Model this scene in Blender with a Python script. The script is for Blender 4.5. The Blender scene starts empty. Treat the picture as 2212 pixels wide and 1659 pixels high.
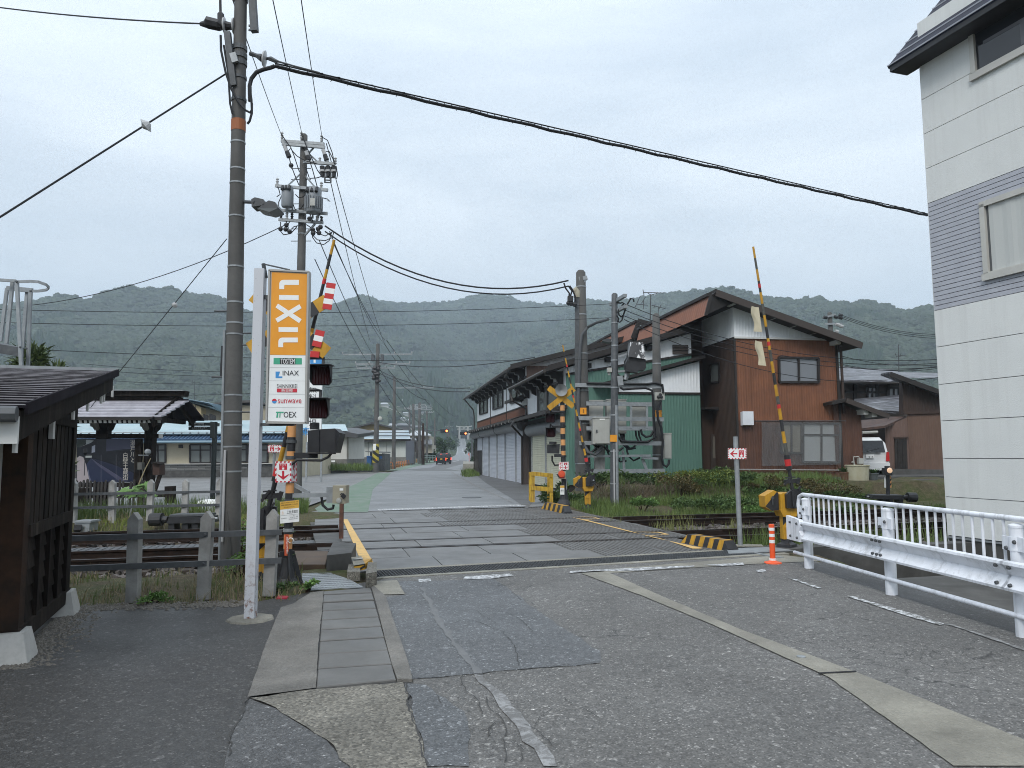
import bpy,math,random
import numpy as np
from math import sin,cos,tan,pi,radians,atan2,hypot
from mathutils import Vector,Matrix,noise as mnoise
random.seed(7);np.random.seed(7)
C=bpy.context.scene.collection
S=bpy.context.scene
V3=Vector
# ------------------------------------------------------------------ camera, world, sun, exposure
FPX,PIT,ROLL,EYE=1600.0,radians(5.4),0.006,1.6
CR=V3((cos(ROLL),sin(ROLL)*sin(PIT),-sin(ROLL)*cos(PIT)))
CU=V3((sin(ROLL),-cos(ROLL)*sin(PIT),cos(ROLL)*cos(PIT)))
CF=V3((0,cos(PIT),sin(PIT)))
cd=bpy.data.cameras.new('camera');cam=bpy.data.objects.new('camera',cd);C.objects.link(cam)
cam.matrix_world=Matrix(((CR.x,CU.x,-CF.x,0),(CR.y,CU.y,-CF.y,0),(CR.z,CU.z,-CF.z,EYE),(0,0,0,1)))
cd.sensor_width=36;cd.lens=36*FPX/2212;cd.clip_start=.05;cd.clip_end=6000
S.camera=cam
S.view_settings.view_transform='Standard';S.view_settings.look='None'
S.view_settings.exposure=0.7;S.view_settings.gamma=1
S.cycles.use_denoising=True;S.cycles.denoising_prefilter='NONE';S.cycles.filter_width=1.0
S.cycles.volume_bounces=1;S.cycles.max_bounces=8;S.cycles.diffuse_bounces=3
S.cycles.sample_clamp_indirect=6
w=bpy.data.worlds.new('World');S.world=w;w.use_nodes=True
nt=w.node_tree;nt.nodes.clear()
def nd(t,**k):
 n=nt.nodes.new(t)
 for a,b in k.items():setattr(n,a,b)
 return n
SUN_EL,SUN_AZ=radians(44),radians(200)
sky=nd('ShaderNodeTexSky',sky_type='NISHITA',sun_disc=False);sky.sun_elevation=SUN_EL;sky.sun_rotation=SUN_AZ
tc=nd('ShaderNodeTexCoord');mp=nd('ShaderNodeMapping');mp.inputs['Scale'].default_value=(.9,.9,3.2)
nz=nd('ShaderNodeTexNoise');nz.inputs['Scale'].default_value=1.55;nz.inputs['Detail'].default_value=7;nz.inputs['Roughness'].default_value=.52;nz.inputs['Distortion'].default_value=.35
cr=nd('ShaderNodeValToRGB');cr.color_ramp.elements[0].position=.37;cr.color_ramp.elements[1].position=.64
cr.color_ramp.elements[0].color=(2.55,2.90,3.28,1);cr.color_ramp.elements[1].color=(3.95,4.26,4.56,1)
sp=nd('ShaderNodeSeparateXYZ')
er=nd('ShaderNodeMapRange');er.inputs[1].default_value=0.0;er.inputs[2].default_value=1.0;er.inputs[3].default_value=1.0;er.inputs[4].default_value=2.9
mul=nd('ShaderNodeMix',data_type='RGBA',blend_type='MULTIPLY');mul.inputs[0].default_value=1
mix=nd('ShaderNodeMix',data_type='RGBA');mix.inputs[0].default_value=.95
bg=nd('ShaderNodeBackground');bg.inputs[1].default_value=.1
out=nd('ShaderNodeOutputWorld');L=nt.links.new
L(tc.outputs['Generated'],mp.inputs[0]);L(mp.outputs[0],nz.inputs[0]);L(nz.outputs[0],cr.inputs[0])
L(tc.outputs['Generated'],sp.inputs[0]);L(sp.outputs[2],er.inputs[0])
L(cr.outputs[0],mul.inputs[6]);L(er.outputs[0],mul.inputs[7])
L(sky.outputs[0],mix.inputs[6]);L(mul.outputs[2],mix.inputs[7]);L(mix.outputs[2],bg.inputs[0]);L(bg.outputs[0],out.inputs[0])
sl=bpy.data.lights.new('sun','SUN');sl.energy=1.5;sl.angle=radians(24);sl.color=(1,.97,.93)
so=bpy.data.objects.new('sun',sl);C.objects.link(so)
sd=V3((sin(SUN_AZ)*cos(SUN_EL),cos(SUN_AZ)*cos(SUN_EL),sin(SUN_EL)))
so.rotation_euler=sd.to_track_quat('Z','Y').to_euler();so.location=(0,0,60)
# ------------------------------------------------------------------ measuring helpers: a picture direction met with the ground or a wall
def ray(px,py):return CR*((px-1106)/FPX)+CU*((829.5-py)/FPX)+CF
EY=V3((0,0,EYE))
def G(px,py,z=0.0):
 r=ray(px,py);return EY+r*((z-EYE)/r.z)
def A(px,py,Y):
 r=ray(px,py);return EY+r*(Y/r.y)
def onv(px,py,p0,d):
 n=V3((-d[1],d[0],0));r=ray(px,py);p0=V3((p0[0],p0[1],0))
 return EY+r*((p0-EY).dot(n)/r.dot(n))
class Zm:
 def __init__(s,x,y,k):s.x,s.y,s.k=x,y,k
 def __call__(s,x,y):return((s.x+x*s.k)/1.8517,(s.y+y*s.k)/1.8517)
KZ1=Zm(0,1000,.463);KZ2=Zm(0,1768,.463);KZ3=Zm(800,900,.482);KZ4=Zm(850,1650,.482);KZ5=Zm(1400,1400,.3617)
KZ6=Zm(1800,1100,.6028);KZ7=Zm(2600,1100,.6027);KZ8=Zm(2700,1700,.631)
KA1=Zm(700,0,.3617);KA2=Zm(1000,480,.3135);KA3=Zm(0,1440,.7595);KA4=Zm(300,1500,.3014);KA5=Zm(900,2200,.678)
KA6=Zm(1400,1950,.8137);KA7=Zm(3400,0,.663);KA8=Zm(2300,1900,.3617)
KB1=Zm(2100,1400,.4099);KB2=Zm(1850,1350,.3618);KB3=Zm(2200,1050,.2713);KB4=Zm(2950,1750,.3315);KB5=Zm(1100,1850,.1808)
KB6=Zm(3300,1250,.5124);KB7=Zm(1600,1500,.2411);KB8=Zm(600,1600,.52)
TH=radians(14.5);TU=V3((cos(TH),sin(TH),0));TW=V3((-sin(TH),cos(TH),0))
def T(u,w_,z=0.0):return TU*u+TW*w_+V3((0,0,z))
# ------------------------------------------------------------------ mesh helpers
class MB:
 def __init__(s):s.v=[];s.f=[];s.m=[];s.mi=0
 def add(s,vs,fs):
  o=len(s.v);s.v+=[V3(p)for p in vs];s.f+=[tuple(i+o for i in f)for f in fs];s.m+=[s.mi]*len(fs);return s
 def obox(s,c,ax,ay,az):
  c,ax,ay,az=V3(c),V3(ax),V3(ay),V3(az)
  vs=[c+ax*i+ay*j+az*k for k in(-1,1)for j in(-1,1)for i in(-1,1)]
  fl=ax.cross(ay).dot(az)<0
  fs=[(0,2,3,1),(4,5,7,6),(0,1,5,4),(2,6,7,3),(0,4,6,2),(1,3,7,5)]
  return s.add(vs,[f[::-1]for f in fs]if fl else fs)
 def box(s,x0,y0,z0,x1,y1,z1):
  return s.obox(((x0+x1)/2,(y0+y1)/2,(z0+z1)/2),(abs(x1-x0)/2,0,0),(0,abs(y1-y0)/2,0),(0,0,abs(z1-z0)/2))
 def beam(s,p0,p1,w_,h,up=(0,0,1)):
  p0,p1=V3(p0),V3(p1);d=(p1-p0);dn=d.normalized();up=V3(up)
  sd_=dn.cross(up)
  if sd_.length<1e-4:sd_=dn.cross(V3((1,0,0)))
  sd_.normalize();u2=sd_.cross(dn).normalized()
  return s.obox((p0+p1)/2,d/2,sd_*w_/2,u2*h/2)
 def tube(s,pts,r,n=8,cap=True):
  pts=[V3(p)for p in pts];N=len(pts);rs=r if isinstance(r,(list,tuple))else[r]*N
  vs=[];prev=None
  for i,p in enumerate(pts):
   d=(pts[min(i+1,N-1)]-pts[max(i-1,0)]).normalized()
   if prev is None:
    a=d.cross(V3((0,0,1)))
    if a.length<1e-3:a=d.cross(V3((0,1,0)))
   else:a=prev-d*prev.dot(d)
   a.normalize();prev=a;b=d.cross(a)
   vs+=[p+(a*cos(2*pi*k/n)+b*sin(2*pi*k/n))*rs[i]for k in range(n)]
  fs=[(i*n+k,i*n+(k+1)%n,(i+1)*n+(k+1)%n,(i+1)*n+k)for i in range(N-1)for k in range(n)]
  if cap:fs+=[tuple(range(n))[::-1],tuple(range((N-1)*n,N*n))]
  return s.add(vs,fs)
 def rod(s,p0,p1,r,n=8,r1=None):return s.tube([p0,p1],[r,r if r1 is None else r1],n)
 def prism(s,poly,vec):
  poly=[V3(p)for p in poly];vec=V3(vec);n=len(poly)
  nr=V3((0,0,0))
  for i in range(n):nr+=(poly[i]-poly[0]).cross(poly[(i+1)%n]-poly[0])
  if nr.dot(vec)>0:poly=poly[::-1]
  vs=poly+[p+vec for p in poly]
  return s.add(vs,[tuple(range(n)),tuple(range(n,2*n))[::-1]]+[(i,i+n,(i+1)%n+n,(i+1)%n)for i in range(n)])
 def face(s,pts):return s.add(pts,[tuple(range(len(pts)))])
 def lathe(s,c,prof,n=16,ax=(0,0,1),cap=True):
  c=V3(c);ax=V3(ax).normalized()
  a=ax.cross(V3((0,0,1)))
  if a.length<1e-3:a=V3((1,0,0))
  a.normalize();b=ax.cross(a)
  vs=[c+ax*h+(a*cos(2*pi*k/n)+b*sin(2*pi*k/n))*r for r,h in prof for k in range(n)]
  N=len(prof)
  fs=[(i*n+k,i*n+(k+1)%n,(i+1)*n+(k+1)%n,(i+1)*n+k)for i in range(N-1)for k in range(n)]
  if cap:fs+=[tuple(range(n))[::-1],tuple(range((N-1)*n,N*n))]
  return s.add(vs,fs)
 def ball(s,c,r,n=10,sc=(1,1,1)):
  c=V3(c);m=max(4,n//2)
  vs=[c+V3((sin(pi*i/m)*cos(2*pi*k/n)*sc[0],sin(pi*i/m)*sin(2*pi*k/n)*sc[1],cos(pi*i/m)*sc[2]))*r for i in range(m+1)for k in range(n)]
  return s.add(vs,[(i*n+k,(i+1)*n+k,(i+1)*n+(k+1)%n,i*n+(k+1)%n)for i in range(m)for k in range(n)])
 def data(s,name,mats,off=None,smooth=False):
  me=bpy.data.meshes.new(name)
  me.from_pydata([tuple(off@p)if off is not None else tuple(p)for p in s.v],[],s.f)
  for m in(mats if isinstance(mats,(list,tuple))else[mats]):me.materials.append(m)
  me.polygons.foreach_set('material_index',s.m)
  if smooth:me.polygons.foreach_set('use_smooth',[True]*len(s.f));
  me.validate();me.update()
  if smooth:me.set_sharp_from_angle(angle=radians(38))
  return me
WM={}
def tag(o,label=None,cat=None,group=None,kind=None):
 for k,v in(('label',label),('category',cat),('group',group),('kind',kind)):
  if v:o[k]=v
 return o
def thing(name,label,cat,loc=(0,0,0),rz=0.0,group=None):
 o=bpy.data.objects.new(name,None);C.objects.link(o);o.empty_display_size=.2
 o.location=loc;o.rotation_euler=(0,0,rz)
 WM[o.name]=Matrix.Translation(loc)@Matrix.Rotation(rz,4,'Z')
 return tag(o,label,cat,group)
def part(parent,name,mb,mat,label=None,smooth=False,world=True,kind=None):
 M_=WM[parent.name]
 me=mb.data(name,mat,M_.inverted()if world else None,smooth)
 o=bpy.data.objects.new(name,me);C.objects.link(o);o.parent=parent;WM[o.name]=M_
 return tag(o,label,None,None,kind)
def piece(parent,name,me,loc=(0,0,0),rot=None):
 o=bpy.data.objects.new(name,me);C.objects.link(o);o.parent=parent;o.location=loc
 if rot is not None:o.rotation_euler=rot
 WM[o.name]=WM[parent.name]@Matrix.Translation(loc);return o
def solo(name,mb,mat,label=None,cat=None,group=None,kind=None,smooth=False):
 xs=[p.x for p in mb.v];ys=[p.y for p in mb.v];zs=[p.z for p in mb.v]
 c=V3(((min(xs)+max(xs))/2,(min(ys)+max(ys))/2,min(zs)))if kind!='structure' else V3((0,0,0))
 me=mb.data(name,mat,Matrix.Translation(-c),smooth)
 o=bpy.data.objects.new(name,me);C.objects.link(o);o.location=c;WM[o.name]=Matrix.Translation(c)
 return tag(o,label,cat,group,kind)
def struct(name,mb,mat,smooth=False):return solo(name,mb,mat,kind='structure',smooth=smooth)
def stuff(name,mb,mat,label=None,cat=None):return solo(name,mb,mat,label,cat,None,'stuff')
def copy_tree(o,parent=None):
 c=o.copy();C.objects.link(c)
 if parent:c.parent=parent
 for ch in list(o.children):copy_tree(ch,c)
 return c
 # ------------------------------------------------------------------ materials
MATS={}
class NT:
 def __init__(s,name):
  s.mat=bpy.data.materials.new(name);s.mat.use_nodes=True;s.t=s.mat.node_tree;s.t.nodes.clear()
  s.out=s.n('ShaderNodeOutputMaterial');s.b=s.n('ShaderNodeBsdfPrincipled');s.l(s.b.outputs[0],s.out.inputs[0])
  MATS[name]=s.mat
 def n(s,t,**k):
  x=s.t.nodes.new(t)
  for a,b in k.items():setattr(x,a,b)
  return x
 def l(s,a,b):s.t.links.new(a,b)
 def pos(s,sc=(1,1,1),rot=(0,0,0),world=True):
  src=s.n('ShaderNodeNewGeometry').outputs['Position']if world else s.n('ShaderNodeTexCoord').outputs['Object']
  m=s.n('ShaderNodeMapping');m.inputs['Scale'].default_value=sc;m.inputs['Rotation'].default_value=rot;s.l(src,m.inputs[0]);return m.outputs[0]
 def noise(s,vec,sc,det=5,rough=.55,dist=0):
  x=s.n('ShaderNodeTexNoise');x.inputs['Scale'].default_value=sc;x.inputs['Detail'].default_value=det
  x.inputs['Roughness'].default_value=rough;x.inputs['Distortion'].default_value=dist;s.l(vec,x.inputs['Vector']);return x.outputs[0]
 def vor(s,vec,sc,feat='F1'):
  x=s.n('ShaderNodeTexVoronoi',feature=feat);x.inputs['Scale'].default_value=sc;s.l(vec,x.inputs['Vector']);return x
 def ramp(s,v,stops):
  x=s.n('ShaderNodeValToRGB');e=x.color_ramp.elements
  while len(e)<len(stops):e.new(.5)
  for i,(p,c)in enumerate(stops):
   e[i].position=p;e[i].color=(*c,1)if isinstance(c,(tuple,list))else(c,c,c,1)
  s.l(v,x.inputs[0]);return x.outputs[0]
 def mix(s,f,a,b,mode='MIX'):
  x=s.n('ShaderNodeMix',data_type='RGBA',blend_type=mode)
  for i,q in((0,f),(6,a),(7,b)):
   if isinstance(q,(int,float)):x.inputs[i].default_value=q if i==0 else(q,q,q,1)
   elif isinstance(q,(tuple,list)):x.inputs[i].default_value=(*q,1)
   else:s.l(q,x.inputs[i])
  return x.outputs[2]
 def mth(s,op,a,b=0.0):
  x=s.n('ShaderNodeMath',operation=op)
  for i,q in enumerate((a,b)):
   if isinstance(q,(int,float)):x.inputs[i].default_value=q
   else:s.l(q,x.inputs[i])
  return x.outputs[0]
 def bump(s,h,st=.3,d=.01):
  x=s.n('ShaderNodeBump');x.inputs['Strength'].default_value=st;x.inputs['Distance'].default_value=d;s.l(h,x.inputs['Height']);s.l(x.outputs[0],s.b.inputs['Normal'])
 def set(s,**k):
  for a,v in k.items():
   a=a.replace('_',' ').capitalize()if a!='ior' else 'IOR'
   q={'Base color':'Base Color','Specular':'Specular IOR Level','Emission color':'Emission Color','Emission strength':'Emission Strength','Transmission':'Transmission Weight','Coat':'Coat Weight'}.get(a,a)
   if isinstance(v,(int,float)):s.b.inputs[q].default_value=v
   elif isinstance(v,(tuple,list)):s.b.inputs[q].default_value=(*v,1)
   else:s.l(v,s.b.inputs[q])
  return s
def mat(name,col,col2=None,sc=3.0,rough=.65,bump=0.0,bsc=None,metal=0.0,spec=.4,streak=0.0,grime=None,world=False,lo=.35,hi=.7,jitter=0.0):
 if name in MATS:return MATS[name]
 q=NT(name);p=q.pos(world=world)
 if col2 is None:col2=tuple(c*.78 for c in col)
 f=q.noise(p,sc,6,.6);c=q.mix(q.ramp(f,[(lo,0),(hi,1)]),col2,col)
 if streak:
  ps=q.pos((7*sc/3,7*sc/3,.35*sc/3),world=world)
  c=q.mix(q.ramp(q.noise(ps,1.0,5,.65),[(.5,0),(.75,streak)]),c,grime or tuple(v*.4 for v in col))
 if jitter:
  oi=q.n('ShaderNodeObjectInfo');c=q.mix(1.0,c,q.ramp(oi.outputs['Random'],[(0,1-jitter),(1,1.0)]),'MULTIPLY')
 q.set(base_color=c,roughness=rough,metallic=metal,specular=spec)
 if bump:q.bump(q.noise(p,bsc or sc*12,4),bump,.006)
 return q.mat
def flat(name,col,rough=.5,metal=0.0,spec=.4,em=None,es=1.0):
 if name in MATS:return MATS[name]
 q=NT(name).set(base_color=col,roughness=rough,metallic=metal,specular=spec)
 if em:q.set(emission_color=em,emission_strength=es)
 return q.mat
def glassy(name,col=(.03,.035,.04),rough=.06):return flat(name,col,rough,0,.6)
def asphalt(name,base,cracks=0.0,wet=0.0,speck=1.0,tint=(1,1,1)):
 q=NT(name);p=q.pos()
 big=q.noise(p,.55,6,.6,.6);mid=q.noise(p,5,4,.6)
 b=tuple(base*t for t in tint)
 c=q.mix(q.ramp(big,[(.32,0),(.7,1)]),tuple(x*.78 for x in b),tuple(x*1.18 for x in b));c=q.mix(q.ramp(q.noise(p,1.7,6,.65,1.2),[(.56,0),(.72,.25)]),c,tuple(x*.62 for x in b))
 c=q.mix(q.ramp(mid,[(.3,0),(.75,.45)]),c,tuple(x*.72 for x in b))
 v=q.vor(p,95);st=q.ramp(v.outputs['Color'],[(.0,.35),(.5,.82),(.78,1.0),(.9,2.0),(1.0,4.2)])
 c=q.mix(.85*speck,c,q.mix(1.0,c,st,'MULTIPLY'))
 v2=q.vor(p,34);c=q.mix(.75*speck,c,q.mix(1.0,c,q.ramp(v2.outputs['Color'],[(.0,.6),(.45,.94),(.82,1.0),(.9,1.9),(1.0,3.0)]),'MULTIPLY'))
 c=q.mix(.6*speck,c,q.mix(1.0,c,q.ramp(q.noise(p,13,5,.7),[(.3,.72),(.7,1.25)]),'MULTIPLY'))
 if cracks:
  dn=q.n('ShaderNodeTexNoise');dn.inputs['Scale'].default_value=3.0;dn.inputs['Detail'].default_value=5;q.l(p,dn.inputs['Vector'])
  pv=q.n('ShaderNodeVectorMath',operation='MULTIPLY_ADD');pv.inputs[1].default_value=(.55,.55,0);q.l(dn.outputs['Color'],pv.inputs[0]);q.l(p,pv.inputs[2])
  e=q.vor(pv.outputs[0],1.25,'DISTANCE_TO_EDGE').outputs['Distance'];e2=q.vor(pv.outputs[0],4.2,'DISTANCE_TO_EDGE').outputs['Distance']
  m1=q.ramp(q.noise(p,.42,3),[(.52,0),(.60,1)]);m2=q.ramp(q.noise(p,.5,3,.5,1.0),[(.57,0),(.64,1)])
  k=q.mth('MAXIMUM',q.mth('MULTIPLY',q.ramp(e,[(.0,1),(.012,0)]),m1),q.mth('MULTIPLY',q.ramp(e2,[(.0,1),(.022,0)]),m2))
  c=q.mix(q.mth('MULTIPLY',k,cracks),c,(.018,.018,.018))
 r=q.ramp(q.noise(p,.9,5),[(.35,.78-wet),(.7,.62-wet)])
 q.set(base_color=c,roughness=r,specular=.45);q.bump(q.noise(p,120,3),.35,.006);return q.mat
ASPH=asphalt('road_asphalt',.152,.9,.04,1.0,(1.04,1.0,.94));ASPH_P=asphalt('patch_asphalt',.132,.8,.14,1.0,(.97,1.0,1.03));LOT=asphalt('dark_lot_asphalt',.058,.5,.12,1.0,(1.03,1,.96))
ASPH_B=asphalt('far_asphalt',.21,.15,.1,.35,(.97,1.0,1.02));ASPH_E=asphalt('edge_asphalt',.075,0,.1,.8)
def concrete(name,base,stain=.5,sc=1.0,agg=0.0,wet=0.0,tint=(1,.98,.93)):
 q=NT(name);p=q.pos();b=tuple(base*t for t in tint)
 c=q.mix(q.ramp(q.noise(p,1.6*sc,7,.62,.4),[(.3,0),(.72,1)]),tuple(x*(1-stain)for x in b),tuple(x*1.12 for x in b))
 c=q.mix(q.ramp(q.noise(p,22*sc,4),[(.45,0),(.8,.35)]),c,tuple(x*.6 for x in b))
 if agg:
  v=q.vor(p,62);c=q.mix(agg,c,q.mix(1.0,c,q.ramp(v.outputs['Color'],[(.0,.3),(.5,.9),(.85,1.35),(1.0,2.4)]),'MULTIPLY'))
  q.bump(q.ramp(v.outputs['Distance'],[(0,1),(.6,0)]),.5,.008)
 else:q.bump(q.noise(p,70,4),.22,.005)
 q.set(base_color=c,roughness=q.ramp(q.noise(p,1.2,4),[(.3,.85-wet),(.7,.6-wet)]),specular=.4);return q.mat
CONC=concrete('concrete',.185,.5,1,.25,.05,(1.04,.98,.88));CONC_W=concrete('wet_concrete',.14,.35,1,0,.2,(1.02,1,.95));CONC_D=concrete('old_dark_concrete',.095,.6);CONC_A=concrete('exposed_aggregate',.2,.45,1,.9,.05,(1,.93,.78))
CONC_L=concrete('pale_concrete',.46,.25);CONC_S=concrete('gutter_strip_concrete',.29,.5,.8,.15,.1,(1,.94,.78));CONC_P=concrete('pole_concrete',.10,.35,1,0,0,(1,.97,.92));CONC_T=concrete('post_concrete',.38,.5,2)
def striped(name,ca,cb,period,axis,ang=0.0,duty=.5,worn=.25):
 q=NT(name);tcn=q.n('ShaderNodeTexCoord').outputs['Object'];s_=q.n('ShaderNodeVectorMath',operation='DOT_PRODUCT');q.l(tcn,s_.inputs[0]);s_.inputs[1].default_value=axis
 f=q.mth('FRACT',q.mth('DIVIDE',s_.outputs['Value'],period));m=q.mth('LESS_THAN',f,duty)
 p=q.pos(world=False);wr=q.ramp(q.noise(p,14,5,.65),[(.5,0),(.72,worn)])
 c=q.mix(m,cb,ca);c=q.mix(wr,c,(.09,.075,.06));q.set(base_color=c,roughness=.55);return q.mat
WHITE=mat('white_paint',(.74,.76,.79),(.62,.64,.67),2,.45,streak=.0);WHITE_R=mat('white_rail_paint',(.80,.82,.87),(.68,.70,.74),5,.42,streak=.6,grime=(.2,.2,.19))
LINE=NT('road_paint');_p=LINE.pos();LINE.set(base_color=LINE.mix(LINE.ramp(LINE.noise(_p,16,6,.7),[(.40,0),(.54,.95)]),(.62,.63,.64),(.17,.17,.17)),roughness=.7);LINE=LINE.mat
LINE_W=NT('worn_road_paint');_p=LINE_W.pos();LINE_W.set(base_color=LINE_W.mix(LINE_W.ramp(LINE_W.noise(_p,9,9,.8,.8),[(.40,0),(.54,1)]),(.30,.30,.30),(.135,.132,.128)),roughness=.75);LINE_W=LINE_W.mat
YLINE=NT('yellow_road_paint');_p=YLINE.pos();YLINE.set(base_color=YLINE.mix(YLINE.ramp(YLINE.noise(_p,9,6,.7),[(.5,0),(.7,.7)]),(.60,.38,.13),(.28,.22,.14)),roughness=.7);YLINE=YLINE.mat
YEL=mat('yellow_paint',(.56,.30,.02),(.42,.22,.02),6,.5,streak=.55,grime=(.12,.06,.02));YEL_R=mat('rusty_yellow_paint',(.58,.38,.03),(.40,.24,.03),7,.65,streak=.9,grime=(.1,.045,.02))
BLACK=mat('black_paint',(.017,.017,.019),(.03,.03,.032),6,.5);BLACKM=flat('matt_black',(.008,.008,.009),.8);RUBBER=flat('black_rubber',(.012,.012,.013),.55)
GHOST=NT('ghost_road_paint');_p=GHOST.pos();GHOST.set(base_color=GHOST.mix(GHOST.ramp(GHOST.noise(_p,9,9,.8,.8),[(.3,0),(.55,1)]),(.17,.17,.17),(.125,.128,.13)),roughness=.7);GHOST=GHOST.mat
PEACH=mat('faded_orange_paint',(.66,.33,.13),(.58,.27,.1),8,.5);RED=flat('red_paint',(.5,.03,.03),.45);ORANGE=flat('orange_plastic',(.78,.1,.025),.4);ORANGE_F=mat('orange_fence_paint',(.55,.2,.06),(.45,.15,.04),8,.5)
STEEL=mat('galvanised_steel',(.33,.35,.36),(.24,.255,.265),9,.5,metal=.35);STEEL_D=mat('dark_weathered_steel',(.11,.115,.12),(.07,.075,.08),8,.6,metal=.3);RUST=mat('rusty_steel',(.15,.065,.04),(.055,.03,.025),9,.8)
RAILT=mat('rail_running_top',(.17,.17,.175),(.1,.1,.105),3,.32,metal=.7);RAILS=mat('rail_rusty_side',(.034,.022,.017),(.016,.012,.010),7,.9,spec=.08)
WOOD=mat('black_stained_wood',(.024,.018,.014),(.010,.008,.007),4,.8,spec=.12,bump=.3,bsc=40,streak=.6,grime=(.085,.068,.056),jitter=.5);WOOD_B=mat('brown_post_wood',(.055,.028,.016),(.018,.012,.009),5,.75,spec=.15,bump=.3,streak=.4,grime=(.012,.009,.008))
BOX=mat('cabinet_grey_paint',(.42,.42,.39),(.36,.36,.33),3,.5,streak=.25,grime=(.25,.25,.23));BOX_B=mat('beige_cabinet_paint',(.36,.33,.25),(.3,.27,.2),5,.5)
PORC=flat('porcelain',(.42,.42,.42),.2);CABLE=flat('cable_black',(.012,.012,.014),.6);CABLE_G=flat('cable_grey',(.08,.085,.09),.6)
GLASS=glassy('window_glass');GLASS_W=flat('window_with_blind',(.30,.32,.33),.12,0,.6);DFRAME=flat('dark_window_frame',(.022,.017,.015),.5);ALU=flat('aluminium_frame',(.36,.35,.33),.4,.2)
# ------------------------------------------------------------------ terrain near the crossing
def sst(a,b,x):
 t=min(1,max(0,(x-a)/(b-a)));return t*t*(3-2*t)
def hgt(x,y):
 u=x*TU.x+y*TU.y;v=x*TW.x+y*TW.y
 n=(mnoise.noise((x*.9,y*.9,0))*.06+mnoise.noise((x*2.7,y*2.7,3))*.025)
 z=-.05
 inl=1-sst(.2,.9,u);inr=sst(6.4,7.2,u)
 side=max(inl,inr)
 tr=sst(11.0,12.0,v)*(1-sst(18.6,19.6,v))
 z=z*(1-tr)+tr*(-.27)
 if inr>0:
  far_=-.12*sst(18.6,19.4,v)+.15*sst(19.6,22,v)
  bank=(.52+.25*n/.06*.3)*sst(22.2,22.7,v+n*4)*sst(2.3,3.1,x-.0*y)*(1-sst(44,52,y))*(1-sst(11.6,12.6,x)*(1-sst(27.8,28.4,y)))-.15*(1-sst(2.0,2.6,x))*sst(21.8,22.4,v)
  z+=inr*(far_+bank-.24*sst(11.6,12.6,x)*sst(19,21,v)*(1-sst(28,28.6,y)))
 if inl>0:z+=inl*(.06*sst(8.6,9.4,v)*(1-sst(10.8,11.5,v))+.1*sst(18.8,19.8,v)*(1-sst(21.4,22.4,v)))*sst(-40,-1.0,-abs(u))
 if y>-8:z-=.95*sst(4.95,5.15,x)*(1-sst(11.3,11.5,v))*(1-sst(14,16,x))
 d=hypot(x,y)
 rough=1.0 if(v<24 and v>8.3 and side>0)else .0
 if inr and v>=22:rough=.8 if(x>2.2 and y<45)else 0
 z+=n*rough*side
 if d>180:z-=1.5*sst(180,260,d)
 return z
xs=np.concatenate([-np.geomspace(2200,16,26),np.arange(-15.5,22,.24),np.geomspace(22.5,2200,26)])
ys=np.concatenate([[-900,-200,-60,-20,-6,-1],np.arange(1.5,38,.24),np.geomspace(39,2400,28)])
mb=MB();nx=len(xs)
mb.v=[V3((x,y,hgt(x,y)))for y in ys for x in xs]
mb.f=[(j*nx+i,j*nx+i+1,(j+1)*nx+i+1,(j+1)*nx+i)for j in range(len(ys)-1)for i in range(nx-1)];mb.m=[0]*len(mb.f)
q=NT('ground_soil');p=q.pos()
c=q.mix(q.ramp(q.noise(p,1.1,7,.65,.5),[(.36,0),(.62,1)]),(.075,.058,.036),(.055,.075,.022))
c=q.mix(q.ramp(q.noise(p,9,6,.7),[(.42,0),(.7,.8)]),c,(.15,.12,.075))
c=q.mix(q.ramp(q.noise(p,60,3),[(.4,0),(.75,.5)]),c,(.03,.025,.018));q.set(base_color=c,roughness=.9,specular=.2);q.bump(q.noise(p,45,5),.8,.03)
struct('ground',mb,q.mat,smooth=True)
# ------------------------------------------------------------------ hills and far rising land (one polar height field)
ridge_px=[(-900,690),(-500,640),(-200,672),(0,665),(57,656),(107,644),(155,639),(182,650),(212,640),(250,622),(287,619),(312,625),(370,621),(400,632),(420,641),(450,638),(485,648),(547,675),
(620,668),(720,660),(800,652),(880,655),(930,651),(972,653),(1004,641),(1037,635),(1095,638),(1122,652),(1154,653),(1206,659),(1265,649),(1330,653),(1362,648),(1395,643),(1450,635),(1512,628),(1544,626),(1586,622),(1625,641),
(1664,644),(1729,647),(1752,641),(1794,652),(1843,659),(1866,651),(1911,662),(1957,678),(1990,667),(2019,664),(2120,680),(2300,640),(2700,690)]
raz=[];rel=[]
for px,py in ridge_px:
 r=ray(px,py);raz.append(atan2(r.x,r.y));rel.append(r.z/hypot(r.x,r.y))
raz=np.array(raz);rel=np.array(rel)
def ridge_dist(a):
 return float(np.interp(a,[-.75,-.38,-.30,-.2,0.02,.12,.3,.62],[900,980,1100,1350,1380,1150,900,840]))
def hill(a,r):
 R=ridge_dist(a);e=float(np.interp(a,raz,rel));H_=e*R+EYE-7
 x,y=r*sin(a),r*cos(a)
 base=float(np.interp(r,[190,262,330,440,560,650,800],[-2.2,-.3,.8,3.1,11.5,19,20]))
 r0=455+165*math.exp(-((a+.062)/.06)**2);t=(r-r0)/(R-r0)
 if t<=0:s=0
 elif t<1:s=t**1.18
 else:s=max(0,1-(t-1)*1.6)
 sp=mnoise.noise((a*7,r*.0016,1.3))*.55+mnoise.noise((a*17,r*.004,7.7))*.35+mnoise.noise((x*.012,y*.012,2))*.22
 k=max(0,min(1,t*4))*max(0,min(1,(1-t)*3))if t<1 else 0
 return max(base,s*H_*(1+.42*sp*k)+base*(1-min(1,max(0,t)))*1.0)
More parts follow.
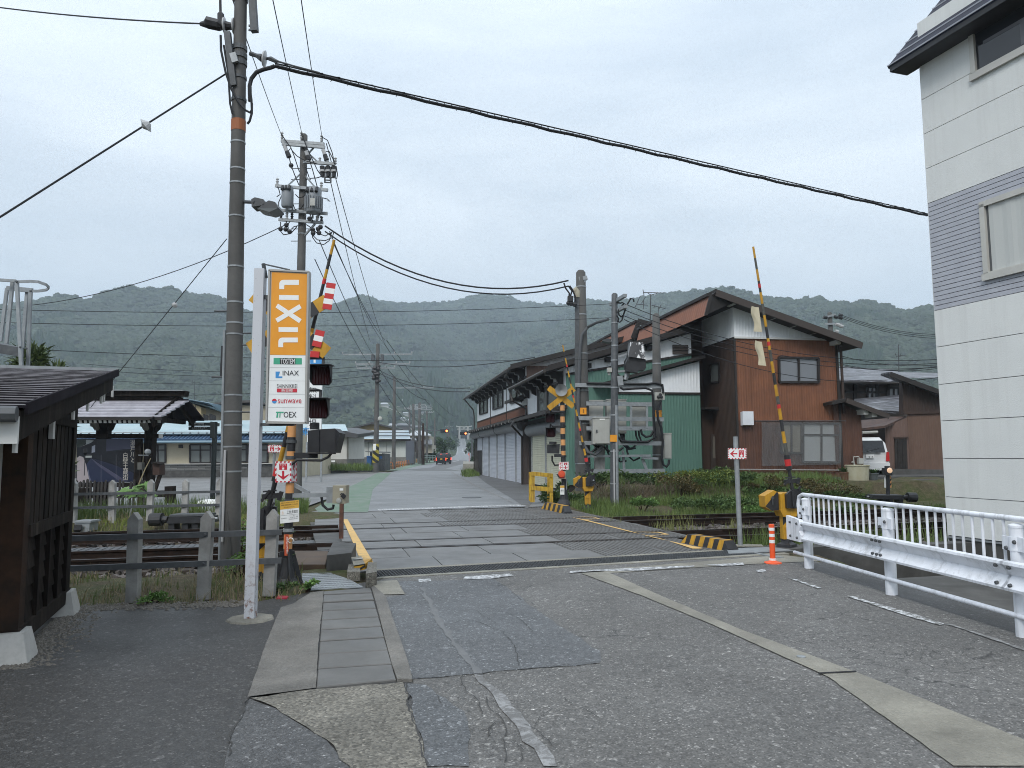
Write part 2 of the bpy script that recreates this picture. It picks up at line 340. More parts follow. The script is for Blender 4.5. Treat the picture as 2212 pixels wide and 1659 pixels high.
NA,rr=330,np.concatenate([np.linspace(200,460,18),np.linspace(475,1600,62)])
az=np.linspace(-.82,.78,NA)
mb=MB();mb.v=[V3((r*sin(a),r*cos(a),hill(a,r)))for r in rr for a in az]
mb.f=[(j*NA+i,j*NA+i+1,(j+1)*NA+i+1,(j+1)*NA+i)for j in range(len(rr)-1)for i in range(NA-1)];mb.m=[0]*len(mb.f)
q=NT('hill_ground');p=q.pos()
c=q.mix(q.ramp(q.noise(p,.035,6,.6),[(.4,0),(.62,1)]),(.03,.042,.024),(.06,.075,.04));c=q.mix(q.ramp(q.noise(p,.25,4),[(.5,0),(.7,.6)]),c,(.13,.14,.08));q.set(base_color=c,roughness=.95,specular=.1)
struct('hills',mb,q.mat,smooth=True)
# tree crowns scattered on the hills: far-off wood, instanced
def crown(kind,seed):
 rnd=random.Random(seed);m=MB()
 if kind=='c':
  for k in range(5):
   z0=.12+k*.165;R_=.30*(1-k*.17);n=7
   vs=[V3((cos(2*pi*i/n+k)*R_*rnd.uniform(.65,1.2),sin(2*pi*i/n+k)*R_*rnd.uniform(.65,1.2),z0+rnd.uniform(-.05,.05)))for i in range(n)]+[V3((0,0,z0+.34))]
   m.add(vs,[(i,(i+1)%n,n)for i in range(n)])
 else:
  for k in range(7):
   c_=V3((rnd.uniform(-.3,.3),rnd.uniform(-.3,.3),rnd.uniform(.35,.8)));r_=rnd.uniform(.2,.34);n=7;mm=4
   vs=[]
   for i in range(mm+1):
    for j in range(n):
     jit=rnd.uniform(.75,1.2)
     vs.append(c_+V3((sin(pi*i/mm)*cos(2*pi*j/n),sin(pi*i/mm)*sin(2*pi*j/n),cos(pi*i/mm)*.85))*r_*jit)
   m.add(vs,[(i*n+j,(i+1)*n+j,(i+1)*n+(j+1)%n,i*n+(j+1)%n)for i in range(mm)for j in range(n)])
 return m
def leafmat(name,a,b,rough=.8):
 q=NT(name);oi=q.n('ShaderNodeObjectInfo');p=q.pos()
 c=q.mix(oi.outputs['Random'],a,b);c=q.mix(q.ramp(q.noise(p,.02,4),[(.35,0),(.65,.55)]),c,tuple(x*1.45 for x in b));q.set(base_color=c,roughness=rough,specular=.15);return q.mat
LD=leafmat('broadleaf_canopy',(.026,.036,.024),(.046,.062,.036));LC=leafmat('cedar_canopy',(.014,.028,.016),(.026,.046,.022))
pc=bpy.data.collections.new('crown_prototypes')
for k,s_ in(('d',1),('d',2),('d',3),('c',4),('c',5)):
 m=crown(k,s_);me=m.data('crown',LD if k=='d' else LC);pc.objects.link(bpy.data.objects.new('crown_%s'%('a' if k=='d' else 'b')+str(s_),me))
def forest(name,pts,label):
 me=bpy.data.meshes.new(name);me.from_pydata([p[0]for p in pts],[],[])
 a_=me.attributes.new('sc','FLOAT_VECTOR','POINT');a_.data.foreach_set('vector',np.array([(p[1]*p[2],p[1]*p[2],p[1])for p in pts],dtype=np.float32).ravel())
 b_=me.attributes.new('kd','INT','POINT');b_.data.foreach_set('value',[p[3]for p in pts])
 c_=me.attributes.new('rz','FLOAT_VECTOR','POINT');c_.data.foreach_set('vector',np.array([(0,0,random.uniform(0,6.28))for p in pts],dtype=np.float32).ravel())
 o=bpy.data.objects.new(name,me);C.objects.link(o);tag(o,label,'forest',None,'stuff')
 g=bpy.data.node_groups.new(name,'GeometryNodeTree');g.interface.new_socket('Geometry',in_out='INPUT',socket_type='NodeSocketGeometry');g.interface.new_socket('Geometry',in_out='OUTPUT',socket_type='NodeSocketGeometry')
 gi=g.nodes.new('NodeGroupInput');go=g.nodes.new('NodeGroupOutput');ip=g.nodes.new('GeometryNodeInstanceOnPoints');ci=g.nodes.new('GeometryNodeCollectionInfo')
 ci.inputs[0].default_value=pc;ci.inputs['Separate Children'].default_value=True;ci.inputs['Reset Children'].default_value=True
 def na(n_,t):
  x=g.nodes.new('GeometryNodeInputNamedAttribute');x.data_type=t;x.inputs[0].default_value=n_;return x.outputs[0]
 g.links.new(gi.outputs[0],ip.inputs['Points']);g.links.new(ci.outputs[0],ip.inputs['Instance']);ip.inputs['Pick Instance'].default_value=True
 g.links.new(na('kd','INT'),ip.inputs['Instance Index']);g.links.new(na('rz','FLOAT_VECTOR'),ip.inputs['Rotation']);g.links.new(na('sc','FLOAT_VECTOR'),ip.inputs['Scale'])
 g.links.new(ip.outputs[0],go.inputs[0]);md=o.modifiers.new('scatter','NODES');md.node_group=g;return o
RN=random.Random(3);pts=[]
az_v0,az_v1=ray(600,900),ray(1010,900);va0=atan2(az_v0.x,az_v0.y);va1=atan2(az_v1.x,az_v1.y);ca=atan2(ray(1000,900).x,ray(1000,900).y)
tries=0
while len(pts)<30000 and tries<90000:
 tries+=1
 a=RN.uniform(-.80,.76);R=ridge_dist(a);r0=470;r=math.sqrt(RN.uniform(r0*r0,(R*1.05)**2))
 if abs(a+.067)<.022 and r<600:continue
 x,y=r*sin(a),r*cos(a);z=hill(a,r)
 if va0<a<va1 and z/r<.070+.012*sin(a*60)and RN.random()<.985:continue
 cn=mnoise.noise((x*.008,y*.008,9))+(.10 if r>R*.9 else 0)
 con=cn>.16 and not(r>R*.9 and RN.random()<.75);h_=(RN.uniform(7,11)if r>R*.86 else RN.uniform(9,15))if con else RN.uniform(8,12.5)
 pts.append(((x,y,z-1.2),h_,RN.uniform(.9,1.3)if con else RN.uniform(.95,1.3),RN.choice((3,4))if con else RN.choice((0,1,2))))
for k in range(900):
 px=RN.uniform(925,1330);Y=RN.uniform(500,690);p_=A(px,900,Y)
 if abs(atan2(p_.x,p_.y)+.067)<.02 and Y<600:continue
 a=atan2(p_.x,p_.y);r=hypot(p_.x,p_.y);pts.append(((p_.x,p_.y,hill(a,r)-1),RN.uniform(20,30),RN.uniform(.7,.95),RN.choice((3,4))))
for k in range(700):
 px=RN.choice((RN.uniform(640,770),RN.uniform(-300,640),RN.uniform(1250,2300)));Y=RN.uniform(400,480);p_=A(px,900,Y);a=atan2(p_.x,p_.y);r=hypot(p_.x,p_.y)
 pts.append(((p_.x,p_.y,hill(a,r)-1),RN.uniform(9,17),RN.uniform(.8,1.2),RN.choice((0,1,2,0,1,3))))
for k in range(380):
 px=RN.uniform(640,940);Y=RN.uniform(420,980);p_=A(px,900,Y);a=atan2(p_.x,p_.y);r=hypot(p_.x,p_.y)
 if hill(a,r)/r>.074:continue
 pts.append(((p_.x,p_.y,hill(a,r)-.5),RN.uniform(2.5,5.5),RN.uniform(1.0,1.5),RN.choice((0,1,2))))
forest('forest',pts,'misty green woods of cedar and broadleaf trees covering the hillsides')
def HY(px,py,dflt=400):
 for Y in range(225,1500,5):
  p=A(px,py,Y)
  if p.z<=hill(atan2(p.x,p.y),hypot(p.x,p.y)):return Y
 return dflt
 # haze: one closed box of even air round everything
mb=MB().box(-2300,-950,-6,2300,2480,520)
hz=solo('haze',mb,None,kind='stuff');hm=bpy.data.materials.new('haze_air');hm.use_nodes=True;t_=hm.node_tree;t_.nodes.clear()
pv=t_.nodes.new('ShaderNodeVolumePrincipled');ho=t_.nodes.new('ShaderNodeOutputMaterial');t_.links.new(pv.outputs[0],ho.inputs['Volume'])
pv.inputs['Color'].default_value=(.76,.88,1.0,1);pv.inputs['Density'].default_value=.00042;pv.inputs['Anisotropy'].default_value=.2
hz.data.materials.clear();hz.data.materials.append(hm);tag(hz,'thin pale mist hanging in the valley air','haze')
# ------------------------------------------------------------------ roads and paving sheets
def sheet(name,pts,m,z,kind='structure'):
 pts=[V3((p[0],p[1],z))for p in pts];o=[]
 for i,p in enumerate(pts):
  q_=pts[(i+1)%len(pts)];o.append(p);L_=(q_-p).length
  if p.length<16 and q_.length<16 and L_>.12:
   n_=min(60,int(L_/.10));s_=V3((-(q_-p).y,(q_-p).x,0))/L_;j=.014 if m in(ASPH_P,CONC_A,LINE_W,GHOST)else .004
   for k in range(1,n_):o.append(p.lerp(q_,k/n_)+s_*(random.uniform(-j,j)+(.03 if j>.01 else .003)*mnoise.noise((p.x+k*.35,p.y,1))))
 mb=MB().face(o)
 return struct(name,mb,m)
def gp(zm,pts,z=0.0):return[G(*zm(*p),z)for p in pts]
def F2(pts):return[G(*p)for p in pts]
# near side
sheet('parking_lot',[(-40,-30,0),G(*KA5(1300,1286)),G(*KA5(880,180)),G(*KZ2(2100,1400)),G(*KZ2(630,1440)),V3((-30,1.0,0)),V3((-40,-10,0))],LOT,.0)
road_l=gp(KA5,[(885,185),(945,280),(1085,690),(1110,780),(1190,1286)])
sheet('road',[V3((2.2,-30,0))]+road_l[::-1]+[T(.95,10.02),T(7.0,10.62),V3((4.45,11.2,0)),V3((4.62,8.3,0)),V3((4.8,4,0)),V3((6,-30,0))],ASPH,.004)
sheet('road_edge_strip',[V3((4.05,10.6,0)),V3((4.5,11.0,0)),V3((4.85,8.3,0)),V3((5.1,3,0)),V3((4.75,3,0)),V3((4.35,7.5,0))],ASPH_E,.006)
sheet('asphalt_patch',gp(KA5,[(945,282),(1062,268),(1020,190),(1590,172),(1900,400),(2212,600),(2212,672),(1750,710),(1100,768),(1000,480)]),ASPH_P,.008)
sheet('asphalt_patch',gp(KA5,[(1064,792),(1180,800),(1300,880),(1410,960),(1450,1100),(1440,1286),(1195,1286),(1120,1010)]),ASPH_P,.008)
sheet('worn_centre_line',gp(KA5,[(1520,745),(1680,900),(1800,1040),(1960,1286),(1880,1286),(1740,1090),(1600,900),(1470,740)]),LINE_W,.010)
sheet('worn_centre_line',gp(KA5,[(1150,225),(1175,225),(1290,440),(1420,610),(1520,744),(1470,739),(1370,600),(1240,420)]),GHOST,.0115)
cc=[(1015,183),(885,190),(870,228),(878,270),(1060,266)]
sheet('concrete_corner',gp(KA5,cc),CONC_S,.012)
strip=[(1255,1240),(1310,1236),(1430,1290),(1600,1362),(1850,1455),(2212,1602),(2212,1659),(2060,1659),(1790,1466),(1540,1352),(1390,1290)]
q1=[G(*p)for p in strip]
sheet('gutter_strip',q1,CONC_S,.012)
sheet('gutter_strip',F2([(1310,1240),(1300,1232),(1690,1200),(1790,1212),(1600,1221)]),CONC_S,.010)
jn=struct('strip_joint',MB().face([V3((p.x,p.y,.015))for p in F2([(1768,1457),(1850,1453),(1850,1456),(1768,1460)])]),BLACKM)
solo('bolt_cap',MB().lathe(G(*KZ8(800,1480))+V3((0,0,.012)),[(.035,0),(.035,.006),(.02,.01)],12),STEEL,'small round metal bolt set in the pale concrete strip','bolt',smooth=True)
for pl in([(1115-110,1247),(1100,1241),(1110,1245),(1060,1252),(1000,1254)],[(902,1253),(930,1252),(932,1258),(905,1259)]):
 sheet('stop_line',F2(pl),LINE,.013)
sheet('stop_line',F2([(1285,1236),(1230,1240),(1232,1236),(1410,1227),(1500,1224),(1498,1227),(1380,1235)]),LINE,.016)
sheet('stop_line',F2([(1520,1222),(1605,1217),(1608,1222),(1560,1225)]),LINE,.014)
sheet('edge_line',F2([(1632,1233),(1652,1231),(1656,1236),(1638,1238)]),LINE,.012)
EDGEL=NT('chipped_road_paint');_p=EDGEL.pos();EDGEL.set(base_color=EDGEL.mix(EDGEL.ramp(EDGEL.noise(_p,14,8,.75),[(.45,0),(.53,1)]),(.58,.59,.6),(.14,.138,.13)),roughness=.7);EDGEL=EDGEL.mat
for pl in([(1703,1250),(1716,1252),(1775,1272),(1765,1273)],[(1828,1290),(1842,1290),(1980,1330),(2040,1350),(2030,1353),(1960,1333)],[(2040,1350),(2060,1352),(2212,1402),(2212,1408),(2120,1376)]):
 sheet('edge_line',F2(pl),LINE_W if pl[0][0]>2030 else EDGEL,.012)
 # pavement on the left: concrete apron, aggregate patch, nine drain covers, kerb
sheet('pavement_apron',gp(KA5,[(505,258),(582,248),(553,545),(536,826),(132,880),(150,830),(240,560),(330,345),(400,325)]),CONC,.016)
sheet('aggregate_patch',gp(KA5,[(150,882),(535,830),(1050,788),(1062,830),(1080,930),(1150,1100),(1192,1300),(1192,1400),(780,1400),(735,1286),(600,1130),(420,1020),(300,940)]),CONC_A,.012)
sheet('pavement_asphalt',gp(KA5,[(145,885),(300,942),(420,1022),(600,1132),(735,1288),(800,1440),(-20,1440),(10,1200),(60,1060)]),asphalt('pavement_asphalt',.10,.2,.1,1.0),.008)
kl=gp(KA5,[(862,228),(876,270),(905,375),(940,520),(985,690),(1016,778)]);kr=gp(KA5,[(880,222),(950,285),(985,400),(1035,540),(1085,690),(1106,778)])
mbk=MB()
for i in range(5):
 a_,b_,c_,d_=kl[i],kr[i],kr[i+1],kl[i+1];up=V3((0,0,.022));mbk.add([a_,b_,c_,d_,a_+up,b_+up,c_+up,d_+up],[(4,5,6,7),(0,3,7,4),(1,5,6,2),(0,4,5,1),(3,2,6,7)])
struct('kerb',mbk,CONC)
ly=[250,274,319,368,424,482,550,629,715,827];ry=[228,262,304,353,405,462,527,603,687,780]
channel=struct('drain_channel',MB().face([V3((p.x,p.y,-.012))for p in gp(KA5,[(578,245),(868,225),(1018,782),(534,830)])]),BLACKM)
def edge(x0,y0,x1,y1,y):return x0+(x1-x0)*(y-y0)/(y1-y0)
for i in range(9):
 mbp=MB();g_=7.5
 qd=[(edge(580,247,536,827,ly[i])+3,ly[i]+g_*.5),(edge(862,228,1014,780,ry[i])-4,ry[i]+g_*.5),(edge(862,228,1014,780,ry[i+1])-4,ry[i+1]-g_*.5),(edge(580,247,536,827,ly[i+1])+3,ly[i+1]-g_*.5)]
 P_=[V3((p.x,p.y,.0))for p in gp(KA5,qd)];c_=sum(P_,V3())/4;dz=random.uniform(-.004,.004)
 top=[c_+(p-c_)*.975+V3((0,0,.018+dz))for p in P_]
 mbp.add([p-V3((0,0,.01))for p in P_]+[p+V3((0,0,.010+dz))for p in P_]+top,[(0,1,5,4),(1,2,6,5),(2,3,7,6),(3,0,4,7),(4,5,9,8),(5,6,10,9),(6,7,11,10),(7,4,8,11),(8,9,10,11)])
 part(channel,'drain_cover',mbp,CONC_W)
 # cross drain with its grating
W_=lambda u:9.98+(u-.7)*.085
dr=struct('cross_drain',MB().add([T(.72,9.92,-.25),T(7.1,10.5,-.25),T(7.1,11.25,-.25),T(.72,10.72,-.25)],[(0,1,2,3)]).prism([T(.72,10.56,-.3),T(7.2,11.1,-.3),T(7.2,11.22,-.3),T(.72,10.68,-.3)],(0,0,.312)).prism([T(.72,9.88,-.3),T(7.2,10.42,-.3),T(7.2,10.56,-.3),T(.72,10.0,-.3)],(0,0,.312)),CONC_S)
d0,d1=V3(T(.74,10.02)),V3(T(7.0,10.56));dd=(d1-d0).normalized();dn_=V3((-dd.y,dd.x,0));Ln=(d1-d0).length;Wd=.52
gm=MB()
for k in range(int(Ln/.045)):gm.beam(d0+dd*(k*.045+.01),d0+dd*(k*.045+.01)+dn_*Wd,.007,.03)
for k in range(8):gm.beam(d0+dn_*(k*Wd/7)+V3((0,0,-.003)),d1+dn_*(k*Wd/7)+V3((0,0,-.003)),.009,.026)
part(dr,'grating',gm,STEEL_D,kind='stuff')
tp=MB().prism([T(6.25,10.62,.012),T(7.45,10.66,.012),T(7.35,11.12,.012),T(6.55,11.2,.012)],(0,0,.012));part(dr,'cover_plate',tp,STEEL)
# level crossing deck: concrete and ribbed panels between the rails
deck_pts=[(.1,10.62),(6.95,11.2),(7.3,16.5),(7.3,18),(7.2,22.3),(-.3,21.9)]
deck=struct('crossing_deck',MB().prism([T(u,v,-.12)for u,v in deck_pts],(0,0,.06)),CONC_D)
PANEL=concrete('crossing_panel_concrete',.165,.3,1.2,0,.16,(1,.99,.97));PANELS_=concrete('steel_tread_panel',.13,.25,1.5,0,.2,(1,.97,.93))
rows=[(10.75,11.85),(11.87,12.98),(13.20,14.14),(14.36,15.45),(15.47,16.57),(16.79,17.67),(17.89,19.3),(19.32,20.6),(20.62,21.6)]
def ribbed(x0,w0,x1,w1):
 m=MB().prism([T(x0,w0,-.06),T(x1,w0,-.06),T(x1,w1,-.06),T(x0,w1,-.06)],(0,0,.058))
 k=x0+.04
 while k<x1-.04:m.beam(T(k,w0+.02,.0),T(k,w1-.02,.0),.028,.012);k+=.085
 return m
for ri,(w0,w1)in enumerate(rows):
 u0=.55 if ri<2 else(.42 if ri<6 else-.1);u1=6.55 if ri<2 else 7.0
 cuts=[u0,1.75,3.05,4.35,5.55,u1]
 if ri%2:cuts=[u0,1.4,2.7,4.1,5.4,u1]
 for i in range(5):
  a_,b_=cuts[i]+.008,cuts[i+1]-.008;zz=random.uniform(-.005,.003)
  if i>=3 or(i==2 and ri>4):part(deck,'deck_panel',ribbed(a_,w0,b_,w1),PANELS_)
  else:
   wb=w0+(.06*(a_-3)if ri==0 else 0);wb2=w0+(.06*(b_-3)if ri==0 else 0)
   part(deck,'deck_panel',MB().prism([T(a_,wb,-.06),T(b_,wb2,-.06),T(b_,w1,-.06),T(a_,w1,-.06)],(0,0,.06+zz)),PANEL)
def yl(pts,z=.013):sheet('yellow_line',pts,YLINE,z)
yl(gp(KZ4,[(1080,890),(1120,890),(1342,1263),(1243,1263)]))
yl(gp(KA8,[(-40,470),(95,505),(560,622),(960,712),(1300,822),(1390,822),(1410,815),(860,697),(590,620),(120,500),(0,478)]))
for pl in([(0,470),(90,468),(210,470),(280,490),(130,500),(100,497),(255,488),(205,474)],[(580,635),(930,638),(1045,664),(780,686),(770,682),(1005,664),(920,644)]):yl(gp(KA8,pl),.015)
sheet('far_stop_line',gp(KA6,[(135,108),(830,85),(870,92),(700,96),(140,116)]),LINE,.012)
# far side: road, green footpath band, station forecourt
sheet('forecourt',[T(-60,22.3),T(-.8,22.0),V3((-10,66,0)),V3((-12,69,0)),V3((-28,55.8,0)),V3((-75,55.8,0)),V3((-80,30,0))],asphalt('forecourt_asphalt',.19,.5,.1,.4,(1,.99,.97)),.0)
rl=[p-V3((1.0,0,0))for p in gp(KZ5,[(90,1760),(230,1655),(340,1490),(470,1370),(620,1338)])];
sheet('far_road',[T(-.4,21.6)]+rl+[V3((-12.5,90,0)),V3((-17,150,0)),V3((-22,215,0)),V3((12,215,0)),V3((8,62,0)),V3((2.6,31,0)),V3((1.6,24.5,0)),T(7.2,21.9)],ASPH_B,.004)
GREEN=NT('green_path_paint');_p=GREEN.pos();GREEN.set(base_color=GREEN.mix(GREEN.ramp(GREEN.noise(_p,1.4,7,.7),[(.4,0),(.68,.85)]),(.095,.165,.105),(.2,.21,.195)),roughness=.75);GREEN=GREEN.mat
sheet('green_path',gp(KZ4,[(880,830),(850,800),(1000,700),(1130,622),(1290,545),(1370,502),(1485,502),(1330,640),(1290,830)]),GREEN,.009)
sheet('green_path',gp(KZ5,[(400,1335),(560,1332),(760,1280),(960,1245),(965,1225),(850,1230),(620,1270)]),GREEN,.009)
sheet('road_shoulder',gp(KZ5,[(1275,1345),(1380,1370),(1500,1470),(1800,1650),(1960,1760),(2060,1640),(1980,1500),(1750,1440),(1480,1360)]),asphalt('shoulder_asphalt',.12,.4,.1,.5),.009)
sheet('road_edge_line',gp(KZ5,[(1110,1345),(1130,1345),(1190,1385),(1380,1490),(1700,1640),(1800,1690),(1780,1690),(1560,1592),(1340,1490),(1160,1385)]),LINE_W,.013)
sheet('repaired_asphalt',gp(KZ5,[(560,1325),(760,1312),(900,1300),(1010,1255),(1080,1218),(1300,1222),(1240,1265),(1060,1310),(1180,1332),(1220,1338),(800,1340)]),asphalt('repair_asphalt',.13,0,0,.3),.008)
# zebra marks and lane lines by the junction
for pl in([(1120,1200),(1150,1199),(1150,1203),(1120,1204)],[(1165,1199),(1200,1196),(1225,1199),(1170,1203)],[(1250,1199),(1290,1198),(1290,1203),(1250,1203)],[(1305,1199),(1340,1198),(1345,1203),(1305,1203)],[(1130,1232),(1200,1222),(1205,1226),(1150,1235)],[(1310,1222),(1355,1219),(1352,1224),(1320,1227)]):
 sheet('road_marking',gp(KZ5,pl),LINE,.014)
 # the long straight road climbing to the shrine gate
prof=[(210,-.02,2.0),(262,.25,1.0),(330,1.3,.5),(440,3.7,.4),(500,7.5,.4),(560,12.3,.4),(580,13.9,.4)]
ctr=[(-13.3,210),(-16.0,262),(-21,330),(-29.5,440),(-34,500),(-38.6,560),(-40,580)]
mb=MB();lm=MB()
for i in range(len(prof)-1):
 a_,b_=ctr[i],ctr[i+1];za,zb=prof[i][1],prof[i+1][1]
 ha,hb=(9,6.0,4.2,3.3,3.2,3.1,3.1)[i],(9,6.0,4.2,3.3,3.2,3.1,3.1)[i+1]
 mb.face([(a_[0]-ha,a_[1],za),(a_[0]+ha,a_[1],za),(b_[0]+hb,b_[1],zb),(b_[0]-hb,b_[1],zb)])
 if i>1:
  for o_ in(-1,0,1):
   xa,xb=a_[0]+o_*ha*.88,b_[0]+o_*hb*.88;wd=.13
   lm.face([(xa-wd,a_[1],za+.05),(xa+wd,a_[1],za+.05),(xb+wd,b_[1],zb+.05),(xb-wd,b_[1],zb+.05)])
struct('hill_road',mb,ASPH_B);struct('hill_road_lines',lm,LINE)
# cracks that have opened in the near asphalt
RC=random.Random(21)
for pth,wd in(([(1340,440),(1420,415),(1500,432),(1580,470),(1640,492),(1700,560),(1722,620),(1742,700)],.009),([(1528,338),(1600,360),(1690,385),(1760,430),(1832,500)],.008),([(1480,360),(1530,400),(1600,440),(1660,430)],.007),([(1400,750),(1395,790),(1425,840),(1480,890),(1500,930),(1530,1000)],.012),([(1555,1110),(1560,1060),(1590,1030),(1650,1018)],.013),([(1545,880),(1560,950),(1630,1000),(1660,1080),(1640,1150),(1665,1286)],.012),([(1690,250),(1750,300),(1800,310),(1845,352)],.011),([(1250,860),(1265,900),(1285,930)],.009),([(1095,770),(1400,748),(1750,712),(1980,690),(2230,668)],.011),([(1760,1040),(1850,1080),(1930,1160),(1990,1170)],.009),([(1720,1160),(1760,1190),(1740,1286)],.009),([(1830,1040),(1900,960),(1980,940)],.007),([(1065,795),(1085,960),(1150,1120),(1195,1300)],.02),([(945,285),(1000,480),(1060,640),(1105,770)],.012),([(2000,880),(2060,930),(2150,960),(2240,1010)],.008),([(130,882),(95,990),(50,1060),(20,1130),(35,1180),(10,1250)],.016)):
 P_=gp(KA5,pth);pts_=[]
 for i in range(len(P_)-1):
  n_=max(2,int((P_[i+1]-P_[i]).length/.05))
  for k in range(n_):pts_.append(P_[i].lerp(P_[i+1],k/n_)+V3((RC.gauss(0,.006),RC.gauss(0,.006),0)))
 mb=MB()
 for i in range(len(pts_)-1):
  d_=(pts_[i+1]-pts_[i]);s_=V3((-d_.y,d_.x,0)).normalized();a_,b_=wd*RC.uniform(.08,.36),wd*RC.uniform(.08,.36);mb.face([V3((p.x,p.y,.0135))for p in(pts_[i]-s_*a_,pts_[i+1]-s_*b_,pts_[i+1]+s_*b_,pts_[i]+s_*a_)])
 struct('asphalt_crack',mb,flat('crack_dark',(.055,.054,.052),.9))
 # manhole
solo('manhole_cover',MB().lathe(G(*KZ5(1345,1634))+V3((0,0,.006)),[(.36,0),(.36,.008),(.30,.010),(.29,.006),(.02,.008)],24),STEEL_D,'round dark iron manhole cover in the pale far road','manhole cover')
# ------------------------------------------------------------------ railway tracks
def rail_mesh(v,u0,u1,m):
 prof=[(-.055,-.145),(.055,-.145),(.055,-.132),(.012,-.118),(.012,-.045),(.033,-.035),(.033,-.002),(-.033,-.002),(-.033,-.035),(-.012,-.045),(-.012,-.118),(-.055,-.132)]
 m.prism([T(u0,v+a,b)for a,b in prof],TU*(u1-u0))
 m.mi=1;m.face([T(u0,v-.026,-.0005),T(u1,v-.026,-.0005),T(u1,v+.026,-.0005),T(u0,v+.026,-.0005)]);m.mi=0
SLP=mat('tie_wood',(.06,.045,.035),(.03,.024,.02),6,.9,bump=.4)
for v0,v1,lab in((13.08,14.25,'nearer railway track of rusty rails running through the crossing'),(16.68,17.78,'farther railway track of rusty rails beyond the nearer pair')):
 t_=thing('railway_track',lab,'railway track',T(3.5,(v0+v1)/2,-.27),0,'tracks through the crossing')
 for v in(v0,v1):
  m=MB();rail_mesh(v,-34,40,m);part(t_,'rail',m,[RAILS,RAILT])
 for v in(v0+.13,v1-.13):
  m=MB();m.prism([T(-.2,v-.03,-.12),T(7.4,v-.03,-.12),T(7.4,v+.03,-.12),T(-.2,v+.03,-.12)],(0,0,.115));m.prism([T(7.4,v-.03,-.12),T(8.1,v-.03+(.12 if v<(v0+v1)/2 else-.12),-.12),T(8.1,v+.03+(.12 if v<(v0+v1)/2 else-.12),-.12),T(7.4,v+.03,-.12)],(0,0,.115));part(t_,'check_rail',m,RAILS)
 sm=MB().box(-1.0,-.1,-.07,1.0,.1,.07).data('tie',SLP)
 clip=MB().box(-.06,-.05,0,.06,.05,.03).box(-.02,-.1,.02,.05,.1,.045).data('rail_clip',RAILS)
 k=-20.0
 while k<24:
  if k<-.3 or k>7.6:
   loc=WM[t_.name].inverted()@T(k,(v0+v1)/2,-.245);s_=piece(t_,'tie',sm,loc,(0,0,TH+pi/2+random.uniform(-.02,.02)))
   if-7<k<14:
    for sg in(-1,1):piece(s_,'rail_clip',clip,(sg*(v1-v0)/2-.09,0,.07));piece(s_,'rail_clip',clip,(sg*(v1-v0)/2+.09,0,.07))
  k+=.62
  # ballast stones
def stones(name,n,fu,fv,s0,s1,z,m,label,ex=None):
 rn=np.random.RandomState(len(name)+n);mb=MB();vs=[];fs=[]
 base=np.array([(-1,-1,-1),(1,-1,-1),(1,1,-1),(-1,1,-1),(-.7,-.6,1),(.8,-.7,.8),(.6,.8,1.1),(-.8,.7,.7)],float)
 fc=[(0,3,2,1),(4,5,6,7),(0,1,5,4),(1,2,6,5),(2,3,7,6),(3,0,4,7)]
 for _ in range(n):
  u=rn.uniform(*fu);v=rn.uniform(*fv)
  if ex and ex(u,v):continue
  p=T(u,v,z+rn.uniform(-.02,.035));s=rn.uniform(s0,s1)
  A_=np.linalg.qr(rn.normal(size=(3,3)))[0];q_=(base*rn.uniform(.7,1.3,(8,3))*s)@A_.T
  o=len(vs);vs+=[V3((p.x+a,p.y+b,p.z+c))for a,b,c in q_];fs+=[tuple(i+o for i in f)for f in fc]
 mb.v=vs;mb.f=fs;mb.m=[0]*len(fs);return stuff(name,mb,m,label,'ballast')
STN=NT('ballast_stone');_v=STN.vor(STN.pos(),14);STN.set(base_color=STN.mix(1.0,STN.ramp(_v.outputs['Color'],[(.1,(.11,.095,.085)),(.5,(.17,.15,.14)),(.9,(.075,.062,.055))]),.85,'MULTIPLY'),roughness=.9);STN=STN.mat
stones('ballast',9000,(7.5,26),(12.4,18.3),.022,.05,-.235,STN,'brown crushed stone ballast between the rails right of the crossing',lambda u,v:(v<13.2 or v>17.6)and random.random()<.5)
stones('ballast',4600,(-11,.1),(12.3,18.2),.02,.045,-.24,STN,'dark crushed stone ballast between the rails left of the crossing')
# ------------------------------------------------------------------ lettering and flat print
def txt(parent,name,body,o,R,U,m,thick=.0,fit=True):
 """letters filling the rectangle o, o+R, o+R+U, o+U"""
 cu=bpy.data.curves.new('lettering','FONT');cu.body=body;cu.size=1;cu.resolution_u=2;cu.space_line=.95
 ob=bpy.data.objects.new('lettering',cu);me=bpy.data.meshes.new_from_object(ob);bpy.data.objects.remove(ob);bpy.data.curves.remove(cu)
 co=np.empty(len(me.vertices)*3);me.vertices.foreach_get('co',co);co=co.reshape(-1,3)
 mn,mx=co.min(0),co.max(0);o,R,U=V3(o),V3(R),V3(U);Mi=WM[parent.name].inverted()
 vs=[Mi@(o+R*float((c[0]-mn[0])/(mx[0]-mn[0]+1e-9))+U*float((c[1]-mn[1])/(mx[1]-mn[1]+1e-9)))for c in co]
 for v,p in zip(me.vertices,vs):v.co=p
 me.materials.clear();me.materials.append(m);me.name=name
 ob=bpy.data.objects.new(name,me);C.objects.link(ob);ob.parent=parent;WM[ob.name]=WM[parent.name];return ob
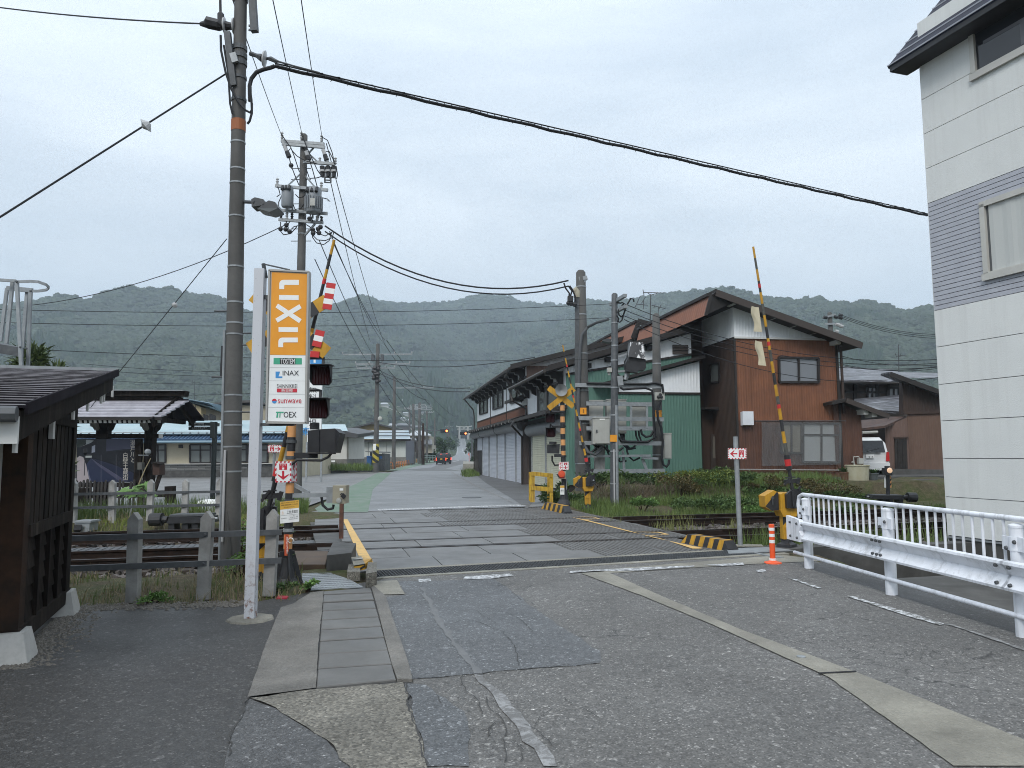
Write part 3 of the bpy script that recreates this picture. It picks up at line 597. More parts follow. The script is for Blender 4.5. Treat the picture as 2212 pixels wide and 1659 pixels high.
class Board:
 """flat board: origin bottom-left, full-width R, full-height U; decals given in 0..1"""
 def __init__(s,o,R,U,t=.02):s.o,s.R,s.U=V3(o),V3(R),V3(U);s.n=s.R.cross(s.U).normalized();s.t=t;s.k=1
 def at(s,x,y,d=0.0):return s.o+s.R*x+s.U*y+s.n*d
 def plate(s):return MB().prism([s.at(0,0),s.at(1,0),s.at(1,1),s.at(0,1)],-s.n*s.t)
 def poly(s,mb,pts,d=.0015):return mb.face([s.at(x,y,d)for x,y in pts])
 def rect(s,mb,x0,y0,x1,y1,d=.0015):return s.poly(mb,[(x0,y0),(x1,y0),(x1,y1),(x0,y1)],d)
 def text(s,parent,body,x0,y0,x1,y1,m,d=.003,name='lettering'):return txt(parent,name,body,s.at(x0,y0,d),s.R*(x1-x0),s.U*(y1-y0),m)
INK=flat('ink_black',(.02,.02,.022),.5);INKR=flat('ink_red',(.50,.025,.045),.45);INKW=flat('ink_white',(.78,.78,.76),.45);INKB=flat('ink_blue',(.05,.25,.55),.45);INKG=flat('ink_green',(.05,.33,.2),.45)
SIGNW=mat('sign_white',(.80,.81,.80),(.72,.73,.72),3,.35);SIGNO=mat('sign_orange',(.76,.32,.028),(.70,.28,.02),4,.4);SIGNY=flat('sign_yellow',(.62,.36,.06),.5)
def hazard(bd,mb,n=4,e=.07,asp=1.0):
 for k in range(n):
  x=(k+.1)/n;w_=.5/n
  for y0,y1 in((0,e),(1-e,1)):bd.poly(mb,[(x,y0),(x+w_,y0),(min(1,x+w_*1.35),y1),(x+w_*.35,y1)])
  ex=e*asp
  for x0,x1 in((0,ex),(1-ex,1)):bd.poly(mb,[(x0,x),(x1,min(1,x+w_*.4)),(x1,min(1,x+w_*1.4)),(x0,x+w_)])
def hand(bd,mb,cx,cy,s,ax=1.0):
 bd.poly(mb,[(cx-.25*s*ax,cy-.5*s),(cx+.3*s*ax,cy-.5*s),(cx+.4*s*ax,cy+.05*s),(cx+.05*s*ax,cy+.1*s),(cx+.02*s*ax,cy+.5*s),(cx-.13*s*ax,cy+.5*s),(cx-.14*s*ax,cy-.05*s),(cx-.4*s*ax,cy+.05*s)],.003)
def sos_board(name,parent,o,R,U,kind='down',e=.08):
 bd=Board(o,R,U,.012);p_=part(parent,name,bd.plate(),SIGNW)
 asp=V3(U).length/V3(R).length
 m=MB();hazard(bd,m,4 if kind=='down' else 6,e*.8,asp)
 if kind=='down':
  bd.rect(m,.25,.6,.75,.9);bd.poly(m,[(.43,.55),(.57,.55),(.57,.28),(.85,.40),(.85,.34),(.5,.12),(.15,.34),(.15,.40),(.43,.28)])
  part(p_,'red_print',m,INKR);h_=MB();hand(bd,h_,.5,.69,.16,1.3);part(p_,'white_print',h_,INKW);bd.text(p_,'SOS',.31,.81,.69,.88,INKW)
 else:
  s=1 if kind=='right' else-1;f=lambda x:.5+s*(x-.5)
  bd.rect(m,min(f(.14),f(.42)),.18,max(f(.14),f(.42)),.82);bd.poly(m,[(f(.50),.44),(f(.74),.44),(f(.64),.2),(f(.70),.2),(f(.9),.5),(f(.70),.8),(f(.64),.8),(f(.74),.56),(f(.50),.56)])
  part(p_,'red_print',m,INKR);h_=MB();hand(bd,h_,f(.28),.38,.34,.5);part(p_,'white_print',h_,INKW);bd.text(p_,'SOS',f(.28)-.1,.62,f(.28)+.1,.78,INKW)
 return p_
def wire(name,label,p0,p1,sag,r=.008,m=None,n=14,group=None,cat='cable'):
 p0,p1=V3(p0),V3(p1);pts=[p0.lerp(p1,i/n)-V3((0,0,4*sag*(i/n)*(1-i/n)))for i in range(n+1)]
 return solo(name,MB().tube(pts,r,5),m or CABLE,label,cat,group)
 # ------------------------------------------------------------------ black timber kiosk on the left
P0,P1=G(40,1425),G(146,1323);KD=(P1-P0).normalized();KN=V3((KD.y,-KD.x,0));KL=(P1-P0).length
def kz(x,y,off=0.0):
 p=onv(*KA3(x,y),P0+KN*off,KD);return(p-P0).dot(KD),p.z
def KP(t,n_,z):return P0+KD*t+KN*n_+V3((0,0,z))
ki=thing('notice_kiosk','black timber roofed notice kiosk with slatted side wall at left edge','kiosk',P0)
def kb(name,t0,t1,n0,n1,z0,z1,m=None,par=None):
 return part(par or ki,name,MB().prism([KP(t0,n0,z0),KP(t1,n0,z0),KP(t1,n1,z0),KP(t0,n1,z0)],(0,0,z1-z0)),m or WOOD)
t_b,z_top=kz(240,325);mid_z=kz(240,868)[1];bot_z=(kz(90,1380)[1]+kz(365,1230)[1])/2;roofz=lambda t:RZ0+(t-RT0)*(RZ1-RZ0)/(RT1-RT0)
RT0,RZ0=kz(125,245,.32);RT1,RZ1=kz(615,60,.32)
kb('corner_post',-.07,.10,-.17,.0,.2,2.05,WOOD_B);kb('corner_post',KL-.12,KL+.03,-.15,0,.2,roofz(KL)-.1)
kb('corner_post',-.07,.10,-2.6,-2.43,.2,2.05)
for t in(0,KL-.05):
 for n_ in(-.08,-2.5):
  c_=KP(t,n_,0);f=MB();a_,b_=KD,KN
  v=[c_+a_*i*.19+b_*j*.19-V3((0,0,.05))for i,j in((-1,-1),(1,-1),(1,1),(-1,1))]+[c_+a_*i*.13+b_*j*.13+V3((0,0,.23))for i,j in((-1,-1),(1,-1),(1,1),(-1,1))]
  f.add(v,[(0,1,2,3)[::-1],(4,5,6,7),(0,1,5,4),(1,2,6,5),(2,3,7,6),(3,0,4,7)]);part(ki,'concrete_foot',f,CONC_L)
kb('sill_beam',-.07,KL+.03,-.14,.012,bot_z-.13,bot_z+.0);kb('middle_rail',.09,KL-.1,-.1,.018,mid_z-.05,mid_z+.05);kb('top_rail',.09,KL-.1,-.12,.014,1.90,2.02)
nb=9;b0,b1=.13,KL-.16;stp=(b1-b0)/nb
for i in range(nb):
 kb('wall_board',b0+i*stp+.008,b0+(i+1)*stp-.028,-.05,-.012+random.uniform(-.004,.004),mid_z+.05,roofz(b0+i*stp)-.14)
kb('backing_board',b0-.02,b1+.02,-.09,-.052,mid_z+.05,2.0,BLACKM)
nc=4;stp=(b1-b0)/nc;lh=(mid_z-.05-bot_z)/5
for i in range(nc):
 kb('stud',b0+(i+1)*stp-.045,b0+(i+1)*stp-.0,-.07,.006,bot_z,mid_z-.05)
 for k in range(5):
  t0,t1=b0+i*stp+(.0 if i else-.03),b0+(i+1)*stp-.045;z0=bot_z+k*lh;z1=z0+lh+.015;off=random.uniform(-.003,.003)
  mb=MB().add([KP(t0,-.022+off,z0),KP(t1,-.022+off,z0),KP(t1,-.045,z1),KP(t0,-.045,z1),KP(t0,-.042+off,z0),KP(t1,-.042+off,z0),KP(t1,-.06,z1),KP(t0,-.06,z1)],[(0,1,2,3),(4,7,6,5),(0,4,5,1),(0,3,7,4),(1,5,6,2),(2,6,7,3)])
  part(ki,'lap_board',mb,WOOD)
kb('backing_board',b0-.03,b1+.01,-.09,-.065,bot_z,mid_z,BLACKM)
# roof: sheet-metal courses, barge board, purlins with white ends
TILE=mat('dark_roof_sheet',(.026,.022,.028),(.012,.011,.014),3,.8,spec=.06);TILE_L=mat('painted_sky_glint_seam',(.27,.26,.28),(.03,.027,.03),4,.4,spec=.5,lo=.3,hi=.55)  # pale lip colour paints the sky's reflection along the roof seams
nr=22;dt=(RT1-RT0)/nr;sl_=(RZ1-RZ0)/(RT1-RT0)
part(ki,'roof_deck',MB().prism([KP(RT0,.30,RZ0-.06),KP(RT1,.30,RZ1-.06),KP(RT1,-4.2,RZ1-.06),KP(RT0,-4.2,RZ0-.06)],(0,0,.035)),WOOD)
for i in range(nr):
 t0,t1=RT0+i*dt,RT0+(i+1)*dt+.02;z0,z1=RZ0+i*dt*sl_,RZ0+(i+1)*dt*sl_-.012
 part(ki,'roof_course',MB().prism([KP(t0,.33,z0+.014),KP(t1,.33,z1),KP(t1,-4.2,z1),KP(t0,-4.2,z0+.014)],(0,0,-.022)),TILE)
 part(ki,'course_lip',MB().prism([KP(t0-.004,.332,z0+.009),KP(t0-.004,.332,z0+.0155),KP(t0-.004,-4.2,z0+.0155),KP(t0-.004,-4.2,z0+.009)],KD*.012),TILE_L)
part(ki,'verge_flashing',MB().beam(KP(RT0,.335,RZ0-.012),KP(RT1,.335,RZ1-.012),.02,.075),TILE)
part(ki,'barge_board',MB().beam(KP(RT0+.02,.27,RZ0-.13),KP(RT1-.06,.27,RZ1-.13),.05,.17),WOOD)
part(ki,'barge_board',MB().prism([KP(RT0+.0,.296,RZ0-.06),KP(RT0-.0,.296,RZ0-.23),KP(RT0+.0,-.0,RZ0-.23),KP(RT0,-.0,RZ0-.06)],KD*.03),flat('white_end_paint',(.62,.62,.6),.6))
part(ki,'ridge_cap',MB().beam(KP(RT1-.02,.34,RZ1+.01),KP(RT1-.02,-4.2,RZ1+.01),.12,.03),STEEL)
part(ki,'gutter',MB().rod(KP(RT0-.06,.3,RZ0-.05),KP(RT0-.06,-4.2,RZ0-.05),.05),STEEL_D)
WEND=MATS['white_end_paint']
for t in(RT0+.18,.28,.95,KL-.2,KL+.55,RT1-.28):
 zz=roofz(t)-.16;pl=part(ki,'purlin',MB().beam(KP(t,.24,zz),KP(t,-4.0,zz),.09,.12),WOOD);part(pl,'white_end',MB().beam(KP(t,.254,zz-.09),KP(t,.236,zz-.09),.06,.13),WEND)
kb('beam_end',.62,.70,.0,.035,1.76,2.08,WEND);kb('head_beam',-.06,.06,-2.6,-.0,1.88,2.05)
# notice board under the roof
nbd=thing('notice_board','white poster board with an orange ring inside the left timber kiosk','notice board',KP(.1,-1.2,.2))
bd=Board(KP(.06,-2.4,.28),KN*2.22,(0,0,1.55),.03);part(nbd,'board',bd.plate(),SIGNW)
m=MB()
for k in range(40):
 a_,b_=2*pi*k/40,2*pi*(k+1)/40;r0,r1=.30,.40;yy=2.22/1.55
 bd.poly(m,[(.58+r0*cos(a_),.57+r0*yy*sin(a_)),(.58+r1*cos(a_),.57+r1*yy*sin(a_)),(.58+r1*cos(b_),.57+r1*yy*sin(b_)),(.58+r0*cos(b_),.57+r0*yy*sin(b_))])
part(nbd,'orange_print',m,SIGNO);m=MB();bd.rect(m,.70,.50,.945,.68);bd.rect(m,.2,.03,.99,.05);part(nbd,'blue_print',m,INKB)
# ------------------------------------------------------------------ tall shop sign on a white post
po=G(541,1338);SY=po.y;sg=thing('shop_sign','tall orange and white LIXIL shop sign on a rusty white square post','sign',po)
pt=A(563,582,SY)
RPOST=mat('rust_flecked_white_post',(.52,.53,.55),(.46,.47,.49),2,.5,streak=.0)
q=NT('white_post_rust');p=q.pos();zc_=q.n('ShaderNodeSeparateXYZ');q.l(p,zc_.inputs[0]);fz=q.ramp(zc_.outputs[2],[(.0,1.0),(.75,.0)])
rs=q.ramp(q.noise(p,22,6,.7),[(.50,0),(.62,1)]);cx=q.mix(q.mth('MULTIPLY',rs,fz),q.mix(q.ramp(q.noise(p,60,3),[(.66,0),(.72,.8)]),(.50,.51,.54),(.06,.05,.05)),(.16,.065,.03));q.set(base_color=cx,roughness=.5)
part(sg,'post',MB().beam(po,pt,.098,.098,(0,1,0)),q.mat);part(sg,'post_footing',MB().lathe(po-V3((0,0,.01)),[(.24,0),(.22,.025),(.0,.03)],9),CONC_S)
SF=SY-.08
def sp3(x,y,d=0.0):return A(*KZ3(x,y),SF-d)
bl,br,tl=sp3(548,1645),sp3(888,1650),sp3(572,368);R_,U_=br-bl,tl-bl
def sq(pts,d):return[sp3(x,y,d)for x,y in pts]
part(sg,'light_box',MB().prism(sq([(548,1645),(888,1650),(908,385),(570,366)],0),(0,.07,0)),ALU)
part(sg,'orange_face',MB().face(sq([(581,1076),(876,1080),(889,405),(595,390)],.002)),SIGNO)
part(sg,'white_face',MB().face(sq([(562,1628),(868,1634),(876,1083),(581,1079)],.002)),SIGNW)
fr=MB()
for a_,b_ in(((553,1640),(577,378)),((880,1645),(900,392)),((572,374),(906,390)),((550,1640),(886,1645))):fr.beam(sp3(*a_),sp3(*b_),.018,.03,(0,1,0))
part(sg,'frame',fr,ALU)
m=MB()
def bar(x0,y0,x1,y1,sk=0):m.face(sq([(x0,y1),(x1,y1+sk),(x1,y0+sk),(x0,y0)],.004))
def ell(x0,y0,x1,y1,fx,fy):
 ro=34;arc=[(x0+ro-ro*cos(pi/2*k/6),y0+ro-ro*sin(pi/2*k/6))for k in range(7)]
 m.face(sq([(x0,fy),(fx,fy),(fx,y0+ro+12)]+[(fx+8-8*cos(pi/2*k/3),y1+8-8*sin(pi/2*k/3))for k in range(4)]+[(x1,y1),(x1,y0)]+arc[::-1],.004))
ell(658,455,821,497,699,532);bar(656,580,819,620,3);bar(652,847,813,887,2);ell(650,934,812,974,690,1014)
for(x0,y0),(x1,y1),o_ in(((637,668),(833,798),.0),((834,674),(635,794),.0005)):
 dx,dy=x1-x0,y1-y0;l=hypot(dx,dy);nx_,ny_=-dy/l*19,dx/l*19
 m.face(sq([(x0+nx_,y0+ny_),(x1+nx_,y1+ny_),(x1-nx_,y1-ny_),(x0-nx_,y0-ny_)],.004+o_))
part(sg,'white_letters',m,INKW)
m=MB();[m.face(sq([(x,y+1.5),(x+300,y+4.5),(x+300,y+3),(x,y)],.004))for x,y in((576,1181),(572,1291),(570,1402),(566,1512))];part(sg,'divider_print',m,flat('ink_grey',(.3,.3,.3)))
def s3t(body,x0,y0,x1,y1,mm,d=.006):
 return txt(sg,'lettering',body,sp3(x0,y1,d),sp3(x1,y1,d)-sp3(x0,y1,d),sp3(x0,y0,d)-sp3(x0,y1,d),mm)
m=MB();m.face(sq([(610,1155),(845,1157),(845,1105),(611,1103)],.004));m.face(sq([(632,1560+38),(648,1598),(650,1560),(672,1560),(672,1549),(630,1549),(630,1560),(638,1560)][::1],.004));m.face(sq([(658,1598),(666,1598),(668,1562),(694,1560),(694,1549),(674,1549),(674,1560),(660,1562)],.0045));part(sg,'green_print',m,INKG)
m=MB();m.face(sq([(663,1154),(792,1156),(792,1106),(663,1105)],.005));part(sg,'black_print',m,INK);s3t('TOSTEM',669,1109,787,1152,INKW,.007)
m=MB();m.face(sq([(627,1270),(683,1270),(683,1256),(652,1256),(664,1216),(627,1216)],.004));part(sg,'blue_print',m,INKB);s3t('INAX',686,1208,820,1248,INK)
s3t('SHINNIKKEI',638,1320,806,1353,INK);m=MB();m.face(sq([(638,1388),(805,1389),(806,1358),(638,1357)],.004));part(sg,'red_print',m,INKR);s3t('新日軽',675,1361,770,1385,INKW)
for mm,a0,a1 in((INKR,0,pi),(INKB,pi,2*pi)):
 m=MB();m.face(sq([(617+20*cos(a0+(a1-a0)*k/10),1461-20*sin(a0+(a1-a0)*k/10))for k in range(11)],.004));part(sg,'logo_print',m,mm)
s3t('sunwave',646,1446,842,1479,INKR);s3t('OEX',694,1549,800,1598,INK)
br_=MB();br_.beam(A(*KZ3(525,320),SY),A(*KZ3(548,440),SF+.1),.03,.03);br_.rod(A(*KZ3(520,322),SY),A(*KZ3(745,372),SF+.1),.008);br_.beam(A(*KZ4(390,100),SY),A(*KZ4(680,98),SF+.08),.03,.03);br_.beam(A(*KZ3(530,598),SY),A(*KZ3(575,600),SF+.08),.03,.04)
part(sg,'bracket',br_,STEEL_D)
# ------------------------------------------------------------------ big concrete pole with its fittings
pb=G(497,1243,-.05);PY=pb.y;ptop=A(523,-160,PY);bp=thing('utility_pole','big grey concrete utility pole beside the orange shop sign','utility pole',pb,0,'utility poles')
ax_=(ptop-pb);
def PA(f):return pb+ax_*f
def pf(y):
 p=A(510,y,PY);return(p.z-pb.z)/(ptop.z-pb.z)
prad=lambda f:.132-.05*f
part(bp,'shaft',MB().tube([PA(0),PA(.3),PA(.6),PA(1)],[prad(0),prad(.3),prad(.6),prad(1)],20),CONC_P,smooth=True)
def ring(y,h,m=STEEL,ex=.006,nm='band'):part(bp,nm,MB().tube([PA(pf(y)),PA(pf(y)+h/ax_.length)],prad(pf(y))+ex,16),m)
for y in[KZ1(0,k)[1]for k in(155,462,640,737,1262,1405,1520)]+[KZ4(0,290)[1],KZ4(0,495)[1],KA2(0,640)[1],470,398,310]:ring(y,.022)
for y in(562,650,730):ring(KA1(0,y)[1],.07,STEEL_D,.014,'clamp')
for y in(880,1125):ring(KA1(0,y)[1],.045,STEEL_D,.012,'clamp')
ring(KA1(0,20)[1],.06,STEEL_D,.014,'clamp')
tape=flat('orange_brown_tape',(.30,.10,.035),.6);ring(KA1(0,1455)[1],.17,tape,.005,'tape')
def apt(x,y,d=0.0):return A(*KA1(x,y),PY+d)
part(bp,'bracket_arm',MB().beam(apt(580,360,-.12),apt(650,950,-.1),.09,.07,(0,1,0)),STEEL_D);part(bp,'bracket_arm',MB().beam(apt(855,-40,0),apt(880,350,0),.10,.09,(0,1,0)).beam(apt(815,285,0),apt(850,285,0),.02,.03).beam(apt(815,330,0),apt(850,335,0),.02,.03),STEEL_D)
part(bp,'switch_box',MB().beam(apt(640,590,-.14),apt(670,690,-.14),.09,.05,(0,1,0)),STEEL)
ins=MB().lathe(apt(548,285),[(.02,-.02),(.115,-.01),(.12,.01),(.05,.02)],14,(1,.1,0)).lathe(apt(650,292),[(.02,-.02),(.115,-.01),(.12,.01),(.05,.02)],14,(1,.1,0));part(bp,'insulator',ins,PORC,smooth=True)
part(bp,'insulator',MB().lathe(apt(988,650),[(.02,-.02),(.11,-.012),(.12,.01),(.05,.03)],14,(1,.1,-.15)),PORC,smooth=True)
part(bp,'cable_end',MB().tube([apt(280,265),apt(330,270),apt(360,250),apt(490,280),apt(530,295)],[.03,.05,.09,.085,.05],8).tube([apt(500,-20),apt(503,130),apt(505,160),apt(512,290)],[.02,.02,.05,.06],8).tube([apt(560,285),apt(640,292)],[.07,.05],8),BLACK)
part(bp,'strain_link',MB().tube([apt(830,590),apt(900,615),apt(960,640)],[.035,.03,.06],6).tube([apt(1000,652),apt(1020,648),apt(1060,650),apt(1105,672),apt(1150,683),apt(1300,725),apt(1600,805)],[.02,.02,.035,.03,.014,.012,.012],6),STEEL_D)
for pth,r in(([(505,390),(510,560),(560,800),(620,980),(700,1130),(780,1220),(830,1245),(850,1215),(845,1100),(830,1000),(825,900)],.017),([(540,500),(570,700),(595,850),(600,1000),(610,1150),(635,1260)],.015),([(850,1140),(850,1250),(825,1340),(800,1370)],.017)):
 part(bp,'cable_loop',MB().tube([apt(x,y,-.13)for x,y in pth],r,6),CABLE,smooth=True)
part(bp,'conduit',MB().tube([A(*KZ1(1938,690),PY-.06),A(*KZ1(1928,1200),PY-.06),A(*KZ2(1915,400),PY-.06),A(*KZ2(1895,1050),PY-.06)],.022,8),STEEL,smooth=True)
part(bp,'conduit',MB().tube([A(*KZ2(1945,70),PY-.14),A(*KZ2(1920,860),PY-.14)],.017,6),flat('pale_plastic',(.42,.42,.42)),smooth=True)
part(bp,'fuse_tube',MB().rod(A(*KZ1(1928,830),PY-.05),A(*KZ1(1917,1090),PY-.05),.03),BLACK)
for x,y,s in((1912,528,-1),(1890,1098,-1),(2150,820,1),(2140,1400,1),(2110,720,1)):
 p_=A(*KZ1(x,y),PY);part(bp,'step_bolt',MB().rod(p_-V3((.12*s,0,0)),p_+V3((.10*s,0,0)),.012,6),STEEL_D)
part(bp,'crack_filler',MB().tube([A(*KZ2(1960,600),PY-.128),A(*KZ2(1980,900),PY-.13),A(*KZ2(1990,1150),PY-.132)],[.012,.03,.028],5),CONC_D)
# street lamp on the pole
sla=thing('street_lamp','grey LED street lamp bracketed to the big concrete pole','street lamp',A(540,440,PY))
def ap2(x,y,d=0.0):return A(*KA2(x,y),PY-.25+d)
LAMPG=flat('lamp_housing',(.055,.058,.062),.4)
part(sla,'arm',MB().rod(A(528,436,PY),ap2(60,1050),.025),STEEL_D)
hd=MB().prism([ap2(15,1010),ap2(60,985),ap2(170,1010),ap2(190,1045),ap2(170,1085),ap2(20,1105)],(0,.22,0));hd.prism([ap2(195,1050),ap2(240,1025),ap2(320,1045),ap2(355,1110),ap2(350,1125),ap2(250,1160),ap2(100,1128)],(0,.30,0));part(sla,'housing',hd,LAMPG)
part(sla,'lens',MB().prism([ap2(90,1128,-.01),ap2(350,1125,-.01),ap2(250,1172,-.01)],(0,.26,0)),flat('lamp_lens',(.12,.13,.13),.15))
# ------------------------------------------------------------------ crossing signal on the near left
cb=G(619,1266);CY=cb.y;cs=thing('crossing_signal','near left black and orange crossing signal pole with big SOS boards','crossing signal',cb,0,'level crossing signals')
def c4(x,y,d=0.0):return A(*KZ4(x,y),CY+d)
def c3(x,y,d=0.0):return A(*KZ3(x,y),CY+d)
ctop=A(640,640,CY);cr_=.052
def CPZ(z):return cb.lerp(ctop,(z-cb.z)/(ctop.z-cb.z))
def cp_y(y):return CPZ(A(630,KZ4(0,y)[1],CY).z)
for y0,y1,mm in((-560,-430,BLACK),(-430,-290,PEACH),(-290,-160,BLACK),(-160,-20,PEACH),(-20,102,BLACK),(102,205,PEACH),(205,322,BLACK),(322,405,PEACH),(405,585,BLACK),(585,668,PEACH),(668,1010,BLACK),(1010,1130,PEACH),(1130,1310,BLACK)):
 part(cs,'pole_band',MB().tube([cp_y(y1),cp_y(y0)],cr_,16,cap=y0<-500),mm,smooth=True)
base=MB().lathe(cb,[(.17,-.02),(.165,.02),(.11,.10),(.075,.24),(.062,.34)],18)
for k in range(4):base.beam(cb+V3((cos(k*pi/2+.5)*.17,sin(k*pi/2+.5)*.17,.02)),cb+V3((cos(k*pi/2+.5)*.055,sin(k*pi/2+.5)*.055,.42)),.02,.06)
part(cs,'base_flange',base,BLACK)
for y in(240,735,975,375):part(cs,'clamp',MB().tube([cp_y(y+14),cp_y(y-14)],cr_+.014,14),STEEL_D if y!=975 else STEEL)
sb1=c4(521,580,-.08);sos_board('sos_board',cs,sb1,c4(652,580,-.08)-sb1,c4(521,406,-.08)-sb1);sb2=c4(655,580,-.075);sos_board('sos_board',cs,sb2,c4(698,578,.05)-sb2,c4(655,406,-.075)-sb2)
# information plate
ib=Board(c4(562,922,-.07),c4(718,905,-.06)-c4(562,922,-.07),c4(562,742,-.07)-c4(562,922,-.07),.01);ip_=part(cs,'information_plate',ib.plate(),SIGNW)
m=MB();ib.rect(m,0,.64,1,1);part(ip_,'yellow_print',m,SIGNY)
for k,s_ in enumerate(('非常ボタンを使用されたとき、又は','警報機や遮断機が故障しているときは','下記へお知らせください。')):ib.text(ip_,s_,.05 if k<2 else .18,.90-k*.105,.95 if k<2 else .78,.965-k*.105,INK)
ib.text(ip_,'かみ　け　た',.36,.575,.66,.605,INK);ib.text(ip_,'上気多踏切',.35,.41,.95,.56,INK);ib.text(ip_,'JR',.08,.48,.18,.54,SIGNO);ib.text(ip_,'東海',.08,.41,.18,.46,SIGNO)
m=MB();ib.rect(m,.02,.355,.98,.362);part(ip_,'line_print',m,INK);ib.text(ip_,'名古屋指令',.06,.20,.34,.25,INK);ib.text(ip_,'フリーダイヤル',.45,.29,.95,.33,INK);ib.text(ip_,'0120-421-750',.52,.21,.95,.265,INK);ib.text(ip_,'又は052-564-2511',.45,.13,.95,.185,INK)
m=MB();part(cs,'vertical_sticker',MB().prism([c4(598,1188,-.06),c4(632,1188,-.05),c4(632,1012,-.05),c4(598,1012,-.06)],(0,-.004,0)),flat('sticker_red',(.55,.1,.04)));txt(cs,'lettering','踏\n切\n注\n意',c4(612,1170,-.07),c4(628,1170,-.066)-c4(612,1170,-.07),c4(612,1030,-.07)-c4(612,1170,-.07),INKW)
part(cs,'cable_tie',MB().lathe(c4(650,1062,-.06),[(.03,-.01),(.036,0),(.03,.01)],12,(0,1,0),cap=False),INKW)
# cross-buck
XB=striped('crossbuck_paint',(.62,.36,.03),(.015,.015,.016),1e6,(1,0,0))
def arm(cx,p,q_,wdt,nm='cross_arm'):
 p,q_=V3(p),V3(q_);d=q_-p;segs=[(-.02,.10,YEL),(.10,.22,BLACK),(.22,.78,YEL),(.78,.89,BLACK),(.89,1.04,YEL)]
 root=None
 for a_,b_,mm in segs:
  mb=MB().beam(p+d*a_,p+d*b_,.008,wdt,d.cross(V3((0,1,0))))
  if root is None:root=part(cs,nm,mb,mm)
  else:part(root,'stripe',mb,mm)
arm(0,c3(420,1020,-.07)+V3((-.0,0,0)),c3(1030,640,-.07),.17);arm(0,c3(450,590,-.085),c3(1030,1045,-.085),.17)
def lamp(par,c,r,nm='warning_lamp',dpt=.16,s=1.0):
 l_=part(par,nm,MB().tube([c+V3((0,.02,0)),c+V3((0,.10,0))],r*.7,14),BLACK)
 hood=MB();n=14;w0=r*1.0;
 prof=[(-w0,w0*.95),(w0,w0*.95),(w0,-w0*.55),(w0*.72,-w0*.85),(-w0*.72,-w0*.85),(-w0,-w0*.55)]
 vs=[c+V3((x,0,z))for x,z in prof]+[c+V3((x*.98,-dpt*.2 if z<0 else-dpt,z))for x,z in prof];k=len(prof)
 hood.add(vs,[tuple(range(k))]+[(i,(i+1)%k,(i+1)%k+k,i+k)for i in range(k)]);hood.beam(c+V3((-w0*1.1,-.05,w0*.97)),c+V3((w0*1.1,-.05,w0*.97)),dpt+.05,.01)
 part(l_,'hood',hood,BLACK)
 lens=MB()
 for j in range(6):
  x0,x1=-w0*.8+j*w0*.27,-w0*.8+(j+1)*w0*.27;lens.face([c+V3((x0,-.02,-w0*.75)),c+V3(((x0+x1)/2,-.035,-w0*.75)),c+V3(((x0+x1)/2,-.035,w0*.82)),c+V3((x0,-.02,w0*.82))]);lens.face([c+V3(((x0+x1)/2,-.035,-w0*.75)),c+V3((x1,-.02,-w0*.75)),c+V3((x1,-.02,w0*.82)),c+V3(((x0+x1)/2,-.035,w0*.82))])
 part(l_,'lens',lens,flat('dark_red_lens',(.022,.003,.004),.3));return l_
for yy in(1255,1530):
 c_=c3(1008 if yy<1300 else 985,yy,-.12);l_=lamp(cs,c_,.135)
 part(l_,'lamp_arm',MB().tube([V3((CPZ(c_.z+.25).x,CY,c_.z+.25)),c_+V3((-.06,.1,.25)),c_+V3((0,.08,.24)),c_+V3((0,.06,.13))],.02,8),BLACK,smooth=True)
 # direction indicator box
dbx=MB().prism([c4(880,325,-.1),c4(1018,335,-.1),c4(1058,170,-.16),c4(1015,132,-.1),c4(880,140,-.1)],(0,.3,0));dbx.prism([c4(790,330,-.06),c4(885,330,-.12),c4(885,140,-.12),c4(790,150,-.06)],(0,.28,0));dbx.tube([c4(848,140),c4(848,85)],.06,12);dbx.beam(c4(800,338),c4(1010,338),.2,.02)
di=part(cs,'direction_indicator',dbx,BLACK);part(di,'indicator_arm',MB().beam(c4(640,356),c4(872,356),.05,.07),BLACK);part(di,'indicator_cable',MB().tube([c4(660,430,-.06),c4(700,395,-.06),c4(800,396,-.06),c4(900,398,-.06),c4(960,370,-.06),c4(985,340,-.06)],.016,8),RUBBER,smooth=True)
# emergency button on its bracket
part(cs,'button_bracket',MB().beam(c4(655,690),c4(955,684),.05,.05).beam(c4(660,590,.02),c4(800,668,.02),.04,.045).beam(c4(652,585),c4(652,720),.05,.06,(0,1,0)),STEEL)
eb=part(cs,'button_box',MB().prism([c4(995,755,-.1),c4(1103,757,-.1),c4(1106,606,-.1),c4(998,605,-.1)],(0,.2,0)),BOX_B);part(eb,'box_mount',MB().prism([c4(945,750,-.06),c4(998,752,-.06),c4(998,618,-.06),c4(945,618,-.06)],(0,.14,0)),STEEL);part(eb,'knob',MB().lathe(c4(1050,730,-.1),[(.036,0),(.03,.025),(.0,.03)],12,(0,-1,0)),BOX);part(eb,'padlock',MB().beam(c4(1075,682,-.12),c4(1100,705,-.12),.03,.05).tube([c4(1062,685,-.12),c4(1070,672,-.12),c4(1082,675,-.12)],.008,6),BLACK);part(eb,'label_plate',MB().prism([c4(1055,648,-.1),c4(1085,648,-.1),c4(1085,628,-.1),c4(1055,628,-.1)],(0,-.003,0)),INKW);part(eb,'button_cable',MB().tube([c4(905,700),c4(915,770),c4(955,805),c4(1000,795),c4(1005,765)],.017,8),RUBBER,smooth=True)
solo('rusty_post',MB().beam(G(*KZ4(1068,1045)),V3((G(*KZ4(1068,1045)).x,G(*KZ4(1068,1045)).y,A(*KZ4(1072,740),G(*KZ4(1068,1045)).y).z)),.07,.07,(0,1,0)),RUST,'short rusty steel post under the beige emergency button box','post')
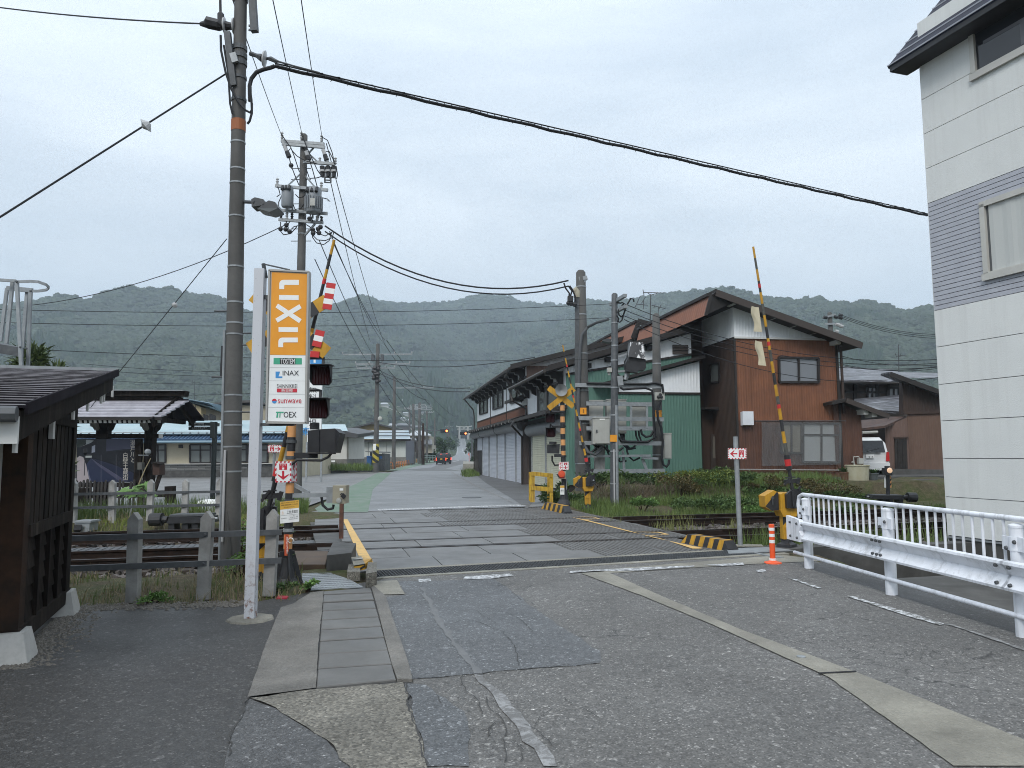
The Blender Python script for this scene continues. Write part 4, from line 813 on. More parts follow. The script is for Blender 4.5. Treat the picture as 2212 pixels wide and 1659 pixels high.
# SOS arrow sign farther behind it
sp_=A(*KZ4(512,530),10.2);ar=thing('sos_arrow_sign','small SOS sign with right arrow behind the near left signal','sign',V3((sp_.x,10.2,0)),0,'SOS arrow signs')
part(ar,'post',MB().rod(V3((sp_.x,10.2,-.1)),A(*KZ4(514,265),10.2),.022),STEEL);o_=A(*KZ4(459,330),10.16);sos_board('arrow_board',ar,o_,A(*KZ4(580,332),10.16)-o_,A(*KZ4(459,270),10.16)-o_,'right',.12)
# ------------------------------------------------------------------ barrier machines with raised striped arms
ARMP=[(0,.12,YEL),(.12,.2,BLACK)]
def barrier(name,label,base,yaw,tip,k=.68,group='crossing barriers',side=True,flip=1):
 b_=thing(name,label,'barrier',base,yaw,group);MW=WM[b_.name];L_=lambda x,y,z:MW@V3((x*k*flip,y*k,z*k))
 part(b_,'base_foot',MB().lathe(base,[(.27*k,-.02),(.26*k,.04*k),(.15*k,.09*k),(.12*k,.2*k)],4,(0,0,1)),BLACK)
 pm=MB();pm.prism([L_(-.12,-.09,.17),L_(.12,-.09,.17),L_(.12,.09,.17),L_(-.12,.09,.17)],(0,0,.62*k));ped=part(b_,'pedestal',pm,YEL)
 part(ped,'black_stripe',MB().prism([L_(-.124,-.094,.52),L_(.124,-.094,.76),L_(.124,-.094,.80),L_(-.124,-.094,.80)],MW.to_3x3()@V3((0,.002,0))),BLACK)
 part(ped,'hinge',MB().beam(L_(-.09,-.10,.46),L_(.03,-.10,.46),.02,.03),YEL)
 bm=MB().prism([L_(-.24,-.2,.92),L_(.27,-.2,.92),L_(.18,-.2,.74),L_(-.16,-.2,.74)],MW.to_3x3()@V3((0,.4*k,0)));bm.prism([L_(-.22,-.2,.92),L_(.25,-.2,.92),L_(.25,-.2,1.22),L_(.12,-.2,1.34),L_(-.12,-.2,1.34),L_(-.22,-.2,1.3)],MW.to_3x3()@V3((0,.4*k,0)))
 part(b_,'machine_housing',bm,YEL)
 sx=part(b_,'side_housing' if side else 'rear_plate',MB().prism([L_(x,-.12,z)for x,z in(((-.58,.98),(-.42,.88),(-.23,.90),(-.23,1.34),(-.34,1.40),(-.60,1.26))if side else((-.24,.95),(-.2,.95),(-.2,1.3),(-.24,1.3)))],MW.to_3x3()@V3((0,.34*k,0))),YEL)
 if side:part(sx,'black_stripe',MB().prism([L_(-.585,-.123,1.0),L_(-.42,-.123,.885),L_(-.232,-.123,.905),L_(-.232,-.123,1.335),L_(-.27,-.123,1.36)],MW.to_3x3()@V3((0,.002,0))),BLACK)
 if side:part(sx,'latch',MB().beam(L_(-.40,-.14,1.26),L_(-.40,-.14,1.04),.014,.02,(0,1,0)).beam(L_(-.44,-.14,1.2),L_(-.36,-.14,1.2),.02,.03),STEEL_D)
 pv_=L_(.1,-.26,1.2);me_=MB().prism([L_(-.10,-.3,.96),L_(.18,-.3,.95),L_(.31,-.3,1.1),L_(.29,-.3,1.42),L_(.08,-.3,1.44),L_(-.11,-.3,1.30)],MW.to_3x3()@V3((0,.1*k,0)));me_.tube([L_(.12,-.33,1.2),L_(.12,-.2,1.2)],.09*k,12);me_.beam(L_(.05,-.33,1.0),L_(.05,-.33,1.38),.05*k,.05*k,(0,1,0)).beam(L_(.2,-.33,1.42),L_(.26,-.33,1.5),.03*k,.04*k)
 mc=part(b_,'drive_mechanism',me_,BLACK);part(mc,'pivot_cap',MB().lathe(L_(.22,-.31,1.2),[(.04*k,0),(.04*k,.02),(.02*k,.03)],10,(0,-1,0)),STEEL)
 d=(V3(tip)-pv_);Ln_=d.length;dn=d.normalized()
 clampm=MB().tube([pv_-dn*.05,pv_+dn*.85*k],.045*k,8);c0=pv_+dn*.42*k;clampm.beam(c0-V3((.17*k,0,0)),c0+V3((.17*k,0,.02)),.08*k,.10*k).beam(c0+V3((.15*k,-.02,-.06*k)),c0+V3((.2*k,-.02,.1*k)),.05*k,.07*k).beam(c0+V3((-.18*k,-.02,-.08*k)),c0+V3((-.02*k,-.02,.12*k)),.05*k,.05*k).beam(c0+V3((-.15*k,-.02,.10*k)),c0+V3((.1*k,-.02,.12*k)),.03*k,.03*k)
 ah=part(b_,'arm_holder',clampm,BLACK);s0=.72*k
 part(ah,'holder_band',MB().tube([pv_+dn*s0,pv_+dn*(s0+.10*k)],.075*k,12),BLACK);part(ah,'red_band',MB().tube([pv_+dn*(s0+.10*k),pv_+dn*(s0+.27*k)],.077*k,12),RED);part(ah,'holder_band',MB().tube([pv_+dn*(s0+.27*k),pv_+dn*(s0+.38*k)],.075*k,12),BLACK)
 a0=pv_+dn*(s0+.38*k);rest=(V3(tip)-a0).length;cuts=max(6,round(rest/.20));am=None
 for i in range(cuts):
  f0,f1=i/cuts,(i+1)/cuts;r0,r1=.032*(1-.42*f0),.032*(1-.42*f1);mm=YEL if i%2==(cuts-1)%2 else STEEL_D
  if mm is STEEL_D:mm=BLACK if i%4 else MATS['weathered_arm']
  o=part(am or b_,'stripe' if am else 'barrier_arm',MB().tube([a0.lerp(V3(tip),f0),a0.lerp(V3(tip),f1)],[r0,r1],10),mm,smooth=True);am=am or o
 for f in(.22,.52,.8):
  c_=a0.lerp(V3(tip),f);part(am,'red_reflector',MB().tube([c_,c_+dn*.07],.032*(1-.42*f)+.003,10),RED)
 return b_,a0,V3(tip),dn,am
mat('weathered_arm',(.10,.10,.09),(.05,.05,.045),12,.6)
fb=A(*KZ4(440,1330),9.9);fb.z=0
b_,a0,tp_,dn,am=barrier('barrier_machine','near left yellow and black barrier machine half hidden behind the shop sign post',V3((fb.x+.0,9.75,-.02)),.15,A(722,518,9.3),.68,side=False)
for x0,y0,x1,y1,n in((1090,482,1052,700,5),(1000,875,965,1010,3),(955,1048,950,1098,1)):
 pa,pb_=A(*KZ3(x0,y0),9.2),A(*KZ3(x1,y1),9.2);dv=pb_-pa
 for k in range(n):part(am,'reflector_plate',MB().beam(pa+dv*k/n,pa+dv*(k+1)/n,.012,.115,V3((0,1,0)).cross(dv)),RED if k%2==0 else INKW)
 # ------------------------------------------------------------------ near-left ground furniture
def fence_post(w_=.12,h=.95):
 m=MB().prism([(-w_/2,-.05,0),(w_/2,-.05,0),(w_/2,-.05,h-.08),(0,-.05,h),(-w_/2,-.05,h-.08)],(0,.1,0));return m
def rail_fence(label,posts,h,w_,rails,m=CONC_T):
 """posts: ground points; rails: heights"""
 f_=thing('concrete_post_fence',label,'fence',posts[0],0);pm=fence_post(w_,h).data('post',m);bolt=MB().lathe((0,-.055,0),[(.018,0),(.012,.015)],8,(0,-1,0)).data('bolt',STEEL_D)
 for p_ in posts:
  o=piece(f_,'post',pm,WM[f_.name].inverted()@V3(p_),(random.uniform(-.02,.02),random.uniform(-.025,.025),random.uniform(-.05,.05)))
  for z in rails:piece(o,'bolt',bolt,(0,0,z))
 for z in rails:
  mb=MB();e0,e1=V3(posts[0]),V3(posts[-1]);d=(e1-e0).normalized();e0=e0-d*1.6;e1=e1+d*.15;q_=V3((0,-.09,z));mb.beam(e0+q_,e1+q_,.008,.06);mb.beam(e0+q_+V3((0,.02,.028)),e1+q_+V3((0,.02,.028)),.04,.006);part(f_,'rail',mb,STEEL_D)
 return f_
g1,g2,g3=G(*KZ2(1150,1385)),G(*KZ2(1755,1360)),G(*KZ4(470,1520));rail_fence('low fence of three pointed concrete posts and steel rails before the near track',[g1,g2,g3],.98,.125,(.40,.72))
fpts=[A(*KZ2(x,y),20.2-.2*i*0)for i,(x,y)in enumerate(((380,690),(600,690),(850,680),(1117,668),(1375,650),(1630,640),(1873,632),(2110,620)))]
fpts=[V3((p.x,T(0,20.4).y+p.x*tan(TH)+.55,.02))for p in fpts]
rail_fence('farther fence of pointed concrete posts and grey rails beyond the tracks',fpts,1.02,.14,(.38,.70))
# concrete blocks, bridge slab and checker plate by the near left corner
solo('concrete_block',MB().prism([G(*KZ4(945,1335)),G(*KZ4(1150,1310)),G(*KZ4(1190,1215)),G(*KZ4(1000,1200))],(0,0,.24)),CONC_D,'rough dark concrete block beside the yellow line at the near corner','concrete block')
solo('stone_kerb_block',MB().prism([G(*KZ4(1270,1455)),G(*KZ4(1362,1440)),G(*KZ4(1362,1350)),G(*KZ4(1290,1350))],(0,0,.17)).prism([G(*KZ4(1115,1400)),G(*KZ4(1225,1400)),G(*KZ4(1225,1330)),G(*KZ4(1130,1330))],(0,0,.12)),CONC_A,'worn kerb stone at the left end of the road grating','kerb stone')
yb=thing('painted_kerb_block','small yellow and black painted kerb block at the left end of crossing','kerb block',G(*KZ4(1225,1325)))
def y4(x,y,Y):return A(*KZ4(x,y),Y)
YB=9.95;yk=MB().prism([y4(1178,1325,YB),y4(1270,1300,YB),y4(1265,1255,YB),y4(1172,1270,YB)],(0,.5,.0)).prism([y4(1176,1285,YB+.01),y4(1262,1270,YB+.01),y4(1235,1210,YB+.33),y4(1158,1215,YB+.33)],(0,.02,-.03));part(yb,'block',yk,YEL);part(yb,'worn_top',MB().prism([y4(1172,1270,YB),y4(1265,1255,YB),y4(1235,1192,YB+.35),y4(1152,1200,YB+.35)],(0,.0,-.015)),CONC_S)
for pl in([(1176,1308),(1200,1303),(1268,1262),(1268,1283),(1200,1318),(1178,1322)],):part(yb,'black_stripe',MB().prism([y4(x,y,YB-.004)for x,y in pl],(0,.002,0)),BLACK)
for pl in([(1163,1240),(1250,1226),(1243,1212),(1158,1222)],):part(yb,'white_stripe',MB().prism([y4(x,y,YB+.19)+V3((0,0,.012))for x,y in pl],(0,0,.003)),INKW)
solo('bridge_slab',MB().prism([G(*KZ4(640,1310)),G(*KZ4(935,1310)),G(*KZ4(960,1190)),G(*KZ4(640,1190))],(0,0,.08)),mat('brown_stained_slab',(.10,.065,.04),(.06,.042,.03),3,.7),'brown stained slab lying between signal base and near track','slab')
cpm=MB();cp_pts=[G(*KZ4(700,1350)),G(*KZ4(960,1340)),G(*KZ4(1130,1395)),G(*KZ4(1250,1462)),G(*KZ4(800,1485))];cpm.prism([p+V3((0,0,.01))for p in cp_pts],(0,0,.012))
for i in range(30):
 for j in range(9):
  p=cp_pts[4].lerp(cp_pts[3],(i+.5)/30).lerp(cp_pts[0].lerp(cp_pts[1],(i+.5)/30),(j+.5)/9);s_=1 if(i+j)%2 else-1;cpm.beam(p+V3((-.02,-.02*s_,.023)),p+V3((.02,.02*s_,.023)),.009,.006)
struct('checker_plate',cpm,STEEL)
solo('red_tile_shard',MB().prism([G(*KZ4(530,1550)),G(*KZ4(615,1550)),G(*KZ4(632,1532)),G(*KZ4(545,1530))],(0,0,.015)),flat('red_shard',(.35,.03,.05)),'flat red shard lying on the weeds by the white post foot','shard')
# walkway plates between the rails at left
pw=MB();
for k in range(40):pw.beam(T(-5.2+k*.13,15.15,-.12),T(-5.2+k*.13,15.75,-.12),.07,.02)
pw.prism([T(-5.3,15.1,-.17),T(.0,15.1,-.17),T(.0,15.8,-.17),T(-5.3,15.8,-.17)],(0,0,.05));solo('ribbed_walkway_plate',pw,STEEL_D,'grey ribbed walkway plate lying between the tracks at left','plate')
# point machine and cable box beyond the far track, left
pm0=V3((A(*KZ2(1590,760),17.3).x,17.3,-.2));pmn=thing('point_machine','black point machine on legs beyond the far track at left','point machine',pm0,0,'point machines')
def pt2(x,y,d=0.0):return A(*KZ2(x,y),17.3+d)
def point_machine_at(t_,f):
 part(t_,'body',MB().prism([f(1440,705),f(1825,700),f(1820,645),f(1460,645)],(0,.45,0)),BLACK);part(t_,'lid',MB().prism([f(1455,645),f(1800,640),f(1800,622),f(1465,628)],(0,.45,0)),STEEL_D);part(t_,'motor',MB().tube([f(1300,672,.2),f(1402,668,.2)],.15,12).tube([f(1402,670,.2),f(1450,670,.2)],.08,10),BLACK)
 for x in(1505,1620,1705):part(t_,'leg',MB().beam(f(x,770,.2),f(x,700,.2),.14,.3,(0,1,0)),BLACK)
 part(t_,'throw_rod',MB().rod(f(1825,660,.2),f(1880,660,.2),.03),STEEL)
point_machine_at(pmn,pt2)
cbx=thing('cable_junction_box','grey trackside cable box with black cables beyond the far track','cable box',V3((A(*KZ2(710,800),17).x,17,-.2)))
part(cbx,'box',MB().prism([A(*KZ2(645,795),17),A(*KZ2(770,770),17),A(*KZ2(775,695),17),A(*KZ2(645,695),17)],(0,.35,0)),STEEL);part(cbx,'lid',MB().prism([A(*KZ2(640,697),16.97),A(*KZ2(785,697),16.97),A(*KZ2(785,680),16.97),A(*KZ2(640,680),16.97)],(0,.4,0)),STEEL)
for k in range(7):part(cbx,'cable',MB().tube([A(*KZ2(650+k*9,715),16.95),A(*KZ2(640+k*9,760),16.9),A(*KZ2(655+k*3,800),16.95)],.02,5),CABLE)
# ------------------------------------------------------------------ white building at the right edge
WC=G(2049,1158);best=None
for k in range(80):
 an=radians(10+k*.15);d_=V3((sin(an),-cos(an),0));e_=0
 for a_,b_ in((KZ8(1730,457),KZ8(2212,493)),(KZ7(1912,480),KZ7(2157,440)),(KA7(440,603),KA7(760,428)),(KA7(465,1020),KA7(1050,765))):e_+=abs(onv(*a_,WC,d_).z-onv(*b_,WC,d_).z)
 if best is None or e_<best[0]:best=(e_,an,d_)
WD=best[2];WNn=V3((-cos(best[1]),-sin(best[1]),0))
wz=lambda px:onv(*px,WC,WD).z
wt=lambda px:(onv(*px,WC,WD)-WC).dot(WD)
def WP(t,n_,z):return V3((WC.x,WC.y,0))+WD*t+WNn*n_+V3((0,0,z))
wb=thing('white_building','white panelled house with grey ribbed band filling the right edge','house',WC)
zt=wz(KA7(415,300));TL_=13.0
STUC=NT('white_stucco');_p=STUC.pos();STUC.set(base_color=STUC.mix(STUC.ramp(STUC.noise(_p,1.5,5),[(.35,0),(.75,.5)]),STUC.mix(STUC.ramp(STUC.noise(STUC.pos((5,5,.22)),1.0,6,.7),[(.48,0),(.8,.35)]),(.68,.69,.67),(.42,.41,.38)),(.60,.61,.60)),roughness=.8);STUC.bump(STUC.noise(_p,55,4,.6),.5,.012);STUC=STUC.mat
RIBW=mat('grey_ribbed_siding',(.42,.43,.47),(.37,.38,.42),3,.6);DARKJ=flat('joint_shadow_grey',(.16,.16,.18),.8)
jz=[wz(KZ8(1730,700)),wz(KZ8(1730,457)),wz(KZ8(1713,213)),wz(KZ7(1945,970)),wz(KZ7(1930,728)),wz(KZ7(1912,480)),wz(KZ7(1897,238)),wz(KA7(480,1228)),wz(KA7(465,1020)),wz(KA7(452,810)),wz(KA7(440,603)),wz(KA7(428,402)),zt+.55]
core=MB().prism([WP(0,-.03,-.9),WP(TL_,-.03,-.9),WP(TL_,-8,-.9),WP(0,-8,-.9)],(0,0,zt+.2+.9));part(wb,'wall_core',core,DARKJ)
part(wb,'foundation',MB().prism([WP(.02,-.05,-.9),WP(TL_,-.05,-.9),WP(TL_,.0,-.9),WP(.02,.0,-.9)],(0,0,jz[0]+.9-.04)),CONC_D)
part(wb,'base_flashing',MB().prism([WP(0,-.03,jz[0]-.04),WP(TL_,-.03,jz[0]-.04),WP(TL_,.035,jz[0]-.04),WP(0,.035,jz[0]-.04)],(0,0,.03)),STEEL)
wins=[(wt(KA7(745,300)),7.5,wz(KA7(770,448)),wz(KA7(760,95))),(wt(KA7(808,1300)),7.5,wz(KA7(860,1655)),wz(KA7(815,1232)))]
def wall_piece(z0,z1,name,m,dep):
 segs=[(0,TL_)]
 for wa,wb_,wz0,wz1 in wins:
  if z0<wz1-.01 and z1>wz0+.01:
   if z0>=wz0-.01 and z1<=wz1+.01:segs=[(0,wa),(wb_,TL_)]
   else:
    for sa,sb_ in((0,wa),(wb_,TL_)):part(wb,name,MB().prism([WP(sa,-.03,z0),WP(sb_,-.03,z0),WP(sb_,dep,z0),WP(sa,dep,z0)],(0,0,z1-z0)),m)
    if z0<wz0:part(wb,name,MB().prism([WP(wa,-.03,z0),WP(wb_,-.03,z0),WP(wb_,dep,z0),WP(wa,dep,z0)],(0,0,wz0-z0)),m)
    if z1>wz1:part(wb,name,MB().prism([WP(wa,-.03,wz1),WP(wb_,-.03,wz1),WP(wb_,dep,wz1),WP(wa,dep,wz1)],(0,0,z1-wz1)),m)
    return
 for sa,sb_ in segs:part(wb,name,MB().prism([WP(sa,-.03,z0),WP(sb_,-.03,z0),WP(sb_,dep,z0),WP(sa,dep,z0)],(0,0,z1-z0)),m)
for i in range(len(jz)-1):
 if i==6:
  n_=24;h_=(jz[7]-jz[6])/n_
  for k in range(n_):wall_piece(jz[6]+k*h_+.012,jz[6]+(k+1)*h_,'siding_rib',RIBW,.012)
 else:wall_piece(jz[i]+.012,jz[i+1],'siding_panel',STUC,.014)
part(wb,'end_wall',MB().prism([WP(-.012,.010,-.5),WP(-.012,-8,-.5),WP(0,-8,-.5),WP(0,.010,-.5)],(0,0,zt+.1)),STUC)
FR_W=mat('cream_window_frame',(.50,.49,.45),(.44,.43,.4),3,.45)
for k,(wa,wb_,z0,z1)in enumerate(wins):
 f=MB()
 for a_,b_ in(((wa-.05,z0),(wb_,z0)),((wa-.05,z1),(wb_,z1)),((wa,z0),(wa,z1)),((wa+1.75,z0),(wa+1.75,z1)),((wa+3.5,z0),(wa+3.5,z1))):f.beam(WP(a_[0],.02,a_[1]),WP(b_[0],.02,b_[1]),.1,.07,WNn)
 f.beam(WP(wa-.07,.05,z0-.035),WP(wb_,.05,z0-.035),.12,.05,WNn)
 wn=part(wb,'window',f,FR_W)
 part(wn,'pane',MB().face([WP(wa,.0,z0),WP(wb_,.0,z0),WP(wb_,.0,z1),WP(wa,.0,z1)]),glassy('dark_reflecting_glass',(.02,.022,.026),.05)if k==0 else flat('thin_glass',(.1,.105,.11),.1))
 if k==1:
  cm=MB();n_=36;pr=None
  for i in range(n_):
   t0,t1=wa+.1+i*.085,wa+.1+(i+1)*.085;d0,d1=.008+.006*sin(i*1.7),.008+.006*sin((i+1)*1.7);cm.face([WP(t0,d0,z0+.03),WP(t1,d1,z0+.03),WP(t1,d1,z1-.05),WP(t0,d0,z1-.05)])
  part(wn,'curtain',cm,flat('pale_curtain',(.48,.49,.47),.6),smooth=False)
 else:
  part(wn,'shelf_behind_glass',MB().prism([WP(wa+.9,.004,z0+.1),WP(wa+1.0,.004,z0+.1),WP(wa+1.0,.004,z0+.5),WP(wa+.9,.004,z0+.5)],WNn*.003).prism([WP(wa+.2,.004,z0+.5),WP(wa+1.6,.004,z0+.5),WP(wa+1.6,.004,z0+.56),WP(wa+.2,.004,z0+.56)],WNn*.003).prism([WP(wa+1.2,.004,z0+.05),WP(wa+1.6,.004,z0+.05),WP(wa+1.6,.004,z0+.38),WP(wa+1.2,.004,z0+.38)],WNn*.003),flat('dim_shelf',(.10,.10,.11),.3))
E0=onv(*KA7(240,400),WP(0,.42,0),WD);et=(E0-WP(0,.42,0)).dot(WD);ez=E0.z
VP_=onv(*KA7(555,0),WP(et,.42,0),WNn);vin=-(VP_-WP(et,.42,0)).dot(WNn);vz=VP_.z
slope=(vz-ez)/vin;
NAVY=mat('navy_roof_sheet',(.035,.037,.055),(.02,.022,.034),3,.6,spec=.12)
part(wb,'eave_soffit',MB().prism([WP(et,.42,ez-.13),WP(TL_,.42,ez-.13),WP(TL_,-.02,ez-.13),WP(et,-.02,ez-.13)],(0,0,.02)),BLACK);part(wb,'fascia',MB().prism([WP(et,.40,ez-.13),WP(TL_,.40,ez-.13),WP(TL_,.43,ez-.13),WP(et,.43,ez-.13)],(0,0,.13)),BLACK)
nc_=14
for k in range(nc_):
 i0,i1=k*.26,(k+1)*.26;z0,z1=ez+i0*slope,ez+i1*slope;n0,n1=.45-i0,.45-i1
 part(wb,'roof_course',MB().prism([WP(et-.03,n0,z0),WP(et-.03,n1,z1),WP(et-.03,n1-.0,z1-.03),WP(et-.03,n0-.03,z0-.05)],WD*(TL_-et)),NAVY)
 part(wb,'course_lip',MB().prism([WP(et-.03,n0+.012,z0-.005),WP(et-.03,n0+.012,z0+.022),WP(et-.03,n0-.02,z0+.04),WP(et-.03,n0-.02,z0-.005)],WD*(TL_-et)),flat('roof_lip_pale',(.30,.31,.35),.4))
 # ------------------------------------------------------------------ guard rail with balusters
gpts=[G(1748,1228),G(1930,1285),G(2214,1377)];gd=(gpts[2]-gpts[0]).normalized();gst=(gpts[1]-gpts[0]).length
gr=thing('guard_rail','white steel guard rail with barred top and ribbed beam along the right edge','guard rail',gpts[0]);gside=V3((-gd.y,gd.x,0));gside=gside if gside.x<0 else-gside
def GP(t,n_,z):return V3((gpts[0].x,gpts[0].y,0))+gd*t+gside*n_+V3((0,0,z))
def gz(x,y,n_=0.0):return onv(*KZ8(x,y),GP(0,n_,0),gd).z
def gtt(x,y,n_=0.0):return(onv(*KZ8(x,y),GP(0,n_,0),gd)-GP(0,n_,0)).dot(gd)
zp=gz(850,470);zr=(gz(850,452)+gz(1340,492))/2;zb1=(gz(845,628,.1)+gz(1375,705,.1))/2;zb0=(gz(840,745,.1)+gz(1375,860,.1))/2;zlow=(gz(860,845,.06)+gz(1380,975,.06))/2
for k in range(-0,6):
 t=k*gst
 pm=part(gr,'post',MB().lathe(GP(t,0,-.05),[(.062,0),(.062,zp+.03),(.066,zp+.03),(.066,zp+.05),(.03,zp+.065)],18),WHITE_R,smooth=True)
 cl=MB().lathe(GP(t,0,zp-.22),[(.068,0),(.068,.12)],18).beam(GP(t-.13,.035,zp-.16),GP(t+.13,.035,zp-.16),.02,.12);c2_=part(pm,'clamp',cl,WHITE_R,smooth=True)
 for s_ in(-1,1):part(c2_,'bolt',MB().lathe(GP(t+s_*.05,.068,zp-.17+.03*s_),[(.02,0),(.016,.015),(0,.018)],8,gside),STEEL_D)
part(gr,'top_rail',MB().tube([GP(-.22,.0,zb1+.02),GP(-.245,.0,zr-.14),GP(-.21,0,zr-.035),GP(-.10,0,zr)]+[GP(-.10+k*1.0,0,zr)for k in range(1,12)],.026,12),WHITE_R,smooth=True)
for k in range(-1,80):
 t=.08+k*.135
 if abs(((t+gst/2)%gst)-gst/2)<.075:continue
 part(gr,'baluster',MB().rod(GP(t,0,zb1-.02),GP(t,0,zr),.0135,8),WHITE_R)
H_=zb1-zb0;prof=[(.0,.0),(.045,.03),(.05,.12),(.01,.26),(.0,.34),(-.03,.5),(.0,.66),(.01,.74),(.05,.88),(.045,.97),(.0,1.0)]
wb2=[(.105+a_,zb0+b_*H_)for a_,b_ in prof];n_=len(wb2)
for t0,t1 in((.10,gst),(gst+.006,2*gst),(2*gst+.006,3*gst+.3)):
 m=MB();vs=[GP(t,a_,z)for t in(t0-.04,t1)for a_,z in wb2]+[GP(t,a_-.008,z)for t in(t0-.04,t1)for a_,z in wb2]
 m.add(vs,[(i,i+1,n_+i+1,n_+i)for i in range(n_-1)]+[(2*n_+i,3*n_+i,3*n_+i+1,2*n_+i+1)for i in range(n_-1)]+[(i,2*n_+i,2*n_+i+1,i+1)for i in range(n_-1)])
 bm_=part(gr,'beam',m,WHITE_R,smooth=True)
 for tt in((t0+.0,t1-.10,t1-.02)if t0<.2 else(t0+.05,t1-.10)):
  for f in(.22,.80):part(bm_,'bolt',MB().lathe(GP(tt,.105+.03,zb0+f*H_),[(.018,0),(.014,.022),(0,.024)],8,gside),STEEL_D)
ep=MB().prism([GP(-.31,.10,zb0-.02),GP(.10,.10,zb0-.02),GP(.12,.10,zb0+.3*H_),GP(.07,.10,zb0+.5*H_),GP(.12,.10,zb0+.75*H_),GP(.08,.10,zb1+.02),GP(-.31,.10,zb1+.05)],gside*.06);epp=part(gr,'end_plate',ep,WHITE_R)
for tt,zf in((-.18,.15),(-.18,.88),(.02,.12),(.02,.86)):part(epp,'bolt',MB().lathe(GP(tt,.16,zb0+zf*H_),[(.018,0),(.014,.02),(0,.022)],8,gside),STEEL_D)
part(gr,'bottom_rail',MB().tube([GP(-.32,.05,zlow)]+[GP(k*1.2,.05,zlow)for k in range(0,10)],.024,10),WHITE_R,smooth=True)
# ditch side wall and bed under the rail
struct('ditch_wall',MB().prism([GP(-.4,-.1,-1.0),GP(9,-.1,-1.0),GP(9,.1,-1.0),GP(-.4,.1,-1.0)],(0,0,.98)),CONC_D)
struct('ditch_bed',MB().prism([T(7.15,10.2,-1.1),V3((5.05,2.5,-1.1)),V3((10,2.5,-1.1)),T(14,10.2,-1.1)],(0,0,.68)),CONC_D);struct('ditch_side',MB().prism([T(7.3,11.2,-1.1),T(15,11.2,-1.1),T(15,11.5,-1.1),T(7.3,11.5,-1.1)],(0,0,1.04)),CONC_D)
struct('ditch_kerb',MB().prism([T(6.9,10.9,-.3),T(9.2,11.4,-.3),T(9.4,11.7,-.3),T(7.0,11.7,-.3)],(0,0,.28)).prism([GP(.9,-1.3,-.8),GP(3.6,-1.0,-.8),GP(4.4,-3.2,-.8),GP(1.2,-3.2,-.8)],(0,0,.52)),CONC_D)
solo('drain_plate',MB().prism([G(*KZ8(480,810)),G(*KZ8(690,845)),G(*KZ8(640,848)),G(*KZ8(520,822))],(0,0,.02)),STEEL,'small grey checker plate beside the orange delineator post','plate')
# orange delineator post
dp=G(*KB4(427,1520));de=thing('delineator_post','orange flexible delineator post with three white reflective bands','delineator',dp)
part(de,'base',MB().lathe(dp,[(.125,0),(.12,.02),(.06,.035),(.045,.05)],20),ORANGE,smooth=True);dz=A(*KB4(408,1045),dp.y).z;part(de,'tube',MB().lathe(dp,[(.038,.03),(.040,dz*.5),(.040,dz-.005),(.036,dz),(.0,dz)],18,cap=False),ORANGE,smooth=True)
for y0,y1 in((1122,1086),(1197,1160),(1272,1234)):part(de,'white_band',MB().lathe(dp,[(.0412,A(*KB4(410,y0),dp.y).z),(.0412,A(*KB4(410,y1),dp.y).z)],18,cap=False),INKW)
part(de,'bolt_ring',MB().lathe(dp+V3((0,0,.045)),[(.05,0),(.05,.03)],10),INKW)
# SOS sign on the steel post, right
sp0=G(*KB4(35,1310));ar=thing('sos_arrow_sign','SOS sign with left arrow on a galvanised post before the brown house','sign',sp0,0,'SOS arrow signs');st_=A(*KZ7(567,1072),sp0.y)
part(ar,'post',MB().rod(sp0-V3((0,0,.1)),st_,.042,12),STEEL,smooth=True);part(ar,'footing',MB().prism([sp0+V3(v)for v in((-.2,-.12,0),(.35,-.15,0),(.4,.1,0),(-.15,.15,0))],(0,0,.015)),CONC_S)
o_=A(*KZ7(518,1222),sp0.y-.05);sos_board('arrow_board',ar,o_,A(*KZ7(640,1222),sp0.y-.05)-o_,A(*KZ7(518,1150),sp0.y-.05)-o_,'left',.12)
# near right barrier machine
rb=G(*KB4(595,1305));b_,a0,tp_,dn,am=barrier('barrier_machine','near right yellow barrier machine with two cream flags on its raised arm',rb,.12,A(1627,533,rb.y-.3),.68)
CRM=mat('cream_cloth',(.56,.50,.36),(.48,.43,.31),6,.8)
for(xa,ya,xb,yb_,wx)in((722,215,745,380,-37),(742,443,772,604,-34)):
 pa,pb_=A(*KZ7(xa,ya),rb.y-.34),A(*KZ7(xb,yb_),rb.y-.34);m=MB();vs=[]
 for i in range(9):
  f=i/8;p_=pa.lerp(pb_,f)
  for j in range(5):
   g_=j/4;vs.append(p_+V3((wx*.0042*g_*(.85+.15*sin(f*7)),.03*sin(g_*5+f*4)*g_,.02*g_)))
 m.add(vs,[(i*5+j,i*5+j+1,i*5+j+6,i*5+j+5)for i in range(8)for j in range(4)]);part(am,'flag',m,CRM,smooth=True)
 # yellow and black wheel-stop kerbs
def chock(name,label,pts,h,n,grp):
 a_,b_=V3(pts[0]),V3(pts[1]);d=(b_-a_)/n;nrm=V3((-d.y,d.x,0)).normalized()*.26;t_=thing(name,label,'kerb block',a_,0,grp)
 for k in range(n):
  for sub in(0,1):
   p,q_=a_+d*(k+.5*sub),a_+d*(k+.5*sub+.5);sh=d*.35;h0=h*(.25 if(k==0 and sub==0)else 1);h1=h*(.25 if(k==n-1 and sub==1)else 1)
   v=[p,q_,q_+nrm,p+nrm,p+sh*.5+nrm*.12+V3((0,0,h0)),q_+sh*.5*(1 if h1==h else 0)+nrm*.12+V3((0,0,h1)),q_+sh*.5*(1 if h1==h else 0)+nrm*.8+V3((0,0,h1)),p+sh*.5+nrm*.8+V3((0,0,h0))]
   part(t_,'black_segment' if sub else 'yellow_segment',MB().add(v,[(3,2,1,0),(4,5,6,7),(0,1,5,4),(1,2,6,5),(2,3,7,6),(3,0,4,7)]),BLACK if sub else YEL)
